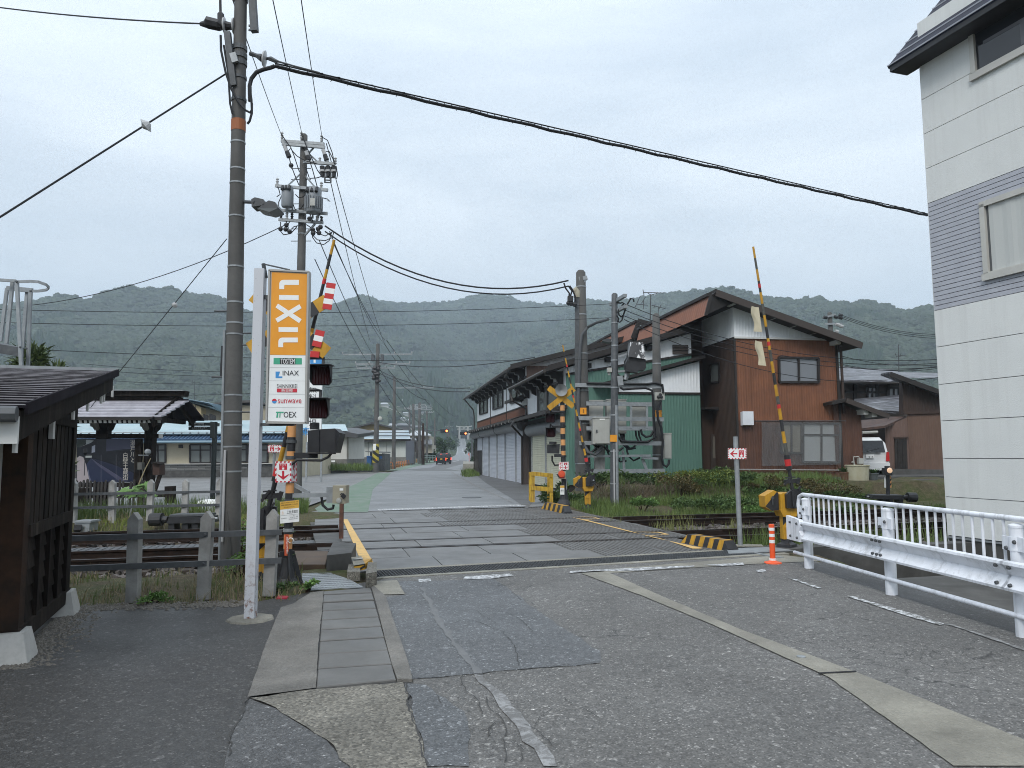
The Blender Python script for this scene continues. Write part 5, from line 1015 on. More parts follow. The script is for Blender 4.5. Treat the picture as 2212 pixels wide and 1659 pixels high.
chock('wheel_stop_kerb','near right yellow and black striped kerb at the deck edge',[G(*KA6(1625,272)),G(*KA6(1850,316))],.17,5,'striped deck kerbs')
chock('wheel_stop_kerb','far yellow and black striped kerb before the far signal pole',[G(*KA6(940,104)),G(*KA6(1050,129))],.2,5,'striped deck kerbs')
# ------------------------------------------------------------------ warehouse along the far road and the brown house
BA=radians(10);ES=V3((cos(BA),sin(BA),0));ED=V3((-sin(BA),cos(BA),0));NB=A(1225,1040,31.0);NB.z=0
def B(s,d,z):return V3((NB.x,NB.y,0))+ES*s+ED*d+V3((0,0,z))
def fs(px,D=0.0):p=onv(*px,B(0,D,0),ES)-B(0,D,0);return p.dot(ES),p.z
def fd(px,s=0.0):p=onv(*px,B(s,0,0),ED)-B(s,0,0);return p.dot(ED),p.z
def siding(name,col,col2,st=.35):return mat(name,col,col2,2.2,.55,streak=st,grime=tuple(c*.45 for c in col))
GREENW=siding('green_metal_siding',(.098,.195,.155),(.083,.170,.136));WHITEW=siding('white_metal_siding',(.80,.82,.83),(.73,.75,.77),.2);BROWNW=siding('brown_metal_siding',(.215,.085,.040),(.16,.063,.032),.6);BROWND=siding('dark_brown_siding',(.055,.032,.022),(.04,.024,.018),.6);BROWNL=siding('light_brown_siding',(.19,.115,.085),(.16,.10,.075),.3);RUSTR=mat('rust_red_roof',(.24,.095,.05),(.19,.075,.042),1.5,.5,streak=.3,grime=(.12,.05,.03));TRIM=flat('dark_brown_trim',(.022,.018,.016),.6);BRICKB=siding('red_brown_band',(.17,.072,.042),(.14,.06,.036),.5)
def corr(parent,name,pos,s0,s1,zb,zt_,m,sp=.13,amp=.011):
 """ribbed metal wall: pos(s, out, z); zb, zt_ numbers or functions of s"""
 fb_=zb if callable(zb)else(lambda s:zb);ft=zt_ if callable(zt_)else(lambda s:zt_);mb=MB();n_=max(1,int(abs(s1-s0)/sp));vs=[]
 for k in range(n_+1):
  s=s0+(s1-s0)*k/n_;s_b=s0+(s1-s0)*min(n_,k+.55)/n_;s_c=s0+(s1-s0)*min(n_,k+.78)/n_
  for ss,o in((s,0),(s_b,0),(s_c,amp)):vs+=[pos(ss,o,fb_(ss)),pos(ss,o,ft(ss))]
 N=len(vs)//2;mb.add(vs,[(2*i,2*i+2,2*i+3,2*i+1)for i in range(N-1)]);return part(parent,name,mb,m)
def lin(p,q_):return lambda s:p[1]+(q_[1]-p[1])*(s-p[0])/(q_[0]-p[0])
def win(parent,quad,m=DFRAME,fr=.07,div=1,glass=None,hz=0,proud=.04,outv=None):
 """window from four corners (bl, br, tr, tl)"""
 bl,br,tr,tl=[V3(q_)for q_ in quad];o=(outv or(br-bl).cross(tl-bl).normalized())*proud;f=MB()
 up=o.normalized()
 f.beam(bl+o/2,br+o/2,fr,proud*2,up).beam(tl+o/2,tr+o/2,fr,proud*2,up).beam(bl+o/2,tl+o/2,fr,proud*2,up).beam(br+o/2,tr+o/2,fr,proud*2,up)
 for k in range(1,div+1):a_,b_=bl.lerp(br,k/(div+1)),tl.lerp(tr,k/(div+1));f.beam(a_+o/2,b_+o/2,fr*.8,proud*1.6,up)
 for k in range(1,hz+1):a_,b_=bl.lerp(tl,1-.3*k),br.lerp(tr,1-.3*k);f.beam(a_+o/2,b_+o/2,fr*.8,proud*1.6,up)
 w_=part(parent,'window',f,m);part(w_,'pane',MB().face([bl+o*.3,br+o*.3,tr+o*.3,tl+o*.3]),glass or GLASS);return w_
CURT=flat('glass_over_curtain',(.12,.12,.115),.1,0,.6)
wh=thing('warehouse','long two storey roller shutter warehouse with green and white metal siding','warehouse',B(0,0,0))
pF=lambda D:(lambda s,o,z:B(s,D-o,z));pS=lambda S_:(lambda d,o,z:B(S_-o,d,z))
# solid bodies behind the skins
part(wh,'inner_wall',MB().prism([B(.05,.05,0),B(6.0,.05,0),B(6.0,8.6,0),B(.05,8.6,0)],(0,0,4.6)).prism([B(.05,8.65,0),B(9,8.65,0),B(9,29.3,0),B(.05,29.3,0)],(0,0,5.2)),TRIM)
r0,r1=fs(KZ6(785,612)),fs(KZ6(1597,387));g0,g1=fs(KZ6(785,657)),fs(KZ6(1597,527));sR=r1[0]
corr(wh,'green_siding',pF(0),0,sR,.3,lin(g0,g1),GREENW);corr(wh,'white_siding',pF(0),0,sR,lin(g0,g1),lin(r0,r1),WHITEW)
part(wh,'trim_strip',MB().beam(B(0,-.03,lin(g0,g1)(0)),B(sR,-.03,lin(g0,g1)(sR)),.05,.09),TRIM)
def verge(D,a_,b_,over=.45,h=.22,dl=.5):
 f=lin(a_,b_);part(wh,'verge_board',MB().beam(B(a_[0]-dl,D-over,f(a_[0]-dl)+.17),B(b_[0],D-over,f(b_[0])+.17),.06,h),TRIM)
verge(0,r0,r1,.4,.26,.95)
for px in((905,605),(1045,565),(1315,487)):
 s_,z_=fs(KZ6(*px));part(wh,'purlin_end',MB().beam(B(s_,-.3,z_),B(s_,.1,z_),.28,.2),BLACKM)
 # lean-to in front
LD_=-.4;l0,l1=fs(KZ6(1115,712),LD_),fs(KZ6(1657,567),LD_);lz=fs(KZ6(1400,785),LD_)[1];lf=lin(l0,l1);ls=fs(KZ6(1105,780),LD_)[0]
corr(wh,'green_siding',pF(LD_),ls,l1[0]-.03,.3,lambda s:min(lz,lf(s)),GREENW);corr(wh,'white_siding',pF(LD_),ls+.1,l1[0]-.03,lz,lambda s:max(lz+.001,lf(s)-.03),WHITEW)
part(wh,'trim_strip',MB().beam(B(ls,LD_-.03,lz),B(l1[0],LD_-.03,lz),.05,.09),TRIM);part(wh,'lean_to_side',MB().face([B(ls,LD_,.2),B(ls,0,.2),B(ls,0,lf(ls)),B(ls,LD_,lf(ls))]).face([B(l1[0]-.02,LD_,.2),B(l1[0]-.02,3.2,.2),B(l1[0]-.02,3.2,lf(l1[0])),B(l1[0]-.02,LD_,lf(l1[0]))]),GREENW)
part(wh,'lean_to_roof',MB().prism([B(ls-.9,LD_-.35,lf(ls-.9)+.04),B(l1[0]+.1,LD_-.35,lf(l1[0]+.1)+.04),B(l1[0]+.1,LD_-.35,lf(l1[0]+.1)+.19),B(ls-.9,LD_-.35,lf(ls-.9)+.16)],ED*.8),TRIM)
s_,z_=fs(KZ6(1525,495));part(wh,'vent_louvre',MB().prism([B(s_-.35,-.02,z_-.2),B(s_+.35,-.02,z_-.2),B(s_+.35,-.02,z_+.2),B(s_-.35,-.02,z_+.2)],ED*-.06).beam(B(s_-.35,-.1,z_+.1),B(s_+.35,-.1,z_+.1),.05,.04).beam(B(s_-.35,-.1,z_-.02),B(s_+.35,-.1,z_-.02),.05,.04),flat('louvre_brown',(.05,.04,.035)))
# roofs: eave line along the road, rising away from it
def roof(dn0,dn1,eave_px,ov,rise_s,name='roof',th_=.14,k=.277):
 z_=eave_px;m=MB().prism([B(-ov,dn0,z_),B(rise_s,dn0,z_+k*(rise_s+ov)),B(rise_s,dn0,z_+k*(rise_s+ov)+th_),B(-ov,dn0,z_+th_)],ED*(dn1-dn0));rf=part(wh,name,m,TRIM)
 part(rf,'gutter',MB().rod(B(-ov-.07,dn0,z_+.02),B(-ov-.07,dn1,z_+.02),.075,8),flat('brown_gutter',(.045,.038,.034),.4));return z_
RSB=(r1[1]-r0[1])/(r1[0]-r0[0]);ze1=roof(-.5,8.2,r0[1]-RSB*(r0[0]+.95)+.06,.95,5.9,k=RSB);ze2=roof(8.0,29.9,6.07,.95,9.3,k=.26)
# far higher block: brown and white gable facing the tracks
c0,c1=(-.95,6.05),(5.97,7.85);cz=fs(KZ6(700,601),8.55)[1]
corr(wh,'brown_siding',pF(8.55),0,c1[0],2.5,lambda s:min(cz,lin(c0,c1)(s)),BROWNL);corr(wh,'white_siding',pF(8.55),0,c1[0],cz,lambda s:max(cz+.001,lin(c0,c1)(s)),WHITEW);part(wh,'trim_strip',MB().beam(B(0,8.5,cz),B(c1[0],8.5,cz),.05,.07),WEND)
f=lin(c0,c1);part(wh,'verge_board',MB().beam(B(-.95,7.95,f(-.95)+.12),B(c1[0]+.3,7.95,f(c1[0]+.3)+.12),.06,.26),TRIM)
# rust red steep roof strips farther back
def rust(a_,b_,D,L_,name='rust_roof',parent=None):
 (s0,z0),(s1,z1)=fs(a_,D),fs(b_,D);m=MB();n_=int(L_/.22);vs=[]
 for k in range(n_+1):
  for o in(0,.03)if k<n_ else(0,):
   dd_=D+L_*(k+(.6 if o else 0))/n_;vs+=[B(s0-o,dd_,z0),B(s1-o,dd_,z1)]
 N=len(vs)//2;m.add(vs,[(2*i,2*i+1,2*i+3,2*i+2)for i in range(N-1)]);return part(parent or wh,name,m,RUSTR),s0,z0,s1,z1
_,s0,z0,s1,z1=rust(KB3(1272,885),KB3(1200,1125),6.4,11.5);part(wh,'ridge_trim',MB().beam(B(s0,6.3,z0+.05),B(s0,18,z0+.05),.18,.12).beam(B(s0,6.2,z0+.03),B(s0+1.6,6.2,z0-.35),.08,.3).beam(B(s0+.03,6.2,z0-.1),B(s1,6.2,z1),.06,.22),TRIM);part(wh,'rear_gable',MB().face([B(s0,6.5,z0-.1),B(s1,6.5,z1-2),B(s0+4,6.5,z1-2),B(s0+4,6.5,z0-1)]),TRIM)
# street side: upper storey of the white section
def sq_(pts,S_=0.0):return[B(S_,*fd(KB2(*p),S_))for p in pts]
D0,D1=8.55,fd(KB2(165,930))[0];zw0=(fd(KB2(168,928))[1]+fd(KB2(620,790))[1])/2;zbr=(fd(KB2(170,1000))[1]+fd(KB2(620,910))[1])/2;zsh=fd(KB2(600,1040))[1];zup=ze2+.2
corr(wh,'white_siding',pS(0),D0,D1,zw0,zup,WHITEW,.9,.012);corr(wh,'brown_band',pS(0),D0,D1,zbr-.2,zw0,BRICKB,.12,.015);part(wh,'trim_strip',MB().beam(B(-.03,D0,zw0),B(-.03,D1,zw0),.05,.06),INK)
for px in(312,490):d_=fd(KB2(px,800))[0];part(wh,'joint_strip',MB().beam(B(-.02,d_,zbr),B(-.02,d_,zup-.6),.05,.05,(0,1,0)),TRIM)
fz_=[fd(KB2(x,y))[1]for x,y in((195,700),(453,590),(677,490))];zfr=sum(fz_)/3
part(wh,'frieze_beam',MB().beam(B(-.03,D0,zfr+.06),B(-.03,D1,zfr+.06),.08,.12),TRIM)
k=D0+.4
while k<D1:part(wh,'frieze_post',MB().beam(B(-.03,k,zfr),B(-.03,k,zup),.07,.14,(0,1,0)),TRIM);k+=1.55
nbk=11
BRK=MB().prism([(0,-.07,0),(-.75,-.07,.0),(-.75,-.07,-.16),(-.55,-.07,-.16),(-.5,-.07,-.3),(-.3,-.07,-.32),(-.22,-.07,-.5),(0,-.07,-.62)],(0,.14,0));BRE=MB().tube([(-.76,0,-.02),(-.76,0,-.17),(-.56,0,-.18),(-.51,0,-.31),(-.3,0,-.33),(-.23,0,-.5)],.035,5)
bme,ble=BRK.data('eave_bracket',TRIM),BRE.data('bracket_edge',mat('bracket_edge_grey',(.28,.28,.27),None,3,.6))
for D_,n_,ze_,dd0,dd1 in((0,11,ze2,D0+.6,D1-.6),(0,5,ze1,.5,7.8)):
 for k in range(n_):
  p_=WM[wh.name].inverted()@B(-.02,dd0+(dd1-dd0)*k/(n_-1),ze_+.12);o=piece(wh,'eave_bracket',bme,p_,(0,0,BA));piece(o,'bracket_edge',ble,(0,-.02,0))
for q_ in([(195,853),(280,828),(280,675),(195,706)],[(344,799),(453,765),(453,592),(344,632)],[(536,730),(677,690),(677,492),(536,550)]):win(wh,sq_(q_)[::-1][1:]+sq_(q_)[::-1][:1]if False else[sq_(q_)[i]for i in(0,1,2,3)],DFRAME,.1,1,CURT,0,.06,-ES)
# pent eave and shutter boxes of the white section
part(wh,'pent_eave',MB().prism([B(-.02,D0-.3,zbr+.1),B(-.9,D0-.3,zbr-.18),B(-.9,D0-.3,zbr-.28),B(-.02,D0-.3,zbr-.1)],ED*(D1-D0+.9)),TRIM)
k=D0+.2
while k<D1:part(wh,'eave_rafter',MB().beam(B(-.05,k,zbr-.2),B(-.93,k,zbr-.3),.07,.1),TRIM);part(wh,'rafter_end',MB().beam(B(-.94,k,zbr-.30),B(-.93,k,zbr-.30),.06,.12),WEND);k+=1.25
SHB=mat('grey_shutter_box',(.17,.175,.18),(.13,.135,.14),2,.45,streak=.3);part(wh,'shutter_box',MB().tube([B(-.22,D0+.1,zsh+.28),B(-.22,D1+.8,zsh+.28)],.33,14),SHB,smooth=True)
for px in(255,437):d_=fd(KB2(px,1060))[0];part(wh,'box_strap',MB().tube([B(-.22,d_,zsh+.28),B(-.22,d_+.12,zsh+.28)],.35,14),TRIM)
SHW=mat('white_shutter_slats',(.54,.56,.61),(.48,.50,.55),1.5,.5,streak=.25);SHC=mat('cream_shutter_slats',(.58,.57,.44),(.52,.51,.39),1.5,.5,streak=.25)
def shutter(d0,d1,z0,z1,m,S_=0.0):
 mb=MB();n_=int((z1-z0)/.085);vs=[]
 for k in range(n_):
  a_,b_=z0+(z1-z0)*k/n_,z0+(z1-z0)*(k+1)/n_;mid=a_+(b_-a_)*.8
  for z,o in((a_,.0),(mid,.0),(mid,-.03),(b_-.003,-.03)):vs+=[B(S_-.04-o,d0,z),B(S_-.04-o,d1,z)]
 N=len(vs)//2;mb.add(vs,[(2*i,2*i+1,2*i+3,2*i+2)for i in range(N-1)]);s_=part(wh,'roller_shutter',mb,m)
 for dd_ in(d0,d1):part(s_,'guide_rail',MB().beam(B(S_-.06,dd_,z0),B(S_-.06,dd_,z1),.09,.08,(0,1,0)),STEEL)
dsh=[fd(KB2(x,y))[0]for x,y in((722,1300),(603,1300),(488,1300),(394,1300),(308,1300),(231,1300),(166,1200))]
for i in range(6):shutter(dsh[i]+.05,dsh[i+1]-.05,.02 if i<5 else 1.9,zsh+.1,SHW)
part(wh,'end_post',MB().beam(B(-.02,D1-.1,0),B(-.02,D1-.1,zsh),.35,.3,(0,1,0)).beam(B(-.02,dsh[5],0),B(-.02,dsh[5],zsh),.12,.12,(0,1,0)),CONC_D)
for i in(2,4):part(wh,'shutter_post',MB().beam(B(-.06,dsh[i],0),B(-.06,dsh[i],zsh),.13,.12,(0,1,0)),TRIM)
part(wh,'shop_post',MB().beam(B(-.04,8.4,0),B(-.04,8.4,zsh+.4),.45,.3,(0,1,0)),flat('brown_post',(.06,.045,.04),.6));part(wh,'downpipe',MB().tube([B(-.32,8.3,0),B(-.32,8.3,2.5),B(-.9,8.2,3.1),B(-.95,7.0,3.3)],.06,8),flat('brown_gutter',(.045,.038,.034)),smooth=True)
part(wh,'downpipe',MB().tube([B(-1.0,8.3,ze2),B(-1.0,9.6,ze2-.3),B(-.2,9.6,ze2-1.2),B(-.2,9.0,4.4)],.055,8),MATS['brown_gutter'],smooth=True);part(wh,'downpipe',MB().tube([B(-1.0,8.2,ze1),B(-.9,7.9,ze1-.6),B(-.12,8.2,ze1-1.0),B(-.12,8.2,3.4)],.055,8),MATS['brown_gutter'],smooth=True)
part(wh,'downpipe',MB().tube([B(-1.0,D1+.6,ze2),B(-.3,D1+.3,ze2-.9),B(-.25,D1+.1,ze2-1.4),B(-.25,D1+.1,.3)],.055,8),MATS['brown_gutter'],smooth=True)
# cream shop section
zc1=(fd(KB2(790,1075))[1]+fd(KB2(1080,1060))[1])/2;zcb=(fd(KB2(790,905))[1]+fd(KB2(1000,850))[1])/2;zct=(fd(KB2(790,855))[1]+fd(KB2(1050,790))[1])/2
dm=fd(KB2(935,1200))[0];dl_=fd(KB2(780,1200))[0]
shutter(.5,dm-.04,.1,zc1,SHC);shutter(dm+.04,dl_,.1,zc1,SHC);part(wh,'shutter_box',MB().tube([B(-.15,.2,zc1+.25),B(-.15,dl_,zc1+.25)],.3,14),SHB,smooth=True)
part(wh,'shutter_head',MB().prism([B(0,.1,zc1),B(0,8.2,zc1),B(0,8.2,zcb),B(0,.1,zcb)],ES*.05),TRIM)
corr(wh,'green_siding',pS(0),.0,8.3,zcb-.05,zct,GREENW);corr(wh,'white_siding',pS(0),.0,8.3,zct,ze1+.3,WHITEW,.9,.01);corr(wh,'green_siding',pS(0),.0,.5,.1,zcb,GREENW)
win(wh,sq_([(845,830),(1060,775),(1060,500),(845,560)]),flat('grey_brown_frame',(.10,.095,.09),.5),.09,1,flat('glass_over_lace',(.16,.165,.16),.08,0,.6),0,.06,-ES)
part(wh,'pent_eave',MB().prism([B(-.02,-.3,zcb+.3),B(-.95,-.3,zcb-.0),B(-.95,-.3,zcb-.12),B(-.02,-.3,zcb+.1)],ED*8.5),TRIM)
for k in range(6):part(wh,'eave_rafter',MB().beam(B(-.05,.2+k*1.5,zcb+.08),B(-.96,.2+k*1.5,zcb-.16),.07,.1),TRIM)
part(wh,'small_pent_roof',MB().prism([B(-.02,8.4,zcb+1.45),B(-.9,8.4,zcb+1.15),B(-.9,8.4,zcb+1.0),B(-.02,8.4,zcb+1.2)],ED*2.0),TRIM)
solo('wall_meter_box',MB().prism([B(.35,-.02,1.15),B(.62,-.02,1.15),B(.62,-.02,2.0),B(.35,-.02,2.0)],ED*-.22),BOX,'tall grey meter box on the left end of the green wall','meter box')
# brown two storey house
HZ=.6;H0=G(*KZ7(590,1345),HZ);hd=(H0-B(0,0,0)).dot(ED);hs0=(H0-B(0,0,0)).dot(ES);hs=lambda px:fs(px,hd)
ho_=thing('brown_house','two storey house with orange brown metal siding and white gable','house',H0)
hs1=hs(KZ7(1240,600))[0];ztrim=(hs(KZ7(548,414))[1]+hs(KZ7(1230,432))[1])/2;hA,hB_=hs(KZ7(548,177)),hs(KZ7(1225,412));hf=lin(hA,hB_)
part(ho_,'inner_wall',MB().prism([B(hs0+.05,hd+.06,.3),B(hs1-.05,hd+.06,.3),B(hs1-.05,hd+9,.3),B(hs0+.05,hd+9,.3)],(0,0,ztrim-.35)),TRIM)
ZM_=hs(KZ7(900,700))[1]
BROWN2=siding('weathered_dark_brown_siding',(.125,.056,.034),(.085,.040,.027),.7);ZL_=hs(KZ7(900,965))[1];corr(ho_,'brown_siding',pF(hd),hs0,hs1,HZ-.3,ZL_,BROWN2,.11);corr(ho_,'brown_siding',pF(hd-.003),hs0,hs1,ZL_,ZM_,BROWNW,.11);corr(ho_,'brown_siding',pF(hd-.006),hs0,hs1,ZM_-.0,ztrim,BROWNW,.11);corr(ho_,'white_siding',pF(hd),hs0,hs1,ztrim+.04,hf,WHITEW,.13)
part(ho_,'trim_strip',MB().beam(B(hs0-.02,hd-.05,ztrim),B(hs1+.05,hd-.05,ztrim),.07,.08),WEND)
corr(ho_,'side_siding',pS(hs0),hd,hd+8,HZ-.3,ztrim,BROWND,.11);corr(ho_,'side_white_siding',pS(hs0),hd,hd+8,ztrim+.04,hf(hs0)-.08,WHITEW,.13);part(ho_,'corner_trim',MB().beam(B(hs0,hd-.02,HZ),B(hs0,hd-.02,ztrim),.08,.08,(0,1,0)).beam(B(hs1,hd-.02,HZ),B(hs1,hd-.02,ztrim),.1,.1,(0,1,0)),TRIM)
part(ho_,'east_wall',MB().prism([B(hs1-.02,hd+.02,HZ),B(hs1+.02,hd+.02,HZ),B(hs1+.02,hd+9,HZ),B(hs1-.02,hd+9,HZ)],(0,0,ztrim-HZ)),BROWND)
FO=hd-.75;rk,re_=fs(KZ7(437,112),FO),fs(KZ7(1405,462),FO);rff=lin(rk,re_)
part(ho_,'roof',MB().prism([B(rk[0],FO,rk[1]-.1),B(re_[0],FO,re_[1]-.1),B(re_[0],FO,re_[1]+.12),B(rk[0],FO,rk[1]+.12)],ED*9),TRIM);part(ho_,'barge_board',MB().beam(B(rk[0],FO-.03,rk[1]-.05),B(re_[0],FO-.03,re_[1]-.05),.05,.26),flat('brown_barge',(.05,.038,.032),.55))
for px in((562,183),(838,278),(975,328),(1108,375),(1242,432)):s_,z_=fs(KZ7(*px),hd-.4);part(ho_,'purlin_end',MB().beam(B(s_,hd-.5,z_),B(s_,hd+.1,z_),.2,.16 if px[0]<1200 else .36),WEND)
r_,s0,z0,s1,z1=rust(KZ7(398,140),KZ7(368,268),FO,8.2,'rust_roof',ho_);part(ho_,'ridge_trim',MB().beam(B(s0-.02,FO,z0+.06),B(s0-.02,FO+8.3,z0+.06),.2,.12).beam(B(s0+.02,FO-.03,z0),B(s1,FO-.03,z1),.06,.12),TRIM);part(ho_,'ridge_soffit',MB().prism([B(s1,FO,z1),B(s0,FO,z0),B(rk[0],FO,rk[1]),B(hs0,FO+.3,hf(hs0)-.02)],ED*8),TRIM)
part(ho_,'recess_wall',MB().prism([B(hs0-1.3,hd+3.0,HZ),B(hs0-.02,hd+3.0,HZ),B(hs0-.02,hd+3.0,z1+.6),B(hs0-1.3,hd+3.0,z1+.2)],ED*5),BROWND)
def hq(pts,D=0.0):return[B(*(lambda v:(v[0],hd-D,v[1]))(fs(KZ7(*p),hd-D)))for p in pts]
win(ho_,hq([(853,712),(1115,712),(1112,553),(850,548)]),DFRAME,.09,1,flat('upper_window_glass',(.16,.17,.185),.06,0,.8),0,.07)
w_=win(ho_,[B(hs0,*(lambda v:(v[0],v[1]))(fd(KZ7(*p),hs0)))for p in((405,715),(463,708),(463,582),(405,592))],DFRAME,.07,0,flat('side_window_glass',(.17,.18,.17),.2),0,.05,-ES)
for pts,gl in(([(868,1178),(1003,1180),(1003,982),(868,980)],flat('glass_over_cream_blind',(.32,.30,.24),.15,0,.6)),([(1012,1240),(1255,1243),(1255,985),(1012,982)],flat('frosted_glass',(.60,.63,.63),.3,0,.5))):win(ho_,hq(pts),flat('brown_grey_frame',(.09,.085,.08),.5),.08,1,gl,1 if pts[0][0]>1000 else 0,.05)
vh=MB();c_=hq([(602,1000),(672,1000),(672,965),(602,965)],0);vh.prism([c_[0]+ED*0,c_[1],c_[1]-ED*.22+V3((0,0,.02)),c_[0]-ED*.22+V3((0,0,.02))],(0,0,.4));vh.prism([c_[0]+V3((0,0,.4)),c_[1]+V3((0,0,.4)),c_[1]-ED*.22+V3((0,0,.42)),c_[0]-ED*.22+V3((0,0,.42))],(0,0,.15));part(ho_,'vent_hood',vh,WHITE)
# entry porch on the left of the house
pp=[hq([p],-2.2)[0]for p in((345,1345),(570,1345),(570,890),(345,880))];po_=part(ho_,'porch_wall',MB().prism(pp,ED*.25),BROWND);part(ho_,'porch_roof',MB().beam(hq([(345,885)],-1.9)[0],hq([(570,895)],-1.9)[0],.7,.1),TRIM)
dq=hq([(402,1330),(512,1330),(512,1060),(402,1058)],-2.12);dr_=part(ho_,'door',MB().prism(dq,ED*-.05),flat('dark_door',(.045,.035,.03),.5));part(dr_,'door_glass',MB().face([dq[0].lerp(dq[3],.42).lerp(dq[1].lerp(dq[2],.42),.1)-ED*.055,dq[0].lerp(dq[3],.42).lerp(dq[1].lerp(dq[2],.42),.9)-ED*.055,dq[0].lerp(dq[3],.95).lerp(dq[1].lerp(dq[2],.95),.9)-ED*.055,dq[0].lerp(dq[3],.95).lerp(dq[1].lerp(dq[2],.95),.1)-ED*.055]),flat('door_glass',(.13,.12,.10),.12))
part(ho_,'flue_pipe',MB().tube([hq([(470,965)],-2.2)[0],hq([(478,960)],-2.0)[0],hq([(492,975)],-1.9)[0]],.09,10),STEEL,smooth=True)
# single storey part on the right
es1=hs(KZ7(1398,1000))[0];ez_=hs(KZ7(1300,850))[1];eA,eP,eE=fs(KZ7(1205,852),hd-.6),fs(KZ7(1300,832),hd-.6),fs(KZ7(1585,940),hd-.6)
corr(ho_,'brown_siding',pF(hd-.05),hs(KZ7(1212,900))[0],es1,HZ-.3,lin((eP[0],eP[1]),(eE[0],eE[1]-.25)),BROWN2,.11);part(ho_,'annex_side',MB().prism([B(es1,hd,HZ),B(es1,hd+4,HZ),B(es1-.05,hd+4,HZ),B(es1-.05,hd,HZ)],(0,0,ez_-HZ-.5)),BROWND)
part(ho_,'annex_roof',MB().prism([B(eP[0],hd-.6,eP[1]-.06),B(eE[0],hd-.6,eE[1]-.06),B(eE[0],hd-.6,eE[1]+.08),B(eP[0],hd-.6,eP[1]+.08),B(eA[0],hd-.6,eA[1]+.06),B(eA[0],hd-.6,eA[1]-.06)],ED*4.5),TRIM);part(ho_,'barge_board',MB().beam(B(eP[0],hd-.63,eP[1]),B(eE[0],hd-.63,eE[1]),.04,.2),MATS['brown_barge'])
for px in((1428,905),(1486,922)):s_,z_=fs(KZ7(*px),hd-.45);part(ho_,'purlin_end',MB().beam(B(s_,hd-.5,z_),B(s_,hd,z_),.22,.26),WEND)
part(ho_,'downpipe',MB().tube([B(hs1+.15,hd-.1,ztrim-.3),B(hs1+.15,hd-.1,3.2)],.06,8),BROWND)
# insect net hung over the window
NET=NT('grey_mesh_net');tb=NET.n('ShaderNodeBsdfTransparent');mx=NET.n('ShaderNodeMixShader');mx.inputs[0].default_value=.45;NET.set(base_color=(.15,.152,.155),roughness=.8);NET.l(tb.outputs[0],mx.inputs[1]);NET.l(NET.b.outputs[0],mx.inputs[2]);NET.l(mx.outputs[0],NET.out.inputs[0]);NET=NET.mat
nm_=MB();vs=[];n_=26
tlq,trq,brq,blq=hq([(738,970),(1270,968),(1272,1258),(745,1268)],.16)
for i in range(n_+1):
 for j in range(7):vs.append(tlq.lerp(trq,i/n_).lerp(blq.lerp(brq,i/n_),j/6)-ED*(.015*sin(i*1.9+j)+.02*sin(j*.9)))
nm_.add(vs,[(i*7+j,i*7+j+1,(i+1)*7+j+1,(i+1)*7+j)for i in range(n_)for j in range(6)]);net=solo('window_net',nm_,NET,'grey mesh net hung across the lower window of the brown house','net')
part(net,'hanging_rod',MB().rod(tlq-ED*.02-ES*.3,trq-ED*.02+ES*.2,.02),STEEL_D);part(net,'bottom_pipe',MB().rod(hq([(590,1290)],.1)[0],hq([(1310,1296)],.1)[0],.022),flat('grey_pipe',(.3,.29,.28)))
# water tub, meter, planters
tb0=G(*KZ7(1380,1362),HZ-.02);tub=solo('water_tub',MB().lathe(tb0,[(.37,0),(.405,.5),(.425,.51),(.425,.55),(.385,.55),(.37,.52),(0,.52)],22,cap=False),mat('stained_cream_plastic',(.50,.48,.36),(.42,.38,.26),3,.5,streak=.5,grime=(.26,.2,.1)),'round cream stained water tub before the corner of the brown house','tub',smooth=True)
mt=thing('gas_meter','white gas meter with pipes above the cream water tub','meter',hq([(1388,1255)],.1)[0]);part(mt,'meter_body',MB().prism(hq([(1372,1252),(1404,1252),(1404,1216),(1372,1214)],.1),ED*-.15),BOX);part(mt,'pipe',MB().tube(hq([(1355,1270),(1352,1230),(1350,1208),(1385,1206),(1388,1216)],.15),.025,6).tube(hq([(1355,1270),(1356,1250),(1340,1240)],.15),.035,6),BOX)
for(x,y),(r_,h_),mm,lab in(((1297,1362),(.19,.30),mat('terracotta_planter',(.16,.085,.05),None,4,.7),'terracotta planter with low green leaves left of the cream tub'),((1482,1362),(.19,.26),flat('grey_planter',(.10,.11,.11),.6),'grey planter with a broad leafed plant right of the cream tub')):
 p_=G(*KZ7(x,y),HZ-.02);pl=thing('flower_pot',lab,'flower pot',p_,0,'pots by the water tub');part(pl,'pot',MB().lathe(p_,[(r_*.72,0),(r_*.9,h_*.8),(r_,h_*.82),(r_,h_),(r_*.8,h_)],14),mm)
 m=MB()
 for k in range(46):
  a_=random.uniform(0,6.28);q_=p_+V3((cos(a_)*r_*.6*random.random(),sin(a_)*r_*.6*random.random(),h_));d_=V3((cos(a_)*.7,sin(a_)*.7,random.uniform(.3,1))).normalized()*random.uniform(.1,.28);sdv=d_.cross(V3((0,0,1))).normalized()*random.uniform(.03,.06);m.add([q_-sdv*.2,q_+d_*.5-sdv,q_+d_,q_+d_*.5+sdv],[(0,1,2,3)])
 part(pl,'plant',m,mat('pot_leaves',(.10,.17,.04),(.05,.10,.03),9,.6))
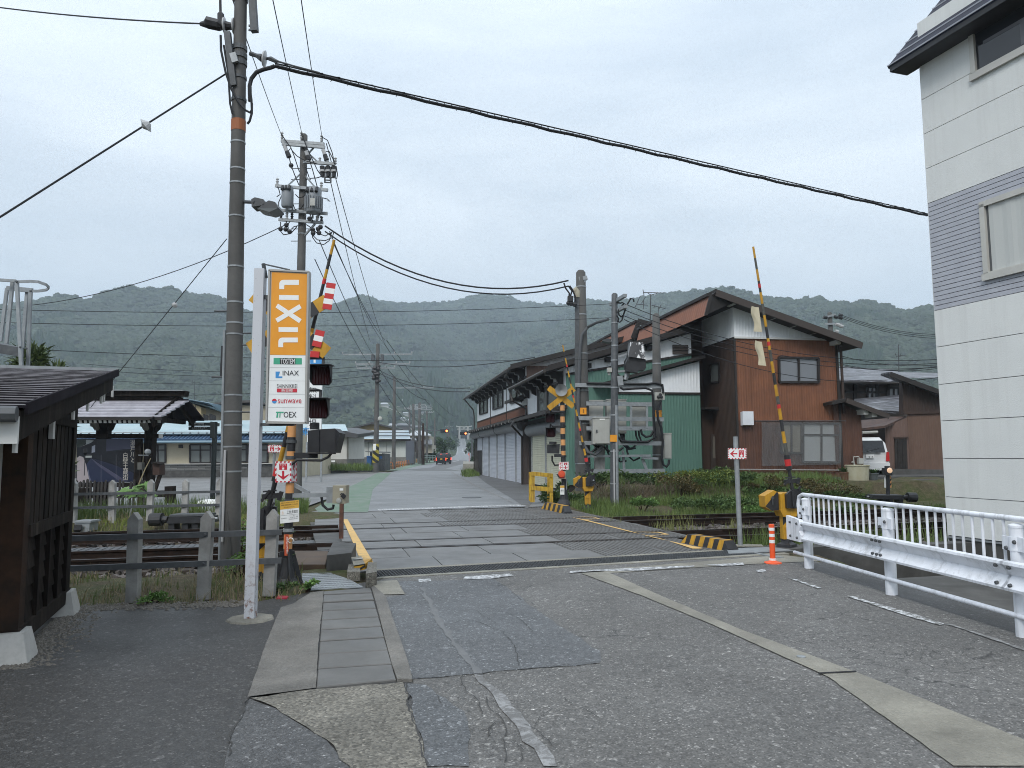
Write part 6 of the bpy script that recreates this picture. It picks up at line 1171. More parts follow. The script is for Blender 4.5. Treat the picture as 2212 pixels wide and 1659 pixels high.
 # ------------------------------------------------------------------ far side of the crossing: signal, barrier, yellow guard frame
fbp=G(*KB1(612,1545));barrier('barrier_machine','far yellow barrier machine with raised arm before the green wall',fbp,.05,A(*KZ6(748,466),fbp.y-.2),.68)
fc=G(*KB1(382,1522));f5=thing('crossing_signal','far crossing signal with yellow cross and loudspeaker on a banded pole','crossing signal',fc,0,'level crossing signals')
def cf(x,y,d=0.0):return A(*KB1(x,y),fc.y+d)
ftop=cf(362,428)
def fp(y):t=(cf(370,y).z-fc.z)/(ftop.z-fc.z);return V3(fc).lerp(ftop,t)
ys_=[428,485,540,597,650,706,762,820,874,930,985,1040,1430]
for i in range(len(ys_)-1):part(f5,'pole_band',MB().tube([fp(ys_[i+1]),fp(ys_[i])],.075,12),(PEACH,BLACK)[i%2],smooth=True)
part(f5,'base_flange',MB().lathe(fc,[(.26,0),(.24,.06),(.14,.2),(.09,.5)],14),BLACK)
for y in(600,745,1035):part(f5,'clamp',MB().tube([fp(y+8),fp(y-8)],.1,10),BLACK)
for a_,b_,d in(((228,368),(475,552),-.10),((228,570),(478,375),-.13)):part(f5,'cross_arm',MB().beam(cf(*a_,d),cf(*b_,d),.012,.17,(cf(*b_)-cf(*a_)).cross(V3((0,1,0)))),YEL)
sk=part(f5,'loudspeaker',MB().lathe(cf(352,395,-.1),[(.06,.25),(.07,.1),(.11,-.03),(.19,-.12),(.19,-.14),(.165,-.12),(.07,.0),(.0,.02)],18,(0,1,0),cap=False),flat('speaker_grey',(.24,.25,.25),.4),smooth=True)
for(x,y)in((247,668),(250,808)):
 c_=cf(x,y,-.1);l_=lamp(f5,c_,.155,dpt=.17);part(l_,'lamp_arm',MB().tube([fp(y-62),cf(270,y-62,-.05),c_+V3((0,.05,.27)),c_+V3((0,.08,.15))],.035,8),BLACK,smooth=True)
di=part(f5,'direction_indicator',MB().prism([cf(218,1008),cf(335,1012),cf(340,918),cf(218,922)],(0,.35,0)).tube([cf(272,918),cf(272,895)],.12,10),BLACK);part(di,'indicator_arm',MB().beam(cf(285,1030),cf(365,1030),.1,.1),BLACK);part(di,'indicator_cable',MB().tube([cf(265,1030,-.1),cf(265,1080,-.1),cf(290,1125,-.1),cf(335,1120,-.1)],.03,6),RUBBER,smooth=True)
o_=cf(330,1168,-.14);sos_board('sos_board',f5,o_,cf(362,1172,-.2)-o_,cf(330,1092,-.14)-o_);o_=cf(364,1172,-.2);sos_board('sos_board',f5,o_,cf(428,1170,-.16)-o_,cf(364,1092,-.2)-o_)
eb=part(f5,'button_box',MB().prism([cf(328,1258,-.2),cf(398,1258,-.2),cf(398,1182,-.2),cf(328,1182,-.2)],(0,.25,0)),BOX_B);part(eb,'red_button',MB().lathe(cf(357,1210,-.2),[(.11,0),(.10,.06),(.0,.07)],14,(0,-1,0)),flat('button_red',(.6,.08,.03),.4));part(eb,'red_print',MB().face([cf(338,1252,-.205),cf(385,1252,-.205),cf(385,1232,-.205),cf(338,1232,-.205)]),INKR);part(eb,'padlock',MB().beam(cf(318,1230,-.2),cf(328,1222,-.2),.06,.12),BLACK)
ip_=part(f5,'information_plate',MB().prism([cf(342,1410,-.14),cf(384,1412,-.14),cf(384,1322,-.14),cf(342,1322,-.14)],(0,-.01,0)),SIGNW);part(ip_,'yellow_print',MB().face([cf(342,1345,-.155),cf(384,1345,-.155),cf(384,1323,-.155),cf(342,1323,-.155)]),SIGNY);txt(ip_,'lettering','踏切',cf(350,1380,-.156),cf(378,1380,-.156)-cf(350,1380,-.156),cf(350,1362,-.156)-cf(350,1380,-.156),INK)
part(f5,'cable_conduit',MB().tube([cf(400,1260),cf(402,1460),cf(425,1510),cf(580,1514)],.035,6),STEEL,smooth=True)
yb0=V3((A(*KB1(60,1480),23.9).x,23.9,0));yf=thing('yellow_guard_frame','rusty yellow steel guard frame beside the far road edge','guard frame',yb0)
def cy(x,y,d=0.0):return A(*KB1(x,y),23.9+d)
for x0,x1,y0,y1,d in((52,92,1485,1195,0),(218,240,1480,1240,.5),(242,272,1482,1215,0),(38,52,1470,1190,.3)):part(yf,'post',MB().beam(cy((x0+x1)/2,y0,d),cy((x0+x1)/2,y1,d),(x1-x0)*.0036,.12,(0,1,0)),YEL_R)
for y0,y1,h in((1205,1225,35),(1345,1362,38)):part(yf,'rail',MB().beam(cy(60,y0,-.05),cy(272,y1,-.05),.08,h*.0036),YEL_R)
# ------------------------------------------------------------------ cabinet poles by the green wall
def simple_pole(name,label,base,top,r0,r1,bands=(),group='utility poles',cat='utility pole',m=None):
 p_=thing(name,label,cat,base,0,group);b_,t_=V3(base),V3(top);part(p_,'shaft',MB().tube([b_,b_.lerp(t_,.5),t_,t_+(t_-b_).normalized()*r1*.5],[r0,(r0+r1)/2,r1,r1*.6],14),m or CONC_P,smooth=True)
 for f in bands:c_=b_.lerp(t_,f);r=r0+(r1-r0)*f;part(p_,'band',MB().tube([c_,c_+V3((0,0,.04))],r+.012,12),STEEL)
 return p_
YA,YB_,YC=26.2,23.0,26.6
def ca(x,y,d=0.0,Y=YA):return A(*KB1(x,y),Y+d)
pA0=ca(566,1230);pA0.z=.3;pA=simple_pole('utility_pole','tall concrete pole left of the grey cabinets before green wall',pA0,A(*KB3(453,150),YA),.28,.17,(.12,.3,.45,.62,.8,.93))
pB0=G(*KB1(872,1520));pB=simple_pole('utility_pole','slender steel pole with orange plate and lamp before grey cabinets',pB0,A(*KB3(952,475),YB_),.135,.095,(.1,.25,.42,.55,.68,.75,.86),m=STEEL_D)
pC0=ca(1300,1275,0,YC);pC=simple_pole('utility_pole','shorter concrete pole right of the grey cabinets, beneath no wires',pC0,A(*KB3(1562,780),YC),.2,.13,(.15,.4,.55,.7))
part(pB,'conduit',MB().tube([A(*KB1(900,1520),YB_-.1),A(*KB1(890,540),YB_-.1)],.05,8),STEEL,smooth=True);part(pB,'conduit',MB().tube([A(*KB1(873,1500),YB_-.15),A(*KB1(868,970),YB_-.15)],.025,6),flat('pale_plastic',(.42,.42,.42)))
part(pB,'orange_plate',MB().prism([A(*KB1(830,895),YB_-.16),A(*KB1(898,895),YB_-.16),A(*KB1(898,828),YB_-.16),A(*KB1(830,828),YB_-.16)],(0,.02,0)),SIGNO)
for p_,(x0,y0,x1,y1),Y in((pA,(537,628,600,563),YA),(pC,(1272,652,1333,588),YC)):
 o_=A(*KB1(x0,y1),Y-.3);pl=part(p_,'number_plate',MB().prism([A(*KB1(x0,y1),Y-.3),A(*KB1(x1,y1),Y-.3),A(*KB1(x1,y0),Y-.3),A(*KB1(x0,y0),Y-.3)],(0,.02,0)),SIGNO);xm=(x0+x1)/2;part(pl,'number_print',MB().face([A(*KB1(xm-2,y1-33+10),Y-.305),A(*KB1(xm+3,y1-33+10),Y-.305),A(*KB1(xm+3,y0+10),Y-.305),A(*KB1(xm-2,y0+10),Y-.305)])if False else MB().face([A(*KB1(xm-2,(y0+y1)/2+18),Y-.31),A(*KB1(xm+3,(y0+y1)/2+18),Y-.31),A(*KB1(xm+3,(y0+y1)/2-18),Y-.31),A(*KB1(xm-2,(y0+y1)/2-18),Y-.31)]),INK)
part(pA,'side_channel',MB().beam(A(*KB3(398,520),YA-.1),A(*KB1(505,1100),YA-.1),.14,.18,(0,1,0)),STEEL_D);part(pA,'weather_head',MB().tube([A(*KB3(398,520),YA-.1),A(*KB3(398,430),YA-.1),A(*KB3(385,405),YA-.1),A(*KB3(350,430),YA-.1)],[.12,.13,.13,.1],10),BOX_B,smooth=True)
part(pA,'top_bracket',MB().beam(A(*KB3(425,245),YA-.1),A(*KB3(548,225),YA-.1),.12,.14).beam(A(*KB3(490,285),YA-.1),A(*KB3(540,240),YA-.1),.06,.08),STEEL)
part(pA,'grey_conduit',MB().tube([A(*KB3(855,838),YB_+1.0),A(*KB3(700,880),YA-1),A(*KB3(560,950),YA-.3),A(*KB3(470,1060),YA-.3),A(*KB3(445,1250),YA-.3),A(*KB1(525,300),YA-.3),A(*KB1(520,600),YA-.3),A(*KB1(560,900),YA-.4),A(*KB1(620,1000),YA-.6),A(*KB1(690,1022),YA-.6),A(*KB1(745,975),YA-.6),A(*KB1(752,930),YA-.6)],.05,8),CABLE_G,smooth=True)
# rack: horizontal steel beams with the cabinets
rk_=thing('cabinet_rack','rack of horizontal steel beams bolted between two concrete poles','rack',V3((ca(900,1180).x,YA,.5)))
for x0,x1,y0,y1 in((490,1345,343,354),(598,1258,522,532),(515,1350,665,678),(598,1250,765,766),(530,1360,908,912),(605,1362,1185,1178),(600,1225,1038,1030)):part(rk_,'beam',MB().beam(ca(x0,y0,-.32),ca(x1,y1,-.32),.12,.14 if y0!=1038 else .08),STEEL)
for x in(1035,1190):part(rk_,'upright',MB().beam(ca(x,765,-.36),ca(x,525,-.36),.07,.07,(0,1,0)),STEEL)
part(rk_,'post',MB().beam(V3((ca(725,1320).x,YA,.3)),ca(728,920),.35,.25,(0,1,0)),CONC_T);part(rk_,'strut',MB().beam(ca(1145,1060,-.2),ca(1225,1270,-.2),.06,.1).rod(ca(955,980,-.2),ca(975,1275,-.2),.05).beam(ca(1140,1052,-.3),ca(1300,1060,-.3),.1,.08),STEEL)
for i,(x0,y0,x1,y1,d,dep,lab)in enumerate(((600,800,765,490,.0,.5,'big grey control cabinet at the left of the steel rack'),(797,815,990,482,.0,.55,'big grey control cabinet behind the slender steel pole'),(1040,755,1186,543,.0,.4,'square grey cabinet at the right of the steel rack'),(664,918,827,660,-.9,.5,'light grey front cabinet with a door label, nearest in the rack'),(1352,1062,1430,812,.1,.4,'narrow grey cabinet right of the shorter concrete pole'))):
 cb_=thing('control_cabinet',lab,'cabinet',ca((x0+x1)/2,y0,d),0,'trackside cabinets');part(cb_,'body',MB().prism([ca(x0,y0,d),ca(x1,y0,d),ca(x1,y1,d),ca(x0,y1,d)],(0,dep,0)),BOX)
 part(cb_,'lid',MB().prism([ca(x0-3,y1+6,d-.03),ca(x1+3,y1+6,d-.03),ca(x1+3,y1-3,d-.03),ca(x0-3,y1-3,d-.03)],(0,dep+.06,0)),BOX)
 w3=(x1-x0)*.12;part(cb_,'door',MB().prism([ca(x0+w3*(i!=2),y0-8,d),ca(x1-4,y0-8,d),ca(x1-4,y1+12,d),ca(x0+w3*(i!=2),y1+12,d)],(0,-.025,0)),BOX)
 if i==3:part(cb_,'handle',MB().beam(ca(700,805,d-.03),ca(700,778,d-.03),.05,.04,(0,1,0)),STEEL_D);part(cb_,'label_plate',MB().prism([ca(728,682,d-.03),ca(778,682,d-.03),ca(778,670,d-.03),ca(728,670,d-.03)],(0,-.005,0)),INKW)
for x,y0 in((630,800),(645,800),(935,818),(950,818),(965,818),(1078,775),(1108,775),(990,930),(800,930),(860,940)):
 part(rk_,'cable',MB().tube([ca(x,y0,-.1),ca(x+6,y0+60,-.15),ca(x+25,y0+110,-.2),ca(x+70,y0+150,-.2),ca(x+130,y0+120+random.uniform(-30,30),-.2)],.035,6),CABLE,smooth=True)
for pth in([(600,322),(690,326),(850,328),(1000,330),(1180,333),(1270,322),(1340,340),(1350,420)],[(930,365),(960,385),(1040,378),(1180,372),(1240,395),(1250,470),(1255,660),(1270,850),(1200,895),(1040,895),(940,890),(905,840)],[(1130,775),(1140,820),(1180,848),(1225,840),(1255,790)],[(1325,490),(1290,600),(1300,680),(1330,760),(1345,900),(1335,1050),(1350,1120),(1380,1140),(1402,1110),(1405,1070)],[(770,940),(800,975),(850,1000),(910,985),(960,950)],[(600,995),(650,995),(700,960)]):part(rk_,'cable',MB().tube([ca(x,y,-.42)for x,y in pth],.045,6),CABLE,smooth=True)
sbx=thing('speaker_box','white box with three dark knobs on the shorter concrete pole','box',ca(1315,485,-.3));part(sbx,'box',MB().prism([ca(1268,485,-.4),ca(1363,485,-.4),ca(1363,412,-.4),ca(1268,412,-.4)],(0,.3,0)),BOX)
for x,y in((1300,458),(1316,455),(1330,458),(1320,436)):part(sbx,'knob',MB().lathe(ca(x,y,-.4),[(.06,0),(.05,.05),(0,.06)],8,(0,-1,0)),BLACK)
# hooded railway signal seen from behind on the slender pole
sgn=thing('railway_signal','black hooded railway signal with flaking white paint on its hood','railway signal',A(*KB3(1260,1600),YB_))
def cs_(x,y,d=0.0):return A(*KB3(x,y),YB_+d)
BLK_FL=NT('flaked_black_paint');_p=BLK_FL.pos((2.2,2.2,.55),world=False);BLK_FL.set(base_color=BLK_FL.mix(BLK_FL.ramp(BLK_FL.noise(_p,2.2,5,.7),[(.54,0),(.58,1)]),(.013,.013,.015),(.62,.62,.62)),roughness=.45);BLK_FL=BLK_FL.mat
part(sgn,'hood',MB().prism([cs_(1185,1170,-.3),cs_(1370,1172,-.3),cs_(1410,1420,-.5),cs_(1165,1390,-.5)],(0,.5,.02)),BLK_FL);part(sgn,'backboard',MB().prism([cs_(1165,1380,-.4),cs_(1412,1430,-.4),cs_(1415,1550,-.4),cs_(1390,1590,-.4),cs_(1300,1590,-.4),cs_(1295,1625,-.4),cs_(1130,1600,-.4),cs_(1120,1480,-.4)],(0,.35,0)),BLACK);part(sgn,'lamp_case',MB().prism([cs_(1120,1600,.0),cs_(1200,1610,.0),cs_(1210,1400,0),cs_(1160,1350,0),cs_(1118,1440,0)],(0,.4,0)),BLACKM);part(sgn,'bracket',MB().beam(cs_(1000,1610),cs_(1340,1580),.12,.06).beam(cs_(990,1395),cs_(1150,1345),.05,.06).rod(cs_(1145,1620),cs_(1110,1730),.08).beam(A(*KB1(898,305),YB_),A(*KB1(950,300),YB_),.3,.3),STEEL)
part(sgn,'signal_cable',MB().tube([A(*KB1(890,230),YB_),A(*KB1(930,258),YB_),A(*KB1(990,255),YB_),A(*KB1(1015,230),YB_)],.03,6),CABLE,smooth=True)
part(pB,'junction_box',MB().prism([A(*KB1(806,215),YB_-.1),A(*KB1(848,215),YB_-.1),A(*KB1(848,172),YB_-.1),A(*KB1(806,172),YB_-.1)],(0,.2,0)).beam(A(*KB1(820,245),YB_),A(*KB1(820,212),YB_),.07,.07,(0,1,0)),BOX)
sl2=thing('street_lamp','flat grey street lamp head on the slender steel pole','street lamp',cs_(900,1170));part(sl2,'housing',MB().prism([cs_(770,1158),cs_(880,1178),cs_(960,1165),cs_(950,1140),cs_(860,1118),cs_(785,1135)],(0,.3,0)),LAMPG);part(sl2,'arm',MB().rod(cs_(900,1150),cs_(950,1175),.05),STEEL)
part(pB,'crossarm',MB().beam(cs_(985,560),cs_(1110,485,-1.2),.10,.1).beam(cs_(1000,710),cs_(1120,645,-1.2),.10,.1).beam(cs_(885,620,.3),cs_(1000,580),.1,.1),STEEL)
for pth in([(985,590),(1040,600),(1065,590),(1090,600),(1060,640)],[(1000,720),(1020,780),(1050,800),(1075,790)],[(990,870),(1030,880),(1060,850),(1080,780),(1110,690),(1150,600),(1190,530),(1230,540),(1235,580)],[(985,780),(1010,830),(1000,870)],[(1060,660),(1020,690),(1000,720)]):part(pB,'jumper_cable',MB().tube([cs_(x,y,-.4)for x,y in pth],.025,5),CABLE,smooth=True)
part(pA,'drop_cable',MB().tube([A(*KB3(205,305),YA-.3),A(*KB3(230,380),YA-.3),A(*KB3(285,455),YA-.3),A(*KB3(275,600),YA-.3)],.03,5).tube([A(*KB3(270,345),YA-.3),A(*KB3(325,420),YA-.3),A(*KB3(305,480),YA-.3),A(*KB3(315,610),YA-.3)],.03,5).tube([A(*KB3(290,345),YA-.3),A(*KB3(330,400),YA-.3),A(*KB3(370,500),YA-.3),A(*KB3(366,625),YA-.3)],.03,5),CABLE)
for x,y in((275,598),(315,605),(366,620)):part(pA,'cable_plug',MB().ball(A(*KB3(x,y),YA-.3),.09,8),BLACK)
part(pA,'splice_box',MB().beam(A(*KB3(300,500),YA-.3),A(*KB3(300,575),YA-.3),.2,.2,(0,1,0)),BLACK)
# ------------------------------------------------------------------ aerials
def aerial(label,foot,top,elems):
 a_=thing('tv_aerial',label,'aerial',foot,0,'roof aerials');part(a_,'mast',MB().rod(foot,top,.025),STEEL_D);m=MB()
 for p,q_ in elems:m.rod(p,q_,.018,5)
 part(a_,'elements',m,STEEL_D);return a_
Y_=33.0;k3=lambda x,y:A(*KB3(x,y),Y_)
aerial('tall TV aerial with long boom above the rust red roof',k3(1477,870),k3(1485,470),[(k3(1370,440),k3(1678,450)),(k3(1370,400),k3(1385,480)),(k3(1440,450),k3(1490,480)),(k3(1490,480),k3(1580,455)),(k3(1285,615),k3(1440,630)),(k3(1330,495),k3(1250,670)),(k3(1410,505),k3(1350,600)),(k3(1380,560),k3(1375,685)),(k3(1500,630),k3(1700,680)),(k3(1600,650),k3(1595,760)),(k3(1550,620),k3(1530,670)),(k3(1640,620),k3(1610,680))]+[(k3(1400+i*45,437),k3(1400+i*45,455))for i in range(6)])
Y7=42.0;k6=lambda x,y:A(*KB6(x,y),Y7)
# ------------------------------------------------------------------ neighbours right of the brown house
ROOFT=NT('wet_roof_tiles');_p=ROOFT.pos((1,1,1));_w=ROOFT.n('ShaderNodeTexWave');_w.inputs['Scale'].default_value=1.2;_w.inputs['Distortion'].default_value=2;ROOFT.l(ROOFT.pos((.6,5,5)),_w.inputs['Vector']);ROOFT.set(base_color=ROOFT.mix(ROOFT.ramp(ROOFT.noise(ROOFT.pos((.9,9,9)),1.4,6,.7),[(.5,0),(.62,1)]),(.035,.032,.036),(.30,.31,.34)),roughness=.4);ROOFT=ROOFT.mat
th_=thing('tiled_house','dark house with wet grey tiled roofs behind the brown sheds','house',V3((k6(400,700).x,Y7,.5)));K=lambda x,y,d=0.0:A(*KB6(x,y),Y7+d)
part(th_,'wall',MB().prism([K(80,1000),K(640,1000),K(640,545),K(80,545)],(0,6,0)),flat('dim_brown_plaster',(.07,.055,.045),.8));part(th_,'roof',MB().prism([K(60,548,-1),K(640,555,-1),K(560,470,3.2),K(60,438,3.2)],(0,.05,.18)),ROOFT);part(th_,'gutter',MB().rod(K(60,545,-1.0),K(640,553,-1.0),.07),TRIM)
for x0,x1,y0,y1 in((330,405,585,675),(495,575,590,660)):win(th_,[K(x0,y1),K(x1,y1),K(x1,y0),K(x0,y0)],DFRAME,.1,1,flat('upper_window_glass',(.12,.125,.135)),0,.06)
for x in(235,410,490):part(th_,'timber_post',MB().beam(K(x,700,-.05),K(x,550,-.05),.18,.1,(0,1,0)),TRIM)
part(th_,'timber_band',MB().beam(K(160,618,-.05),K(500,625,-.05),.08,.12),TRIM);part(th_,'lower_roof',MB().prism([K(225,760,-5),K(625,795,-5),K(625,655,-.5),K(230,690,-.5)],(0,0,.12)),ROOFT)
for k in range(7):part(th_,'rafter_end',MB().beam(K(250+k*55,558,-1.0),K(250+k*55,558,.2),.1,.12),TRIM)
Y8=35.0;K8=lambda x,y,d=0.0:A(*KB6(x,y),Y8+d)
s2=thing('brown_shed','tall brown metal clad shed next to the white building','shed',V3((K8(770,1220).x,Y8,.6)));gx=lambda x:K8(x,1000).x
part(s2,'wall',MB().prism([K8(612,790),K8(1100,790),K8(1100,700),K8(612,538)],(0,.4,0)),BROWND);m=MB();xa,xb=K8(640,900).x,K8(1100,900).x;n_=int((xb-xa)/.11)
corr(s2,'lower_wall',lambda s,o,z:V3((s,Y8-.05-o,z)),xa,xb,.5,K8(700,785).z,siding('shed_brown_siding',(.14,.085,.06),(.12,.07,.05),.3),.11);corr(s2,'upper_wall',lambda s,o,z:V3((s,Y8-.03-o,z)),K8(612,790).x,xb,K8(700,785).z,lambda s:K8(612,545).z-(s-K8(612,545).x)*.29,BROWND,.11)
part(s2,'flashing',MB().beam(K8(612,785,-.1),K8(1100,768,-.1),.1,.14),BROWND);part(s2,'roof',MB().prism([K8(508,475,-.6),K8(1000,665,-.6),K8(1000,640,-.6),K8(508,462,-.6)],(0,.9,0)),ROOFT);part(s2,'barge_board',MB().beam(K8(508,480,-.65),K8(960,645,-.65),.05,.22),TRIM);part(s2,'ridge',MB().prism([K8(510,468,2.5),K8(1000,480,2.5),K8(1000,512,.5),K8(620,512,.5)],(0,.1,.05)),ROOFT)
s1=thing('lean_to_shed','low brown shed with rusty tiled roof and black plank door','shed',V3((K8(560,1215).x,Y8-.6,.6)));K9=lambda x,y,d=0.0:A(*KB6(x,y),Y8-.6+d)
corr(s1,'wall',lambda s,o,z:V3((s,Y8-.62-o,z)),K9(470,1000).x,K9(650,1000).x,.5,lambda s:K9(470,895).z+(s-K9(470,895).x)*.44,siding('shed_pinkish_siding',(.15,.095,.075),(.12,.075,.06),.3),.11);part(s1,'inner_wall',MB().prism([K9(295,1210,1.5),K9(655,1210,1.5),K9(655,900,1.5),K9(295,930,1.5)],(0,.1,0)).prism([K9(470,1210,.05),K9(478,1210,.05),K9(478,900,.05),K9(470,900,.05)],(0,1.5,0)),BROWND)
part(s1,'roof',MB().prism([K9(280,922,-.7),K9(470,900,-.7),K9(632,828,.8),K9(285,832,.8)],(0,0,.1)),mat('rusty_brown_tiles',(.10,.055,.04),(.045,.028,.024),5,.6));part(s1,'gutter',MB().rod(K9(290,938,-.7),K9(410,932,-.7),.06),BOX)
dq=[K9(548,1220,-.05),K9(645,1220,-.05),K9(636,980,-.05),K9(543,982,-.05)];dd_=part(s1,'door',MB().prism(dq,(0,.03,0)),BLACKM)
for k in range(5):a0_,a1_=dq[0].lerp(dq[1],k/5+.01),dq[0].lerp(dq[1],(k+1)/5-.01);b0_,b1_=dq[3].lerp(dq[2],k/5+.01),dq[3].lerp(dq[2],(k+1)/5-.01);part(dd_,'plank',MB().prism([a0_,a1_,b1_,b0_],(0,-.025-.006*(k%2),0)),mat('charred_plank',(.03,.025,.022),(.012,.011,.010),5,.8,streak=.3,grime=(.07,.065,.06)))
part(dd_,'door_frame',MB().beam(K9(538,978,-.08),K9(648,976,-.08),.06,.08),BROWND)
aerial('thin TV aerial on the tiled roof behind the sheds',k6(577,468),k6(573,250),[(k6(545,330),k6(640,340)),(k6(547,318),k6(560,350)),(k6(560,345),k6(605,338)),(k6(590,325),k6(585,350))])
# concrete retaining walls
rw=MB();Yw=29.4
solo('retaining_wall',MB().prism([A(*KB6(-10,1460),Yw+1),A(*KB6(1100,1480),Yw-.4),A(*KB6(1100,1300),Yw-.4),A(*KB6(60,1312),Yw+1)],(0,.4,0)).prism([A(*KB6(330,1480),Yw-.6),A(*KB6(1100,1490),Yw-1),A(*KB6(1100,1378),Yw-1),A(*KB6(330,1385),Yw-.6)],(0,.5,0)),CONC_D,'low dark concrete retaining wall in front of the white car','wall')
solo('retaining_wall',MB().prism([A(*KB6(505,1330),33.6),A(*KB6(1100,1330),33.4),A(*KB6(1100,1228),33.4),A(*KB6(505,1222),33.6)],(0,.3,0)),CONC_D,'upper concrete wall below the brown sheds, right of the white car','wall')
struct('house_yard',MB().prism([B(hs0-.5,hd+.0,.2),B(hs1+9,hd-.6,.2),B(hs1+12,hd+12,.2),B(hs0-.5,hd+12,.2)],(0,0,.38)),CONC_D)
# ------------------------------------------------------------------ vehicles
def loft(sections,m_):
 """sections: list of (y, [(x, z), ...]) closed loops of the same length"""
 n=len(sections[0][1]);vs=[V3((x,y,z))for y,lp in sections for x,z in lp];N=len(sections)
 m_.add(vs,[(i*n+k,i*n+(k+1)%n,(i+1)*n+(k+1)%n,(i+1)*n+k)for i in range(N-1)for k in range(n)]+[tuple(range(n))[::-1],tuple(range((N-1)*n,N*n))]);return m_
def car(name,label,loc,yaw,paint,Wd,Ht,Ln,plate,lit,glassm,group=None,badge=False):
 """rear end at local y = 0, car runs to +y"""
 t_=thing(name,label,'car',loc,yaw,group);h=Wd/2
 def lp(wl,zb,zt_,wr,r=.12):return[(-wl+.06,zb),(-wl,zb+.1),(-wl,zb+(zt_-zb)*.5),(-wr,zt_-r),(-wr+r,zt_),(wr-r,zt_),(wr,zt_-r),(wl,zb+(zt_-zb)*.5),(wl,zb+.1),(wl-.06,zb)]
 m=MB();bz=.24;loft([(.02,lp(h*.93,bz,Ht*.58,h*.9)),(.0,lp(h*.98,bz+.03,Ht*.6,h*.95)),(.1,lp(h,bz,Ht*.9,h*.86)),(.28,lp(h,bz,Ht*.985,h*.80)),(Ln*.45,lp(h,bz,Ht,h*.80)),(Ln*.62,lp(h,bz,Ht*.95,h*.8)),(Ln*.80,lp(h,bz,Ht*.60,h*.86)),(Ln*.97,lp(h*.95,bz,Ht*.50,h*.85)),(Ln,lp(h*.85,bz+.08,Ht*.4,h*.7))],m);part(t_,'body',m,paint,smooth=True,world=False)
 def q_(pts,nm,mm,par=None,th_=.015,ax=(0,-1,0)):return part(par or t_,nm,MB().prism([V3(p)for p in pts],V3(ax)*th_),mm,world=False)
 yg=lambda z:.0+.1*max(0,(z-Ht*.6)/(Ht*.3))
 rw_=q_([(-h*.80,yg(Ht*.60),Ht*.60),(h*.80,yg(Ht*.60),Ht*.60),(h*.74,.115,Ht*.90),(-h*.74,.115,Ht*.90)],'rear_window',glassm);part(rw_,'wiper',MB().beam((-h*.1,-.03,Ht*.615),(h*.5,-.01,Ht*.70),.012,.02),BLACK,world=False)
 q_([(-h*.96,.02,bz-.02),(h*.96,.02,bz-.02),(h*.98,.02,bz+.30),(-h*.98,.02,bz+.30)],'bumper',paint,th_=.09)
 pl_=q_([(-.17,-.03,Ht*.44),(.17,-.03,Ht*.44),(.17,-.03,Ht*.44+.165),(-.17,-.03,Ht*.44+.165)],'number_plate',INKW if plate!='' else SIGNY,th_=.02)
 if plate:
  M_=WM[t_.name];txt(pl_,'lettering',plate,M_@V3((-.06,-.054,Ht*.44+.02)),M_.to_3x3()@V3((.2,0,0)),V3((0,0,.08)),INK)
 q_([(-h*.55,-.01,Ht*.565),(h*.55,-.01,Ht*.565),(h*.55,-.01,Ht*.59),(-h*.55,-.01,Ht*.59)],'trim_bar',STEEL_D if not lit else BLACK,th_=.03)
 if badge:part(t_,'badge',MB().tube([(-.04,-.02,Ht*.70-.1),(-.03,-.02,Ht*.63-.1)],.008,5).tube([(.04,-.02,Ht*.70-.1),(.03,-.02,Ht*.63-.1)],.008,5).beam((-.035,-.02,Ht*.665-.1),(.035,-.02,Ht*.665-.1),.01,.014),STEEL,world=False)
 tl_m=flat('tail_lamp_red',(.45,.02,.02),.25)if not lit else flat('tail_lamp_lit',(.6,.03,.02),.3,0,.4,(1,.08,.03),1.0)
 for s_ in(-1,1):q_([(s_*h*.80,-.0,Ht*.36),(s_*h*.985,.0,Ht*.36),(s_*h*.985,.0,Ht*.60),(s_*h*.86,.0,Ht*.60)],'tail_lamp',tl_m,th_=.03)
 if lit:q_([(-.16,.16,Ht*.90),(.16,.16,Ht*.90),(.16,.17,Ht*.93),(-.16,.17,Ht*.93)],'brake_lamp',tl_m,th_=.05)
 for s_ in(-1,1):
  q_([(s_*(h+.004),Ln*.10,Ht*.62),(s_*(h+.004),Ln*.66,Ht*.62),(s_*h*.87,Ln*.58,Ht*.9),(s_*h*.87,Ln*.12,Ht*.9)],'side_window',glassm,th_=.012,ax=(s_,0,.2));part(t_,'mirror',MB().ball((s_*(h+.12),Ln*.64,Ht*.62),.1,8,(1,.6,.7)),paint,world=False)
  for yy in(Ln*.17,Ln*.80):
   wv=part(t_,'wheel',MB().lathe((s_*(h-.17),yy,.31),[(.31,-.09),(.32,0),(.31,.09),(.2,.1),(0,.1)],18,(s_,0,0)),RUBBER,world=False,smooth=True);part(wv,'rim',MB().lathe((s_*(h-.17),yy,.31),[(.2,.095),(.19,.11),(.04,.09),(0,.11)],12,(s_,0,0)),STEEL,world=False)
 return t_
CARW=flat('white_car_paint',(.66,.67,.67),.18,0,.6);CARB=flat('black_car_paint',(.012,.013,.015),.2,0,.6);CGL=glassy('car_glass',(.012,.014,.016),.05)
vy=33.4;vx=A(*KB6(352,1200),vy).x;car('parked_van','white minivan parked rear first beside the brown house',(vx,vy,.56),-.10,CARW,1.70,1.72,4.2,'215',False,CGL,badge=True)
cy0=A(*KB7(683,1450),118.0);car('waiting_car','nearer black car with lit tail lamps stopped at the far junction',(cy0.x,118.0,0),radians(7),CARB,1.48*1.1,1.8,3.4,'',True,CGL,'cars waiting at the junction');cy1=A(*KB7(775,1430),126.0);car('waiting_car','second black car just ahead and right of the nearer black car',(cy1.x,126.0,0),radians(7),CARB,1.6,1.85,4.4,'',True,CGL,'cars waiting at the junction')
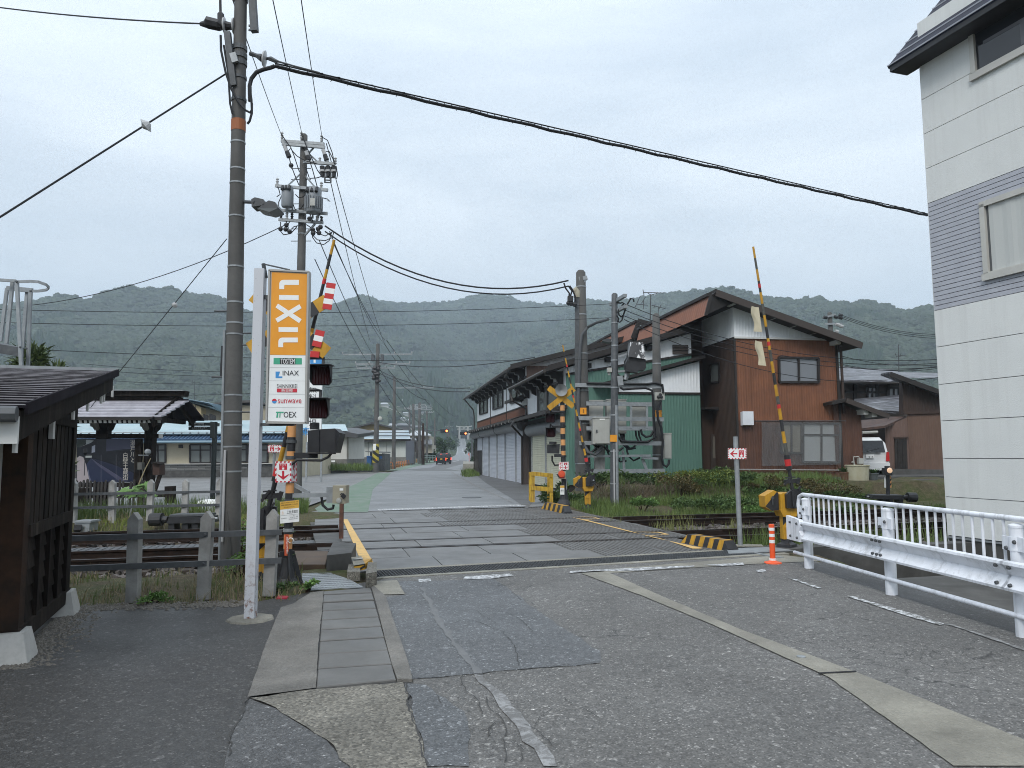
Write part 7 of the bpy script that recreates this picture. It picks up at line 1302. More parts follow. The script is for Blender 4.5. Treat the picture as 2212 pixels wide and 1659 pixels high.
# dwarf signal beyond the rails on the right with its point machine
dsb=V3((A(*KB6(490,1420),24.0).x,24.0,.0));ds=thing('dwarf_signal','small lit lamp on orange and black striped post beside the point machine','railway signal',dsb);Kd=lambda x,y,d=0.0:A(*KB6(x,y),24.0+d)
part(ds,'post',MB().rod(dsb,Kd(490,1270),.06),BLACK);part(ds,'white_board',MB().prism([Kd(466,1368),Kd(492,1370),Kd(490,1285),Kd(478,1270),Kd(466,1285)],(0,.03,0)),INKW);part(ds,'striped_board',MB().prism([Kd(490,1370,-.02),Kd(520,1366,-.02),Kd(516,1280,-.02),Kd(503,1268,-.02),Kd(490,1280,-.02)],(0,.03,0)),PEACH)
for y in(1300,1335):part(ds,'black_stripe',MB().prism([Kd(490,y+22,-.025),Kd(518,y-8,-.025),Kd(518,y+8,-.025),Kd(490,y+38,-.025)],(0,.004,0)),BLACK)
part(ds,'lamp_case',MB().tube([Kd(485,1270),Kd(485,1215)],.16,10).tube([Kd(485,1215),Kd(485,1198)],.08,10),BLACK);part(ds,'lens',MB().lathe(Kd(505,1233,-.17),[(.09,0),(.07,.04),(0,.05)],12,(0,-1,0)),flat('warm_lamp_lens',(.6,.4,.28),.3,0,.5,(1,.65,.4),.3))
pm2=thing('point_machine','black point machine beside the dwarf signal on the right','point machine',V3((Kd(560,1480).x,23.9,-.05)),0,'point machines');point_machine_at(pm2,lambda x,y,d=0.0:Kd(710-(x-1300)*.66,1443+(y-672)*.42+(4 if y>700 else 0),d-.2))
# ------------------------------------------------------------------ roofed billboard gate beyond the tracks, left
GY=24.0;g4=lambda x,y,d=0.0:A(*KA4(x,y),GY+d)
gt=thing('roofed_billboard','roofed black timber billboard with a dark canal photograph and white lettering','billboard',V3((g4(500,1400).x,GY,0)))
for x0,x1 in((270,410),(915,1022)):
 xa,xb=g4(x0,1000).x,g4(x1,1000).x;part(gt,'post',MB().box(xa,GY-.02,0,xb,GY+.3,g4(0,700).z),WOOD);
 part(gt,'bracket_block',MB().prism([g4((x0+x1)/2-105,640),g4((x0+x1)/2+130,640),g4((x0+x1)/2+95,720),g4((x0+x1)/2+60,750),g4((x0+x1)/2-40,750),g4((x0+x1)/2-70,720)],(0,.35,0)),WOOD)
 bx=x0-70 if x0<500 else x0-55;part(gt,'carved_bracket',MB().prism([g4(bx,620,-.5),g4(bx+60,625,-.5),g4(bx+95,735,-.1),g4(bx+60,735,-.1),g4(bx+30,690,-.4),g4(bx,680,-.5)],(0,.2,0)),mat('grey_bracket_end',(.30,.29,.26),None,4,.7))
part(gt,'cross_beam',MB().prism([g4(20,840,-.1),g4(1110,840,-.1),g4(1110,780,-.1),g4(20,780,-.1)],(0,.25,0)),WOOD);part(gt,'beam_end',MB().prism([g4(1104,840,-.1),g4(1116,838,-.1),g4(1122,785,-.1),g4(1110,780,-.1)],(0,.25,0)),WEND);part(gt,'lower_beam',MB().prism([g4(0,1492,-.05),g4(830,1485,-.05),g4(830,1428,-.05),g4(0,1432,-.05)],(0,.2,0)),WOOD)
part(gt,'under_roof_beam',MB().prism([g4(-200,640),g4(1130,640),g4(1130,565),g4(-200,565)],(0,.3,0)),WOOD)
bd=Board(g4(20,1425,-.08),g4(822,1420,-.08)-g4(20,1425,-.08),g4(20,850,-.08)-g4(20,1425,-.08),.05);bpt=part(gt,'billboard_panel',bd.plate(),flat('print_night',(.010,.011,.016),.25))
def pr(nm,mm,pts,d=.002):m=MB();bd.poly(m,[((x-20)/802,(1425-y)/575)for x,y in pts],d);part(bpt,nm,m,mm)
PUR=flat('print_dusk_violet',(.045,.048,.085),.3)
pr('wall_print',PUR,[(415,1015),(640,990),(820,985),(820,856),(420,856)]);pr('path_print',flat('print_path',(.33,.29,.30),.3),[(28,1423),(195,1423),(150,1200),(110,1090),(60,1075),(28,1100)]);pr('sky_print',flat('print_sky',(.30,.32,.32),.3),[(60,960),(215,900),(250,870),(140,860),(150,920)]);pr('tree_print',flat('print_tree',(.02,.03,.025),.3),[(28,960),(60,960),(140,910),(150,856),(28,856)],.0025);pr('white_wall_print',flat('print_white_wall',(.28,.30,.36),.3),[(222,1035),(268,1025),(270,930),(225,950)])
pr('water_print',flat('print_water',(.018,.024,.055),.3),[(195,1423),(640,1423),(330,1190),(210,1110),(150,1190)]);pr('ripple_print',flat('print_ripple',(.10,.11,.16),.3),[(195,1423),(225,1423),(190,1330),(180,1250),(170,1290)],.003);pr('canal_edge_print',flat('print_edge',(.06,.06,.10),.3),[(210,1100),(330,1185),(470,1270),(700,1420),(600,1420),(420,1290),(300,1200)],.003);pr('bank_print',flat('print_bank',(.012,.016,.038),.3),[(240,1110),(500,1190),(820,1320),(820,1420),(700,1420),(470,1265),(330,1180)],.0025)
pr('lamp_print',INK,[(118,1335),(130,1335),(138,1075),(225,1070),(225,1060),(110,1030),(105,980),(165,975),(165,1030),(130,1040)],.0035);pr('lantern_print',flat('print_lantern',(.35,.37,.36),.3),[(140,1100),(225,1098),(225,1072),(140,1074)],.004)
for x in(345,545):pr('crease_print',flat('print_crease',(.2,.2,.24),.3),[(x,1420),(x+3,1420),(x+5,1060),(x+2,1060)],.0045)
for s_,(x0,y0,x1,y1)in(('瀬\n戸\n川\nと',(738,870,812,1165)),('白\n壁\n土\n蔵\n街',(636,1035,708,1400)),('歴\n史\nと\n文\n化\nが',(838,866,866,1040))):bd.text(bpt,s_,(x0-20)/802,(1425-y1)/575,(x1-20)/802,(1425-y0)/575,flat('print_lettering',(.5,.47,.42),.4),.006)
part(gt,'board_frame',MB().box(g4(822,1000).x,GY-.15,g4(0,1430).z,g4(905,1000).x,GY,g4(0,850).z),WOOD);part(gt,'meter',MB().prism([g4(828,1255,-.3),g4(885,1255,-.3),g4(885,1160,-.3),g4(828,1160,-.3)],(0,.2,0)),flat('meter_grey',(.10,.10,.09)))
# roof: courses, ridge, rafters with white ends, gable boards
SNOWY=mat('wet_pale_roof_course',(.42,.41,.45),(.24,.23,.26),2.5,.35,spec=.6,lo=.25,hi=.6)
ey,ry_=565,345;e0,e1=g4(-260,ey,-1.1),g4(1140,ey,-1.1);t0_,t1_=g4(-260,ry_,0),g4(1285,ry_,0)
t1_.x=e1.x+.35;
for k in range(6):
 f0,f1=k/6,(k+1)/6+.03;a_,b_,c_,d_=e0.lerp(t0_,f0),e1.lerp(t1_,f0),e1.lerp(t1_,f1),e0.lerp(t0_,f1);part(gt,'roof_course',MB().prism([a_+V3((0,0,.06)),b_+V3((0,0,.06)),c_,d_],(0,0,-.045)),SNOWY)
part(gt,'eave_board',MB().beam(e0+V3((0,.05,-.03)),e1+V3((0,.05,-.03)),.05,.09),TRIM)
part(gt,'back_roof',MB().prism([t0_,t1_,V3((t1_.x,GY+1.3,e1.z)),V3((t0_.x,GY+1.3,e0.z))],(0,0,.06)),TILE)
for(y0,y1,d,xe)in((345,290,0,1370),(325,285,-.02,1390),(280,205,-.1,1470)):part(gt,'ridge_beam',MB().prism([g4(-260,y0,d),g4(xe-18,y0,d),g4(xe,y1+5,d),g4(-260,y1,d)],(0,.3,0)),WOOD)
part(gt,'ridge_cap',MB().beam(g4(-260,203),g4(1472,210),.45,.03),STEEL)
nrf=26
for k in range(nrf):
 x=g4(-260,0).x+(e1.x-g4(-260,0).x-.05)*(k+.5)/nrf;z=g4(0,640,-1.0).z;rf=part(gt,'rafter',MB().beam((x,GY-.95,z+.06),(x,GY+.1,z+.55),.085,.11),WOOD);part(rf,'white_end',MB().beam((x,GY-.962,z+.055),(x,GY-.945,z+.06),.085,.11),WEND)
pk=g4(1285,350,-.3)
for s_,bx_,by_ in((-1,1130,690),(1,1420,690)):
 ft_=g4(bx_,by_,-1.1 if s_<0 else .9);pk2=V3((ft_.x if s_>0 else pk.x,0,0));part(gt,'gable_board',MB().beam(V3((pk.x+.05,GY+.1,pk.z+.05)),V3((pk.x+.05-.25*(s_<0),GY-1.15 if s_<0 else GY+1.3,ft_.z+.12)),.07,.3),WOOD)
part(gt,'gable_strut',MB().beam(V3((pk.x-.2,GY-.9,e1.z-.05)),V3((pk.x-.2,GY+1.1,e1.z-.05)),.12,.14).beam(V3((pk.x-.15,GY+.1,e1.z)),V3((pk.x-.15,GY+.1,pk.z)),.12,.12,(0,1,0)),WOOD)
part(gt,'floodlight',MB().rod(g4(840,1065,-.4),g4(975,1068,-.2),.02).ball(g4(965,1020,-.5),.10,10),STEEL)
# picket fence before it
pf_=thing('picket_fence','low black timber picket fence in front of the roofed billboard','fence',V3((A(*KA4(300,1650),22.7).x,22.7,0)));p4_=lambda x,y,d=0.0:A(*KA4(x,y),22.7+d);fr_=WM[pf_.name].inverted();pkm=MB().prism([(-.032,0,-.3),(.032,0,-.3),(.032,0,.55),(.0,0,.58),(-.032,0,.55)],(0,.03,0)).data('picket',mat('weathered_picket',(.05,.045,.04),(.02,.018,.017),6,.85))
for k in range(30):
 x=-380+k*47;
 if 560<x<1010 and k%3==0:continue
 o=piece(pf_,'picket',pkm,fr_@V3((p4_(x,0).x,22.7,p4_(0,1650).z+random.uniform(-.05,.05))),(0,random.uniform(-.03,.03),0))
for y in(1575,1625):part(pf_,'rail',MB().beam(p4_(-400,y,.06),p4_(1290,y-25,.06),.04,.09),WOOD)
for x in(110,1265):part(pf_,'post',MB().beam(p4_(x,1700,.1),p4_(x,1500 if x<500 else 1475,.1),.26,.2,(0,1,0)),WOOD)
mbx=thing('brown_post_box','small brown wooden box on a thin post right of the roofed billboard','box',V3((g4(1130,1500).x,GY-.4,0)));part(mbx,'box',MB().prism([g4(1030,1325,-.5),g4(1120,1328,-.5),g4(1120,1190,-.5),g4(1030,1170,-.5)],(0,.4,0)).prism([g4(1120,1328,-.5),g4(1180,1318,-.3),g4(1182,1190,-.3),g4(1120,1190,-.5)],(0,.02,0)),mat('brown_box_wood',(.055,.028,.02),(.04,.022,.016),5,.7));part(mbx,'lid',MB().prism([g4(1020,1172,-.6),g4(1122,1195,-.6),g4(1186,1190,-.2),g4(1080,1165,-.1)],(0,0,.04)),WOOD);part(mbx,'post',MB().beam(V3((g4(1132,0).x,GY-.4,0)),g4(1132,1320,-.4),.1,.1,(0,1,0)),WOOD)
# direction signpost
sp1=G(*KZ2(1835,530));SYp=sp1.y;s4=lambda x,y,d=0.0:A(*KA4(x,y),SYp+d)
dsn=thing('direction_signpost','dark signpost with two long left pointing blades by the forecourt','signpost',sp1);DGRN=flat('dark_green_black',(.018,.024,.024),.4);part(dsn,'post',MB().rod(sp1,s4(1858,622),.085,12),DGRN,smooth=True);part(dsn,'side_panel',MB().prism([s4(1790,840,-.1),s4(1848,838,-.15),s4(1850,622,-.15),s4(1795,618,-.1)],(0,.04,0)),flat('panel_grey_black',(.04,.045,.045),.4))
for y0,y1,s_ in((675,630,'← 飛騨市美術館'),(730,683,'← 文化交流センター')):bb=Board(s4(1506,y0,-.05),s4(1795,y0,-.05)-s4(1506,y0,-.05),s4(1506,y1,-.05)-s4(1506,y0,-.05),.03);p_=part(dsn,'sign_blade',bb.plate(),DGRN);bb.text(p_,s_,.05,.42,.72 if y0<700 else .85,.86,INKW);bb.text(p_,'Museum of Art' if y0<700 else 'Cultural Exchange Center',.16,.12,.92,.3,INKW)
part(dsn,'sign_blade',MB().prism([s4(1868,682),s4(1914,680),s4(1916,640),s4(1870,634)],(0,.03,0)),MATS['panel_grey_black'])
solo('white_bag',MB().ball(G(*KZ2(1810,545))+V3((0,0,.06)),.42,12,(1,.5,.32)),INKW,'white plastic bag lying on the kerb by the signpost','bag',smooth=True)
# ------------------------------------------------------------------ long low buildings round the forecourt
ROOFB=mat('pale_blue_sheet_roof',(.30,.42,.46),(.40,.48,.50),.6,.45,spec=.5);ROOFN=mat('blue_tiled_canopy',(.07,.13,.22),(.05,.09,.16),2,.4,spec=.5);CREAM=mat('cream_plaster',(.52,.47,.35),(.45,.40,.29),1.0,.8,streak=.2);BLUEF=flat('grey_blue_fascia',(.15,.24,.30),.5)
LY=56.0;b8p=lambda x,y,d=0.0:A(*KB8(x,y),LY+d);a4p=lambda x,y,d=0.0:A(*KA4(x,y),LY+d)
l1_=thing('long_station_building','long low cream building with pale blue sheet roof behind the forecourt','building',V3((a4p(1400,1350).x,LY,0)))
xL,xR=A(-60,900,LY).x,b8p(1170,300).x;zE=(a4p(1300,890).z+b8p(900,322).z)/2;zB=a4p(1300,1185).z;zG=-.05
part(l1_,'wall',MB().prism([V3((xL,LY,zG)),V3((xR,LY,zG)),V3((xR,LY,zE+.6)),V3((xL,LY,zE+.6))],(0,9,0)),CREAM)
part(l1_,'sill_ledge',MB().beam((xL,LY-.1,zB+.02),(xR,LY-.1,zB+.02),.25,.06),CONC_L);part(l1_,'plinth',MB().prism([V3((xL,LY-.06,zG)),V3((xR,LY-.06,zG)),V3((xR,LY-.06,zG+.55)),V3((xL,LY-.06,zG+.55))],(0,.05,0)),CONC_D)
BLK=mat('concrete_block_face',(.22,.22,.21),(.17,.17,.165),3,.8,jitter=.45);bw,bh=1.05,(zB-zG-.57)/4;bk=MB().box(-bw/2+.02,0,.015,bw/2-.02,.1,bh-.015).data('concrete_block',BLK);wbk=part(l1_,'block_wall',MB().prism([V3((xL,LY-.02,zG+.55)),V3((xR,LY-.02,zG+.55)),V3((xR,LY-.02,zB)),V3((xL,LY-.02,zB))],(0,.01,0)),CONC_D)
inv=WM[l1_.name].inverted();x0_=a4p(1040,0).x
for r_ in range(4):
 k=0
 while x0_+k*bw<b8p(760,0).x:piece(wbk,'concrete_block',bk,inv@V3((x0_+k*bw+(bw/2 if r_%2 else 0),LY-.06,zG+.56+r_*bh)));k+=1
part(l1_,'tiled_canopy',MB().prism([V3((xL,LY-1.2,zE)),V3((xR,LY-1.2,zE)),V3((xR,LY,zE+.45)),V3((xL,LY,zE+.45))],(0,0,.12)),ROOFN);m=MB()
for k in range(90):x=xL+(xR-xL)*k/90;m.rod((x,LY-1.25,zE+.13),(x,LY,zE+.6),.11,6)
part(l1_,'canopy_ridges',m,ROOFN);part(l1_,'blue_gutter',MB().rod((xL,LY-1.25,zE),(xR,LY-1.25,zE),.1),BLUEF)
zF=a4p(1300,785).z;zR=a4p(1700,575).z;part(l1_,'fascia',MB().prism([V3((xL,LY-.7,zE+.55)),V3((xR,LY-.7,zE+.55)),V3((xR,LY-.7,zF)),V3((xL,LY-.7,zF))],(0,.1,0)),BLUEF)
m=MB();nR=12
for k in range(nR):f0,f1=k/nR,(k+1)/nR;m.prism([V3((xL,LY-.8+4.5*f0,zF+(zR-zF)*f0+.03)),V3((xR,LY-.8+4.5*f0,zF+(zR-zF)*f0+.03)),V3((xR,LY-.8+4.5*f1,zF+(zR-zF)*f1)),V3((xL,LY-.8+4.5*f1,zF+(zR-zF)*f1))],(0,0,-.03))
part(l1_,'sheet_roof',m,ROOFB);m=MB()
for k in range(40):x=xL+(xR-xL)*k/40;m.beam((x,LY-.85,zF+.12),(x,LY-.75,zF+.0),.06,.12)
part(l1_,'snow_guard',m.rod((xL,LY-.8,zF+.12),(xR,LY-.8,zF+.12),.03),STEEL)
GLG=flat('grey_curtained_glass',(.17,.185,.175),.25,0,.5)
for x0,x1 in((1000,1205),(1530,1805),(1862,2070),(2300,2560)):win(l1_,[a4p(x0,1163),a4p(x1,1163),a4p(x1,925),a4p(x0,925)],DFRAME,.11,1,GLG,1,.08)
win(l1_,[b8p(690,475),b8p(745,475),b8p(745,342),b8p(690,342)],DFRAME,.11,0,GLG,1,.08)
part(l1_,'vent',MB().prism([a4p(1380,970),a4p(1432,970),a4p(1432,925),a4p(1380,925)],(0,-.1,0)),TRIM)
# yellow house behind
YH=74.0;yh_=lambda x,y,d=0.0:A(*KA4(x,y),YH+d);t_=thing('yellow_house','tan panelled house with blue edged roof rising behind the long cream building','house',V3((yh_(1500,700).x,YH,0)));TAN=mat('tan_wall_panels',(.42,.34,.20),(.38,.31,.18),1.0,.75)
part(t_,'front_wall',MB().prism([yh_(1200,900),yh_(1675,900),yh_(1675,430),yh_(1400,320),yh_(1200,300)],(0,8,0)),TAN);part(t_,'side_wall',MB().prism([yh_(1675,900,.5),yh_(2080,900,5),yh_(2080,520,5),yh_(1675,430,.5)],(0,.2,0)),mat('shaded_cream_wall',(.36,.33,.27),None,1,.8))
part(t_,'roof',MB().prism([yh_(1150,285,-.6),yh_(1385,318,-.6),yh_(1760,415,-.6),yh_(1960,500,3),yh_(1960,470,3),yh_(1765,370,-.6),yh_(1390,300,-.6),yh_(1150,270,-.6)],(0,8,0)),BLUEF);
for x in(1405,1468,1530,1600):part(t_,'panel_joint',MB().beam(yh_(x,600,-.02),yh_(x,350+(x-1405)*.25,-.02),.05,.04,(0,1,0)),TRIM)
win(t_,[yh_(1530,535),yh_(1578,535),yh_(1578,488),yh_(1530,488)],DFRAME,.12,0,flat('small_pale_glass',(.35,.36,.34),.3));
for x0,x1 in((1690,1765),(1790,1865)):win(t_,[yh_(x0,600,.5),yh_(x1,600,.7),yh_(x1,545,.7),yh_(x0,520,.5)],DFRAME,.12,2,GLASS)
aerial('small TV aerial above the tan panelled house',yh_(1582,380),yh_(1590,75),[(yh_(1560,100),yh_(1655,98)),(yh_(1560,70),yh_(1565,130)),(yh_(1572,95),yh_(1600,110))])
t2=thing('cream_house','cream house roof showing right of the big pole behind the long building','house',V3((b8p(850,150).x,78,0)));c8=lambda x,y,d=0.0:A(*KB8(x,y),78+d);part(t2,'wall',MB().prism([c8(560,200),c8(960,200),c8(960,50),c8(560,35)],(0,6,0)),mat('cream_house_wall',(.40,.36,.27),None,1,.8));part(t2,'roof',MB().prism([c8(480,35,-.6),c8(760,18,-.6),c8(1000,50,-.6),c8(1000,38,-.6),c8(760,0,-.6),c8(480,22,-.6)],(0,7,0)),flat('brown_grey_roof',(.07,.065,.06),.6))
# white factory wall with a grey base, and its big sign
WY=84.0;w8=lambda x,y,d=0.0:A(*KB8(x,y),WY+d);fac=thing('white_workshop','white plastered workshop with grey base beside the black direction indicator','building',V3((w8(1400,525).x,WY,0)));part(fac,'wall',MB().prism([w8(1120,460),w8(1513,460),w8(1513,240),w8(1120,240)],(0,10,0)),mat('white_plaster',(.58,.57,.53),(.52,.51,.47),1,.8));part(fac,'grey_base',MB().prism([w8(1120,545,-.05),w8(1516,545,-.05),w8(1516,455,-.05),w8(1120,455,-.05)],(0,10,0)),CONC);part(fac,'roof',MB().prism([w8(1100,238,-1),w8(1590,292,-1),w8(1605,262,-1),w8(1450,232,-1),w8(1100,215,-1)],(0,11,.6)),flat('dark_grey_roof',(.06,.06,.062),.5));part(fac,'roof_sheet',MB().prism([w8(1100,236,-1),w8(1520,238,-1),w8(1500,190,5),w8(1100,190,5)],(0,.05,.05)),ROOFB)
for x0 in(1215,1395):part(fac,'name_plate',MB().prism([w8(x0,478,-.1),w8(x0+28,478,-.1),w8(x0+28,464,-.1),w8(x0,464,-.1)],(0,.03,0)),INKW)
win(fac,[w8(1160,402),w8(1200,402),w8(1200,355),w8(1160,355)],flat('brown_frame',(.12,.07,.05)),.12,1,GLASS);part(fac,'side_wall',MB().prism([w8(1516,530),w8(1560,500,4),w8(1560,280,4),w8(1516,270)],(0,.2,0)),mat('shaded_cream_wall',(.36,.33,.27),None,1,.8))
FYs=45.0;fz=lambda x,y,d=0.0:A(*KZ3(x,y),FYs+d);fsg=thing('parking_sign','tall white free parking sign with black characters behind the crossing signal','sign',V3((fz(955,1500).x,FYs,0)));z_bot=A(*KZ4(740,245),FYs).z
x0,x1=fz(898,1300).x,fz(1013,1300).x;part(fsg,'board',MB().box(x0,FYs,z_bot,x1,FYs+.15,fz(0,1060).z),SIGNW);part(fsg,'post',MB().box((x0+x1)/2-.5,FYs+.02,0,(x0+x1)/2-.4,FYs+.12,z_bot).box((x0+x1)/2+.4,FYs+.02,0,(x0+x1)/2+.5,FYs+.12,z_bot),STEEL)
for ch,y0,y1 in(('無',1345,1392),('料',1400,1460),('駐',1475,1535),('車',1545,1600),('場',1612,1680)):txt(fsg,'lettering',ch,fz(903,y1,-.01),fz(968,y1,-.01)-fz(903,y1,-.01),fz(903,y0,-.01)-fz(903,y1,-.01),INK)
txt(fsg,'lettering','P',fz(915,1200,-.01),V3((.9,0,0)),fz(0,1100)-fz(0,1200),INKB);m=MB().face([fz(900,1300,-.005),fz(1010,1300,-.005),fz(1010,1240,-.005),fz(900,1240,-.005)]);part(fsg,'blue_print',MB().face([fz(960,1170,-.006),fz(1008,1170,-.006),fz(1008,1100,-.006),fz(960,1100,-.006)]),INKB);txt(fsg,'lettering','東',A(*KZ4(742,192),FYs-.01),V3((.45,0,0)),V3((0,0,.5)),INKB)
gb=Board(A(*KZ4(692,462),42),A(*KZ4(736,462),42)-A(*KZ4(692,462),42),A(*KZ4(692,240),42)-A(*KZ4(692,462),42),.03);gbn=thing('banner_sign','narrow pale green banner sign right of the crossing pole','sign',V3((gb.o.x,42,0)));part(gbn,'panel',gb.plate(),flat('pale_green_panel',(.38,.5,.44),.5));part(gbn,'post',MB().rod(V3((gb.at(.5,0).x,42.05,0)),gb.at(.5,1),.05),STEEL);gb.text(gbn,'楽\nし\nい\n湯',.55,.3,.85,.95,INKG);m=MB();gb.rect(m,.2,.03,.8,.14);part(gbn,'green_print',m,INKG)
# low kerb wall with flowers, panel building with snow guards, yellow gabled house
struct('low_wall',MB().prism([b8p(600,592,0),b8p(1156,575,6),A(*KB8(1710,552),70),A(*KB8(1710,516),70),b8p(1156,540,6),b8p(600,565,0)],(0,.4,0)),CONC_D)
PY3=110.0;z5p=lambda x,y,d=0.0:A(*KZ5(x,y),PY3+d);pb3=thing('panel_workshop','white panel sided workshop under a pale blue roof with snow guards','building',V3((z5p(300,1240).x,PY3,0)));PNL=mat('off_white_panel',(.50,.52,.49),(.45,.46,.43),.8,.7,streak=.15)
xs_=[20,118,205,308,405,470,615]
for i in range(6):part(pb3,'wall_panel',MB().prism([z5p(xs_[i]+2,1250),z5p(xs_[i+1]-2,1250),z5p(xs_[i+1]-2,1000),z5p(xs_[i]+2,1000)],(0,.3,0)),PNL if i else mat('stained_tan_panel',(.36,.31,.2),(.28,.24,.16),1,.8))
part(pb3,'base',MB().prism([z5p(15,1260,-.1),z5p(618,1260,-.1),z5p(618,1185,-.1),z5p(15,1185,-.1)],(0,.08,0)),CONC);part(pb3,'inner_wall',MB().prism([z5p(15,1260,.3),z5p(618,1260,.3),z5p(618,990,.3),z5p(15,990,.3)],(0,9,0)),DARKJ);part(pb3,'eave',MB().prism([z5p(-10,1018,-1),z5p(660,1005,-1),z5p(665,985,-1),z5p(-10,990,-1)],(0,1.5,0)),TRIM);m=MB()
for k in range(7):f0,f1=k/7,(k+1)/7;m.prism([z5p(-5+f0*10,985-95*f0,-1.2+4*f0)+V3((0,0,.06)),z5p(668-f0*20,985-95*f0,-1.2+4*f0)+V3((0,0,.06)),z5p(668-f1*20,985-95*f1,-1.2+4*f1),z5p(-5+f1*10,985-95*f1,-1.2+4*f1)],(0,0,-.05))
part(pb3,'sheet_roof',m,mat('wet_blue_sheet_roof',(.34,.44,.50),(.48,.53,.55),.5,.35));m=MB()
for y,d in((955,0),(925,1.3)):m.rod(z5p(0,y,d-.3)+V3((0,0,.15)),z5p(660,y,d-.3)+V3((0,0,.15)),.07,5)
part(pb3,'snow_guard',m,STEEL_D)
yg=thing('ochre_gabled_house','ochre house with dark gable roof behind the white panel workshop','house',V3((z5p(250,880).x,128,0)));q8=lambda x,y,d=0.0:A(*KZ5(x,y),128+d);part(yg,'wall',MB().prism([q8(-10,1000),q8(560,1000),q8(470,870),q8(245,812),q8(20,880)],(0,8,0)),mat('ochre_wall',(.33,.25,.12),(.28,.21,.10),1,.8));part(yg,'roof',MB().prism([q8(-30,890,-1),q8(245,812,-1),q8(590,890,-1),q8(590,878,-1),q8(245,795,-1),q8(-30,872,-1)],(0,9,0)),MATS['dark_grey_roof'])
# shelter, blue bin, orange arch fence
sh_=thing('small_shelter','small grey flat roofed shelter on thin posts by the pole','shelter',V3((A(*KZ5(300,1240),72).x,72,0)));k7=lambda x,y,d=0.0:A(*KZ5(x,y),72+d);part(sh_,'roof',MB().prism([k7(168,1128),k7(418,1140),k7(420,1125),k7(170,1116)],(0,1.6,0)),flat('shelter_grey',(.16,.17,.17)))
for x in(228,240,300,362,375,387):part(sh_,'post',MB().rod(V3((k7(x,0).x,72.3,0)),k7(x,1130,.3),.06 if x<300 else .04,6),STEEL_D)
BLUEP=flat('blue_plastic',(.02,.09,.25),.4);solo('blue_bin',MB().prism([k7(183,1275,-.2),k7(236,1282,-.2),k7(236,1180,-.2),k7(186,1178,-.2)],(0,.9,0)).prism([k7(181,1184,-.25),k7(238,1186,-.25),k7(238,1174,-.25),k7(183,1172,-.25)],(0,1.0,0)),BLUEP,'tall blue plastic bin under the small grey shelter','bin');solo('blue_crate',MB().prism([k7(302,1202,.3),k7(355,1202,.3),k7(355,1172,.3),k7(302,1172,.3)],(0,.5,0)).prism([k7(306,1240,.3),k7(316,1240,.3),k7(316,1202,.3),k7(306,1202,.3)],(0,.3,0)),BLUEP,'low blue tray held under the shelter right of the pole','tray')
arcs=[(395,1325,432,1245),(430,1318,480,1240),(475,1312,515,1240),(505,1305,540,1238),(530,1302,560,1235),(555,1295,590,1232),(585,1288,612,1228),(610,1282,640,1222),(640,1275,665,1218),(662,1268,690,1212),(690,1260,715,1208),(712,1250,735,1205),(735,1240,758,1204),(758,1232,780,1202),(312,1290,345,1255),(345,1288,395,1258)]
ARL=('third','fourth','fifth','sixth','seventh','eighth','ninth','tenth','eleventh','twelfth','thirteenth','fourteenth','fifteenth','farthest','nearest lowest','second')
for i,(x0,y0,x1,y1)in enumerate(arcs):
 p=G(*KZ5(x0,y0));q_=G(*KZ5(x1,y0-2));q_.y=p.y+.6;h_=A(*KZ5(x0,y1),p.y).z;m=MB().tube([p.lerp(q_,.5-.5*cos(pi*k/10))+V3((0,0,h_*min(1,sin(pi*k/10)**.55)))for k in range(11)],.045,6).rod(p.lerp(q_,.12)+V3((0,0,h_*.45)),p.lerp(q_,.88)+V3((0,0,h_*.45)),.03,5)
 solo('arch_barrier',m,ORANGE_F,ARL[i]+' orange arch barrier along the green path, counting from the poles','barrier','orange arch barriers along the path')
 # ------------------------------------------------------------------ far street poles, lights, house, gate
def tpole(label,x,ybase,ytop,Y,r,arms=(),m=None,conv=KZ5,lean=0,grp='utility poles'):
 b_=A(*conv(x,ybase),Y);b_.z=min(b_.z,0.0)if Y<200 else b_.z;t_=A(*conv(x+lean,ytop),Y);p_=simple_pole('utility_pole',label,b_,t_,r,r*.65,(),grp,m=m)
 for y,l,r_ in arms:
  c_=A(*conv(x+lean*.8,y),Y);cm=part(p_,'crossarm',MB().beam(c_-V3((l,0,0)),c_+V3((r_,0,0)),.1,.12),STEEL);n_=5;im=MB()
  for k in range(n_):
   q_=c_+V3((-l+(l+r_)*k/(n_-1),-.06,.06));im.lathe(q_,[(.03,0),(.07,.06),(.04,.1),(.07,.14),(.02,.18)],6)
  part(cm,'insulator',im,PORC)
 return p_
t3=tpole('tall concrete pole with two transformers-like banks beyond the forecourt',283,1345,-60,68,.26,((48,3.2,3.2),(155,2.0,3.0),(200,1.9,1.6)),lean=25)
for dx in(-48,55):part(t3,'switch_bank',MB().box(A(*KZ5(300+dx-16,0),67.5).x,67.4,A(0,KZ5(0,145)[1],67.5).z,A(*KZ5(300+dx+16,0),67.5).x,67.8,A(0,KZ5(0,75)[1],67.5).z),STEEL_D);
for k in range(16):q_=A(*KZ5(random.uniform(255,340),random.uniform(170,350)),67.6);part(t3,'fitting',MB().ball(q_,random.uniform(.12,.25),6),BLACK)
part(t3,'striped_base',MB().lathe(V3((A(*KZ5(283,1300),68).x,68,.9)),[(.30,0),(.30,1.7)],12),striped('pole_hazard_wrap',(.45,.36,.04),(.02,.02,.02),.5,(.6,0,.8)));part(t3,'notice',MB().box(A(*KZ5(268,0),67.6).x,67.55,2.0,A(*KZ5(300,0),67.6).x,67.6,2.6),INKW);part(t3,'dish',MB().lathe(A(*KZ5(332,757),67.6),[(.2,0),(.14,.05),(0,.07)],12,(.3,-1,.2)).rod(A(*KZ5(308,778),67.8),A(*KZ5(332,757),67.7),.05),BOX)
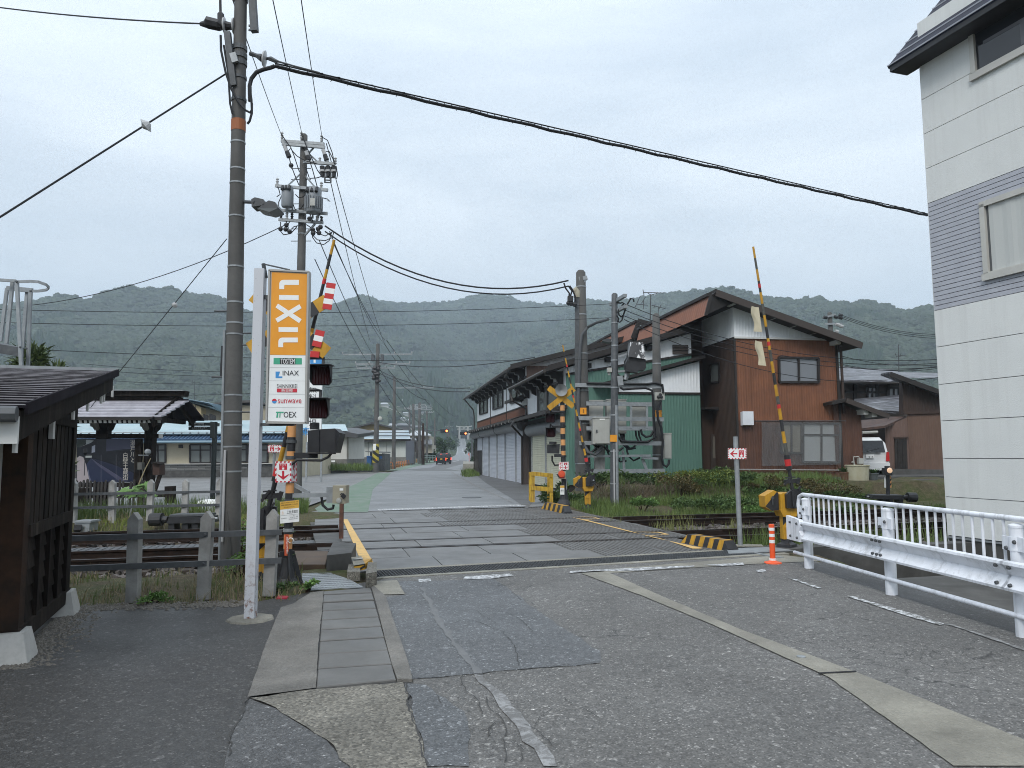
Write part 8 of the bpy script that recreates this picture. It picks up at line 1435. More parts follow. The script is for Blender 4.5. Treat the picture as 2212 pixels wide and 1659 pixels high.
struct('pole_plinth',MB().prism([G(*KZ5(245,1350)),G(*KZ5(388,1335)),G(*KZ5(388,1330))+V3((.2,2,0)),G(*KZ5(245,1345))+V3((0,2,0))],(0,0,1.7)),CONC_D)
tpole('plain concrete pole right of the tall transformer pole',482,1230,300,84,.24,((420,.0,4.5),),lean=10);tpole('paler pole left of the brown post at the junction',700,1200,600,125,.28,((650,1.5,1.5),));tpole('pole with stacked dark insulators in the row at the junction',768,1195,590,130,.30,((620,1.6,2.0),(640,1.6,2.2),(660,1.6,2.2)))
tpole('dark brown post nearest the junction corner',808,1225,815,118,.26,(),m=WOOD_B);tpole('leaning grey pole behind the brown junction post',850,1160,680,140,.24,((690,.3,1.2),));tpole('thin grey pole left of the round tree',937,1165,750,160,.2,());tpole('slim pole under the blue junction sign on the right',1350,1180,940,150,.22,());tpole('thin white pole among hillside roofs',1095,985,815,300,.3,((850,1.5,1.5),));tpole('second thin pole among hillside roofs',1078,985,860,300,.3,())
for k,(x,y0,y1)in enumerate(((712,840,610),(775,760,580),(660,850,620))):
 p_=A(*KZ5(x,y0),230);t_=A(*KZ5(x,y1),230);pp_=simple_pole('utility_pole',('distant pole in front of the orchard slope, right of two','distant pole with topmost insulators before the cedar wood','distant pole at the left end of the orchard slope')[k],V3((p_.x,230,-2)),t_,.3,.25,(),'utility poles');part(pp_,'crossarm',MB().beam(t_-V3((1.6,0,.6)),t_+V3((1.6,0,-.6)),.15,.2),STEEL)
RL=flat('signal_red_lit',(.7,.1,.03),.3,0,.4,(1,.22,.06),3.0);YD=128.0
def tsignal(label,x,y,px_,arm_y,Y,w_=1.3,one=False):
 c_=A(*KZ5(x,y),Y);t_=thing('traffic_light',label,'traffic light',V3((A(*KZ5(px_,1200),Y).x,Y,0)),0,'traffic lights');part(t_,'mast',MB().rod(V3((A(*KZ5(px_,1200),Y).x,Y,0)),A(*KZ5(px_,arm_y-15),Y),.12),STEEL_D);part(t_,'arm',MB().rod(A(*KZ5(px_,arm_y),Y),c_+V3((-.2,.1,.1)),.07),STEEL_D)
 hd_=part(t_,'head',MB().box(c_.x-(w_*(.85 if not one else .5)),Y-.1,c_.z-.30,c_.x+.32,Y+.2,c_.z+.30),BLACK)
 for k in range(3 if not one else 1):
  q_=c_+V3((-k*.42,-.1,0));part(hd_,'lamp',MB().lathe(q_,[(.19,0),(.16,.05),(0,.08)],14,(0,-1,0)),RL if k==0 else flat('unlit_lens',(.03,.03,.03),.3));part(hd_,'visor',MB().lathe(q_,[(.21,0),(.21,.2)],12,(0,-1,0),cap=False),BLACK)
tsignal('left lit red traffic light hanging over the far junction',1070,895,815,890,YD);tsignal('right lit red traffic light hanging in front of the stone gate',1280,922,1350,915,YD+14);tsignal('small red pedestrian light beside the grey pole at the junction',657,1045,690,1040,YD-6,.8,True)
sgn_=Board(A(*KZ5(1320,942),140),A(*KZ5(1365,942),140)-A(*KZ5(1320,942),140),A(*KZ5(1320,915),140)-A(*KZ5(1320,942),140),.05);jn_=thing('junction_sign','small blue bordered white junction name sign by the stone gate','sign',sgn_.o);part(jn_,'panel',sgn_.plate(),SIGNW);sgn_.text(jn_,'古川町',.15,.2,.85,.8,INKB);part(jn_,'bracket',MB().rod(sgn_.at(1,.5,-.06),sgn_.at(1.3,.5,-.06),.05),STEEL)
# torii
TYd=575.0;tz=lambda x,y,d=0.0:A(*KZ5(x,y),TYd+d);TOR=mat('pale_stone',(.42,.42,.40),(.36,.36,.34),.3,.8);to_=thing('shrine_gate','tall pale stone shrine gate at the top of the straight hill road','gate',tz(1260,978))
for x in(1210,1308):part(to_,'pillar',MB().tube([tz(x,990),tz(x+(2 if x<1250 else-2),850)],[.95,.75],12),TOR)
part(to_,'top_lintel',MB().prism([tz(1172,836),tz(1200,842),tz(1260,845),tz(1322,842),tz(1350,834),tz(1343,850),tz(1260,856),tz(1178,852)],(0,2,0)),TOR);part(to_,'tie_beam',MB().prism([tz(1182,880),tz(1338,880),tz(1338,869),tz(1182,869)],(0,1,0)),TOR);part(to_,'tablet',MB().prism([tz(1253,870,-.5),tz(1267,870,-.5),tz(1267,856,-.5),tz(1253,856,-.5)],(0,.5,0)),TOR)
struct('shrine_wall',MB().prism([tz(1212,990,8),tz(1306,990,8),tz(1306,925,8),tz(1212,925,8)],(0,2,0)),flat('dark_shrine_wall',(.03,.032,.03),.9))
# house by the junction and hillside houses
def house(label,pts,Y,wallm,roofm,x0,x1,yb,ye,yr,rx0=None,rx1=None,wins_=()):
 Y=HY(*KZ5((x0+x1)/2,yb),Y)if Y>200 else Y;f=lambda x,y,d=0.0:A(*KZ5(x,y),Y+d);t_=thing('hillside_house' if Y>200 else 'street_house',label,'house',f((x0+x1)/2,yb),0,'houses beyond the junction');dpt=8
 part(t_,'wall',MB().prism([f(x0,yb+(6 if Y>200 else 0)),f(x1,yb+(6 if Y>200 else 0)),f(x1,ye),f(x0,ye)],(0,dpt,-.0)),wallm);ov=(x1-x0)*.08;part(t_,'roof',MB().prism([f(x0-ov,ye+1,-1),f(x1+ov,ye+1,-1),f(x1-(x1-x0)*(.05 if rx1 is None else rx1),yr,dpt/2),f(x0+(x1-x0)*(.05 if rx0 is None else rx0),yr,dpt/2)],(0,0,.25)),roofm)
 for(a_,b_,c_,d_)in wins_:win(t_,[f(a_,d_),f(b_,d_),f(b_,c_),f(a_,c_)],DFRAME,.15,1,GLASS,0,.06)
 return t_
RG=[mat('pale_wet_roof',(.42,.44,.46),(.34,.36,.38),.3,.4),mat('grey_roof',(.12,.125,.13),(.09,.09,.1),.3,.45),mat('red_grey_roof',(.24,.16,.16),(.2,.13,.13),.3,.5)];WH_=[mat('cream_house_wall2',(.42,.38,.30),None,.3,.8),mat('white_house_wall',(.5,.5,.48),None,.3,.8),mat('brown_house_wall',(.08,.06,.05),None,.3,.8)]
h1_=house('cream house with pale pyramid roof behind the junction poles',None,150,WH_[0],RG[0],660,880,1200,950,905,.25,.35,((720,750,980,1005),));house('brown clad house low beside the pedestrian light',None,140,WH_[2],RG[1],618,730,1130,1010,985);house('cream shed with dark gabled roof right of the brown post',None,146,WH_[0],RG[1],815,905,1140,1050,1000);part(h1_,'dark_lower_wall',MB().prism([A(*KZ5(700,1200),149.8),A(*KZ5(800,1200),149.8),A(*KZ5(800,1000),149.8),A(*KZ5(700,1010),149.8)],(0,.1,0)),WH_[2])
wall_l=struct('garden_wall',MB().prism([A(*KZ5(620,1205),137),A(*KZ5(730,1210),137),A(*KZ5(730,1125),137),A(*KZ5(620,1120),137)],(0,.3,0)),CONC)
hl=[(560,610,770,757,748,0,1,400),(455,500,745,733,725,2,0,400),(820,870,760,748,740,1,1,400),(640,680,790,778,769,0,0,400),(520,640,870,835,810,1,2,300),(900,985,945,920,900,2,1,260),(430,510,850,835,815,0,1,330),(840,905,830,812,800,0,1,330),(890,975,668,650,628,0,1,430),(340,420,615,600,585,0,1,430),(545,595,565,558,550,0,1,470),(585,645,712,700,690,0,1,400),(700,800,870,855,838,1,2,290),(960,1045,900,880,868,1,2,270),(980,1040,850,835,822,0,1,300),(640,705,860,845,828,1,1,310),(760,830,700,690,682,0,1,400),(1000,1060,715,704,698,0,1,420),(905,960,930,905,892,2,1,240)]
nm=['small pale roof below the white house halfway up the slope','red grey roof at the left of the orchard terraces','grey roof between the orchard and the cedar wood','cream house with pale roof in the middle of the slope','house with pale roof low on the slope left of the poles','red grey roofed house right of the junction trees','pale roofed house at the left foot of the orchard','pale roofed house between the two leaning poles','white roofed house at the edge of the cedar wood','long white roof high on the orchard at left','topmost small white roof on the orchard slope','white house halfway up the orchard slope','dark roofed house above the cream junction house','dark roofed house left of the stone gate','pale roofed house above the dark one by the gate','grey roofed house behind the concrete poles','pale roof beside the tall insulator pole','low pale roof by the cedar wood, right end','reddish roof just above the round junction tree']
for i,(x0,x1,yb,ye,yr,rm,wm,Y)in enumerate(hl):house(nm[i],None,Y,WH_[wm],RG[rm],x0,x1,yb+18,ye,yr,.1,.1)
for k,(xa,ya,xb,yb_)in enumerate(((680,745,1045,800),(520,625,640,628),(420,640,560,700),(720,610,850,640),(560,700,800,712))):Ya_,Yb_=HY(*KZ5(xa,ya))-2,HY(*KZ5(xb,yb_))-2;struct('hillside_road',MB().prism([A(*KZ5(xa,ya),Ya_),A(*KZ5(xb,yb_),Yb_),A(*KZ5(xb,yb_-6),Yb_),A(*KZ5(xa,ya-6),Ya_)],(0,3,0)),CONC_L)
# green railings and red cones near the junction
for lab,x0,x1,y0,y1,Y in(('pale green pipe railing left of the waiting cars',820,945,1215,1168,122),('grey pipe railing in front of the garden wall',530,620,1225,1195,112)):
 t_=thing('pipe_railing',lab,'railing',A(*KZ5(x0,y0),Y),0);f=lambda x,y:A(*KZ5(x,y),Y);GRR=flat('grey_green_pipe',(.16,.22,.20),.5)
 for k in range(5):part(t_,'post',MB().rod(f(x0+(x1-x0)*k/4,y0+5),f(x0+(x1-x0)*k/4,y1),.06,6),GRR)
 for y in(y1,(y0+y1)/2):part(t_,'rail',MB().rod(f(x0,y),f(x1,y),.05,6),GRR)
for k,(x,y)in enumerate(((952,1228),(945,1222),(1312,1160),(1318,1168))):p=A(*KZ5(x,y),124 if k<2 else 230);solo('traffic_cone',MB().lathe(p,[(.22,0),(.22,.03),(.15,.04),(.12,.25),(.04,.7),(0,.72)],10),ORANGE,('red traffic cone touching the left side of the black car','red traffic cone behind the one by the black car','red cone on the right kerb of the hill road','second red cone on the right kerb, nearer')[k],'traffic cone')
tp_=thing('marker_pole','thin red and white snow pole beside the low stone wall','pole',G(*KZ5(1318,1290)));part(tp_,'pole',MB().rod(G(*KZ5(1318,1290)),A(*KZ5(1318,1130),G(*KZ5(1318,1290)).y),.035,6),flat('pinkish_pole',(.45,.12,.1)))
solo('low_stone_wall',MB().prism([G(*KZ5(1250,1340)),G(*KZ5(1400,1338)),G(*KZ5(1430,1300)),G(*KZ5(1250,1290))],(0,0,.7)),CONC_S,'low pale stone planter wall before the end of the warehouse','wall')
# ------------------------------------------------------------------ transformer pole behind the sign
TY=26.0;k2=lambda x,y,d=0.0:A(*KA2(x,y),TY+d)
tb_=A(640,1070,TY);tb_.z=0;tpp=simple_pole('utility_pole','tall concrete pole carrying two transformers behind the shop sign',tb_,k2(690,200),.19,.125,(.3,.45,.6,.72,.85))
def xarm(x0,y0,x1,y1,d=-.2,h=.1):return part(tpp,'crossarm',MB().beam(k2(x0,y0,d),k2(x1,y1,d),.09,h),STEEL)
for q_ in((397,268,948,308),(410,305,957,348),(325,840,995,895),(318,1148,988,1195),(367,1270,935,1310)):xarm(*q_)
xarm(680,535,1080,560,-.25);part(tpp,'brace',MB().beam(k2(860,300,-.2),k2(680,500),.05,.05).beam(k2(665,670),k2(485,835,-.2),.05,.05).beam(k2(670,670),k2(845,875,-.2),.05,.05).beam(k2(740,420),k2(860,530,-.2),.05,.05).beam(k2(830,1325,-.2),k2(655,1520),.06,.06),STEEL)
def insul(x,y,h=60,mm=PORC,nm='insulator',r=.055):part(tpp,nm,MB().lathe(k2(x,y+h,-.2),[(.02,0),(r,.05),(r*.5,.09),(r,.14),(r*.5,.18),(r,.23),(.02,.28)],8),mm,smooth=True)
for x,y in((408,185),(655,185),(912,225)):insul(x,y)
for x0,y0,x1,y1 in((440,330,500,475),(715,400,755,510),(932,375,978,515)):part(tpp,'insulator',MB().tube([k2(x0,y0,-.2),k2((x0+x1)/2,(y0+y1)/2,-.2)],[.07,.07],8),PORC);part(tpp,'cable_end',MB().tube([k2((x0+x1)/2,(y0+y1)/2,-.2),k2(x1,y1,-.2)],[.08,.09],8),BLACK)
for x in(890,990,1090):insul(x,530,40)
for x in(920,993,1068):part(tpp,'cutout_switch',MB().tube([k2(x,590,-.3),k2(x+5,650,-.3),k2(x+3,720,-.3)],[.09,.08,.07],8),BLACK);part(tpp,'insulator',MB().tube([k2(x,640,-.32),k2(x+2,665,-.32)],.1,8),PORC)
part(tpp,'switch_frame',MB().rod(k2(915,725,-.3),k2(1080,735,-.3),.03).rod(k2(955,600,-.3),k2(955,800,-.3),.03).rod(k2(1030,600,-.3),k2(1030,800,-.3),.03).rod(k2(950,765,-.3),k2(1035,770,-.3),.025).rod(k2(950,795,-.3),k2(1035,800,-.3),.025),STEEL_D)
def can(x0,x1,y0,y1,fins,lab):
 c_=k2((x0+x1)/2,y1,-.45);r=(k2(x1,900).x-k2(x0,900).x)/2;h_=k2(0,y0,-.45).z-c_.z;t_=part(tpp,'transformer',MB().lathe(c_,[(r*.9,0),(r,.05),(r,h_*.92),(r*.85,h_),(r*.3,h_*1.02)],22),flat('transformer_grey',(.22,.235,.25),.4),lab,smooth=True)
 if fins:
  m=MB()
  for k in range(22):a_=2*pi*k/22;m.beam(c_+V3((cos(a_)*r,sin(a_)*r,h_*.12)),c_+V3((cos(a_)*r,sin(a_)*r,h_*.62)),.025,.10,(cos(a_),sin(a_),0))
  part(t_,'cooling_fins',m,flat('transformer_grey',(.22,.235,.25)))
 for k in range(3):part(t_,'bushing',MB().tube([c_+V3((-r*.6+r*.6*k,-r*.75,h_*.95)),c_+V3((-r*.6+r*.6*k,-r*1.05,h_*.75))],[.05,.065],8),BLACK)
 part(t_,'hanger',MB().beam(c_+V3((-.1,.3,h_*.9)),c_+V3((-.1,.3,-.1)),.05,.06,(0,1,0)).beam(c_+V3((.1,.3,h_*.9)),c_+V3((.1,.3,-.1)),.05,.06,(0,1,0)),STEEL);return t_
can(402,545,850,1112,False,'smooth grey cylindrical transformer');t_f=can(712,905,875,1185,True,'finned grey transformer');part(t_f,'plate',MB().prism([k2(765,1090,-.85),k2(828,1090,-.85),k2(828,995,-.85),k2(765,995,-.85)],(0,.01,0)),BOX)
for x,y in((348,790),(910,840),(395,1225),(470,1228),(535,1235),(855,1270),(912,1280)):insul(x,y,45,PORC if y<1000 or x in(470,855)else BLACK,'insulator',.06)
for pth in([(395,170),(440,240),(520,350),(560,450),(630,660)],[(500,480),(525,580),(570,700),(625,830)],[(490,395),(520,360),(545,400),(600,460),(700,520),(860,560)],[(650,170),(700,280),(720,340),(860,640),(910,710)],[(905,210),(990,260),(1050,420),(1075,540)],[(970,400),(1010,400),(1060,500),(1075,560)],[(760,515),(800,640),(860,860)],[(710,600),(750,720),(760,745),(850,740),(915,720)],[(1100,590),(1118,700),(1105,750),(1085,730)],[(520,900),(540,1050),(575,1140),(650,1130),(720,1030),(735,960)],[(580,950),(620,990),(660,990),(700,960)],[(350,850),(370,890),(385,950),(340,980)],[(405,960),(365,1050),(365,1170),(390,1225)],[(392,1300),(390,1420),(430,1465),(520,1450),(600,1360)],[(465,1290),(460,1350),(450,1390),(500,1430)],[(510,1290),(480,1340),(500,1420),(560,1360),(650,1340)],[(720,1335),(800,1390),(850,1440),(960,1480),(1050,1430)],[(800,1400),(810,1480),(860,1530),(960,1540),(1050,1500),(1070,1430)],[(780,1380),(800,1500),(850,1570),(940,1590),(1010,1540),(1040,1440)],[(760,1190),(790,1260),(800,1290)],[(880,1190),(910,1260)],[(915,990),(990,1010),(1020,1040),(990,1030)]):part(tpp,'jumper_cable',MB().tube([k2(x,y,-.35)for x,y in pth],.018,5),CABLE,smooth=True)
for x,y in((465,1340),(455,1395),(505,1425),(390,1390),(800,1400),(870,1390),(880,1440),(900,1365),(760,1260),(805,1445),(525,580)):part(tpp,'connector',MB().ball(k2(x,y,-.4),.09,7),BLACK)
for y in(620,760,1070,1390,1545):p_=k2(650,y);part(tpp,'step_bolt',MB().rod(p_-V3((.36,0,0)),p_+V3((.36,0,0)),.015,5),STEEL_D)
# ------------------------------------------------------------------ wires
def w2(label,a_,Ya,b_,Yb,sag=.3,r=.012,name='overhead_wire',grp=None,m=None):return wire(name,label,A(*a_,Ya),A(*b_,Yb),sag,r,m,16,grp,'wire')
thk=wire('telephone_cable','thick black looped cable from the big pole to the white building',apt(1105,700,-.05),A(2030,468,17.5),.0,.012,CABLE,20,None,'cable');th0,th1=apt(1105,730,-.05),A(2030,471,17.5);m=MB().tube([th0.lerp(th1,i/40)-V3((0,0,-.03*min(1,(40-i)/12)*0+.02*sin(pi*i/40)+.012*sin(i*2.2)))for i in range(41)],.026,6)
for i in range(60):c_=th0.lerp(th1,(i+.5)/60)-V3((0,0,.02*sin(pi*i/60)-.02));m.tube([c_+V3((-.09,0,-.04)),c_+V3((-.03,0,.035)),c_+V3((.05,0,.03)),c_+V3((.1,0,-.04))],.006,4)
part(thk,'lashed_cable',m,CABLE);part(thk,'pole_loop',MB().tube([apt(x,y,-.05)for x,y in((830,1120),(825,950),(845,870),(900,800),(980,768),(1060,748),(1105,730))],.03,8),CABLE,smooth=True)
for i,(x0,y0,xe)in enumerate(((610,297,482),(653,292,577),(697,304,642))):w2(('left','middle','right')[i]+' of three high wires running overhead from the transformer pole',(x0,y0),TY-.2,(xe,-60),11.0,.06,.010,'overhead_wire','high wires overhead')
w2('wire leaving the upper left of the picture to the big pole',apt(280,265)and(432,51),PY,(-60,8),12.5,.05,.012);gw=w2('stay wire sloping from the big pole down to the left edge',(487,160),PY,(-60,507),8.2,.0,.013,'stay_wire');gi=A(315,271,9.25);part(gw,'insulator',MB().lathe(gi,[(.02,-.05),(.06,-.02),(.1,.0),(.06,.03),(.02,.06)],10,(.8,0,.55)),PORC)
w2('sagging wire from the transformer pole to the left over the kiosk',(620,484),TY,(60,660),31,.5,.016);gw2=w2('thin stay wire from the big pole down behind the kiosk roof',(490,516),PY+.05,(196,880),14.5,.0,.007,'stay_wire');gi2=onv(*KZ1(1510,475),A(490,516,PY+.05),A(196,880,14.5)-A(490,516,PY+.05));part(gw2,'insulator',MB().ball(gi2,.045,10),PORC)
for i,(ya,yb_,xb,Yb)in enumerate(((664,662,1325,23.0),(692,690,1322,23.2),(745,745,1330,23.5))):w2(('upper','middle','lower')[i]+' of three railway wires running level from the left edge to the slender pole',(-60,ya+3),17.0,(xb,(656,686,748)[i]if i<2 else 775),Yb,.18,.008,'railway_wire','railway wires')
for i,(ya,yb_)in enumerate(((786,790),(797,799),(818,812),(848,826))):w2(('topmost','second','third','lowest')[i]+' faint wire across the valley behind the big pole',(180,ya),60,(800,yb_),67,.6,.022,'valley_wire','valley wires')
for i,(dy,r)in enumerate(((0,.03),(12,.026))):w2(('upper','lower')[i]+' thick cable sagging from transformer pole to cabinet pole',(702,488+dy),TY-.3,(1228,606+dy),YA-.3,1.05,r,'service_cable','thick service cables')
for i,(x0,y0,x1,y1)in enumerate(((718,520,832,735),(712,500,826,738),(700,330,800,738),(690,520,812,775),(680,560,808,800),(705,310,830,742))):w2(('first','second','third','fourth','fifth','sixth')[i]+' wire running from the transformer pole to the tall forecourt pole',(x0,y0),TY,(x1,y1),68,.4,.017,'street_wire','street wires')
for i,(x0,y0,x1,y1,Y1)in enumerate(((830,742,1030,905,130),(835,735,1050,900,130),(822,800,1000,935,130),(820,830,985,945,125),(818,770,925,865,84))):w2(('first','second','third','fourth','fifth')[i]+' wire dropping from the forecourt pole toward the junction poles',(x0,y0),68,(x1-68 if Y1>100 else x1,y1),Y1,.8,.03,'street_wire','junction wires')
for i,(ya,yb_)in enumerate(((783,772),(800,838),(806,846))):w2(('upper','middle','lower')[i]+' cable crossing from the forecourt pole to the warehouse roof',(820,ya),68,((1155 if i==0 else 1015),yb_-(0 if i else 0)),45,.5,.028,'service_cable','cables to the warehouse')
for i,(xa,ya,xb,yb_)in enumerate(((1348,656,2110,768),(1345,668,2110,776),(1342,680,2110,784),(1348,690,2110,800))):w2(('top','second','third','bottom')[i]+' wire from the slender pole across the house front to the right',(xa,ya),22.4,(xb,yb_),22.6,.75 if i<3 else 1.0,.011,'railway_wire','wires over the house')
rp=simple_pole('utility_pole','pole top with crossarms behind the brown house roof',V3((A(*KZ7(1195,500),48).x,48,0)),A(*KZ7(1193,255),48),.22,.15);
for x0,x1,y0,y1 in((1145,1230,285,262),(1160,1275,325,325)):part(rp,'crossarm',MB().beam(A(*KZ7(x0,y0),47.8),A(*KZ7(x1,y1),47.8),.1,.12),STEEL)
for x,y in((1265,268),(1235,280),(1265,285),(1245,330),(1270,340),(1165,282),(1240,375)):part(rp,'insulator',MB().tube([A(*KZ7(x-12,y-4),47.7),A(*KZ7(x+10,y+2),47.7)],.11,7),BLACK if y<300 else PORC)
for i,(ya,yb_)in enumerate(((266,385),(275,398),(285,412))):w2(('upper','middle','lower')[i]+' wire from the pole behind the house to the right edge',KZ7(1270,ya),47.7,KZ7(2000,yb_+8),52,.4,.02,'street_wire','wires behind the house')
for i,(y0,y1)in enumerate(((535,590),(590,612),(600,595))):w2(('first','second','third')[i]+' slack wire behind the tiled roofs',KZ7(1260,y0),41,KZ7(1960,y1),43,.3,.018,'street_wire','slack wires behind roofs')
# steel ladder cage behind the kiosk
LYd=9.5;lz_=lambda x,y,d=0.0:A(*KZ1(x,y),LYd+d);lc=thing('ladder_cage','galvanised steel ladder frame with hoop above the left kiosk roof','ladder',V3((lz_(200,1000).x,LYd,0)))
for a_,b_,d in(((145,265),(185,1020),0),((265,350),(240,1020),.35),((110,265),(55,810),.1),((235,360),(195,850),.4),((62,330),(5,790),.5)):part(lc,'leg',MB().beam(lz_(*a_,d),lz_(*b_,d),.042,.03,(0,1,0)),STEEL)
h0,h1=lz_(140,275),lz_(280,355,.35);ctrp=lz_(330,312,.17);hoop=[h0]+[lz_(150+110,270,.0),lz_(330,275),lz_(400,300,.05),lz_(425,325,.15),lz_(400,345,.25),lz_(330,355,.3),h1];m=MB()
for i in range(len(hoop)-1):m.beam(hoop[i],hoop[i+1],.012,.036)
part(lc,'hoop',m,STEEL);part(lc,'top_rail',MB().beam(lz_(-60,255),lz_(140,268),.03,.036).beam(lz_(60,330,.4),lz_(280,350,.35),.03,.06),STEEL);part(lc,'platform',MB().prism([lz_(-80,800),lz_(160,840),lz_(210,845,.5),lz_(-80,785,.5)],(0,0,-.12)),STEEL_D)
for x,y in((145,275),(265,355),(175,840),(228,850)):part(lc,'bolt',MB().lathe(lz_(x,y,-.03),[(.016,0),(.012,.012),(0,.014)],8,(0,-1,0)),STEEL_D)
# ------------------------------------------------------------------ plants
RV=random.Random(11)
def leafm(name,a,b):
 q=NT(name);p=q.pos();oi=q.noise(p,1.8,4);f=q.noise(p,23,2);c=q.mix(q.ramp(f,[(.3,0),(.7,1)]),a,b);c=q.mix(q.ramp(oi,[(.4,0),(.7,.5)]),c,tuple(x*1.35 for x in b));q.set(base_color=c,roughness=.6,specular=.25);q.b.inputs['Transmission Weight'].default_value=0;return q.mat
GR1=leafm('grass_blades',(.06,.10,.025),(.12,.165,.05));GR2=leafm('dry_grass',(.20,.165,.09),(.28,.23,.13));LF1=leafm('weed_leaves',(.05,.095,.03),(.10,.155,.055));LF2=leafm('yellow_green_leaves',(.11,.15,.03),(.17,.20,.05));LF3=leafm('dull_brown_green_weeds',(.10,.085,.04),(.14,.115,.05));LF4=leafm('bright_leaves',(.09,.17,.045),(.14,.24,.07))
def blades(name,fn,n,h0,h1,w_,m,label,lean=.35):
 """fn() -> ground point or None"""
 vs=[];fs_=[]
 for _ in range(n):
  p=fn()
  if p is None:continue
  a=RV.uniform(0,6.283);h=RV.uniform(h0,h1);l=RV.uniform(0,lean)*h;dx,dy=cos(a),sin(a);b=RV.uniform(0,6.283);sx,sy=cos(b)*w_,sin(b)*w_
  o=len(vs);x,y,z=p;mx,my=x+dx*l*.35,y+dy*l*.35
  vs+=[V3((x-sx,y-sy,z)),V3((x+sx,y+sy,z)),V3((mx+sx*.7,my+sy*.7,z+h*.6)),V3((mx-sx*.7,my-sy*.7,z+h*.6)),V3((x+dx*l,y+dy*l,z+h))];fs_+=[(o,o+1,o+2,o+3),(o+3,o+2,o+4)]
 mb=MB();mb.v=vs;mb.f=fs_;mb.m=[0]*len(fs_);return stuff(name,mb,m,label,'grass')
def reg(u0,u1,v0,v1,patch=.0,sc=.8,seed=0):
 def f():
  u,v=RV.uniform(u0,u1),RV.uniform(v0,v1);p=T(u,v)
  if patch and mnoise.noise((p.x*sc,p.y*sc,seed))<patch-.25:return None
  return p.x,p.y,hgt(p.x,p.y)-.01
 return f
def xreg(x0,x1,y0,y1,patch=0,sc=.8,seed=0):
 def f():
  x,y=RV.uniform(x0,x1),RV.uniform(y0,y1)
  if patch and mnoise.noise((x*sc,y*sc,seed))<patch-.25:return None
  return x,y,hgt(x,y)-.01
 return f
def near_left():
 u,v=RV.uniform(-7,-.2),RV.uniform(8.55,11.3);p=T(u,v);e0,e1=G(*KZ2(630,1440)),G(*KZ2(2100,1400))
 if p.y<8.15+(p.x+4.4)*.10 or(mnoise.noise((p.x*1.3,p.y*1.3,4))<-.12):return None
 return p.x,p.y,hgt(p.x,p.y)-.01
blades('grass',near_left,5200,.03,.14,.004,GR1,'thin green grass along the lot edge under the near fence');blades('dry_grass',near_left,4200,.04,.22,.004,GR2,'dry straw coloured grass by the near track at left',.9)
blades('grass',reg(-14,-.5,18.9,20.0,.3,.9,2),6000,.04,.18,.008,leafm('mossy_grass',(.12,.15,.03),(.17,.20,.05)),'yellow green mossy grass beyond the far track at left');blades('grass',reg(-16,-.4,20.2,22.2,.12,.7,6),7000,.15,.6,.009,GR1,'taller green grass around the farther post fence');blades('dry_grass',reg(-14,-.3,18.7,21.0,.35,.9,8),3500,.08,.35,.007,GR2,'dry grass beside the farther post fence',.8)
blades('grass',reg(7.4,14,18.7,22.2,.15,.6,5),11000,.08,.34,.010,GR1,'green grass strip on the right below the bank');blades('grass',xreg(3.2,12.0,24.0,30.5,.1,.6,9),15000,.10,.42,.012,GR1,'long grass on top of the right bank');blades('dry_grass',lambda:(lambda u:(lambda p:(p.x,p.y,.10+RV.uniform(0,.42)))(T(u,22.45+RV.uniform(-.12,.1))))(RV.uniform(8.2,12.0)),900,.12,.38,.006,leafm('dead_roots',(.09,.07,.05),(.15,.125,.09)),'dead roots and straw hanging over the bank edge',1.6)
blades('grass',reg(6.7,9.5,15.0,18.5,.2,1.2,7),1600,.1,.45,.007,leafm('pale_grass',(.14,.155,.05),(.19,.20,.08)),'pale grass tufts between the rails at the right deck edge');blades('grass',(lambda f:(lambda:(lambda p:p and(p[0],p[1],max(p[2],-.5)))(f())))(reg(7.4,13,11.5,12.6,.2,1.0,3)),2200,.15,.6,.008,GR1,'weeds growing in the ditch behind the guard rail');blades('grass',xreg(11.8,22,20.5,25.5,.2,.5,4),9000,.06,.26,.012,GR1,'grass below the retaining wall at right')
blades('grass',lambda:(lambda p:(p.x,p.y,0))(T(-1.2+RV.uniform(0,.9),21.4+RV.uniform(-.4,1.2))),900,.1,.55,.009,GR1,'grass tuft at the far left corner of the crossing');blades('grass',lambda:(lambda p:(p.x+RV.uniform(-.2,.2),p.y,p.z))(b8p(RV.uniform(1150,1700),RV.uniform(528,545),8+RV.uniform(0,3))),1500,.2,.7,.03,GR1,'weeds along the low concrete wall by the workshop')
blades('grass',lambda:(lambda p:(p.x+RV.uniform(-.4,.3),p.y+RV.uniform(-1.5,1.5),0))(G(*KZ5(RV.uniform(1290,1400),RV.uniform(1350,1400)))),700,.1,.5,.03,GR1,'weeds at the foot of the warehouse corner')
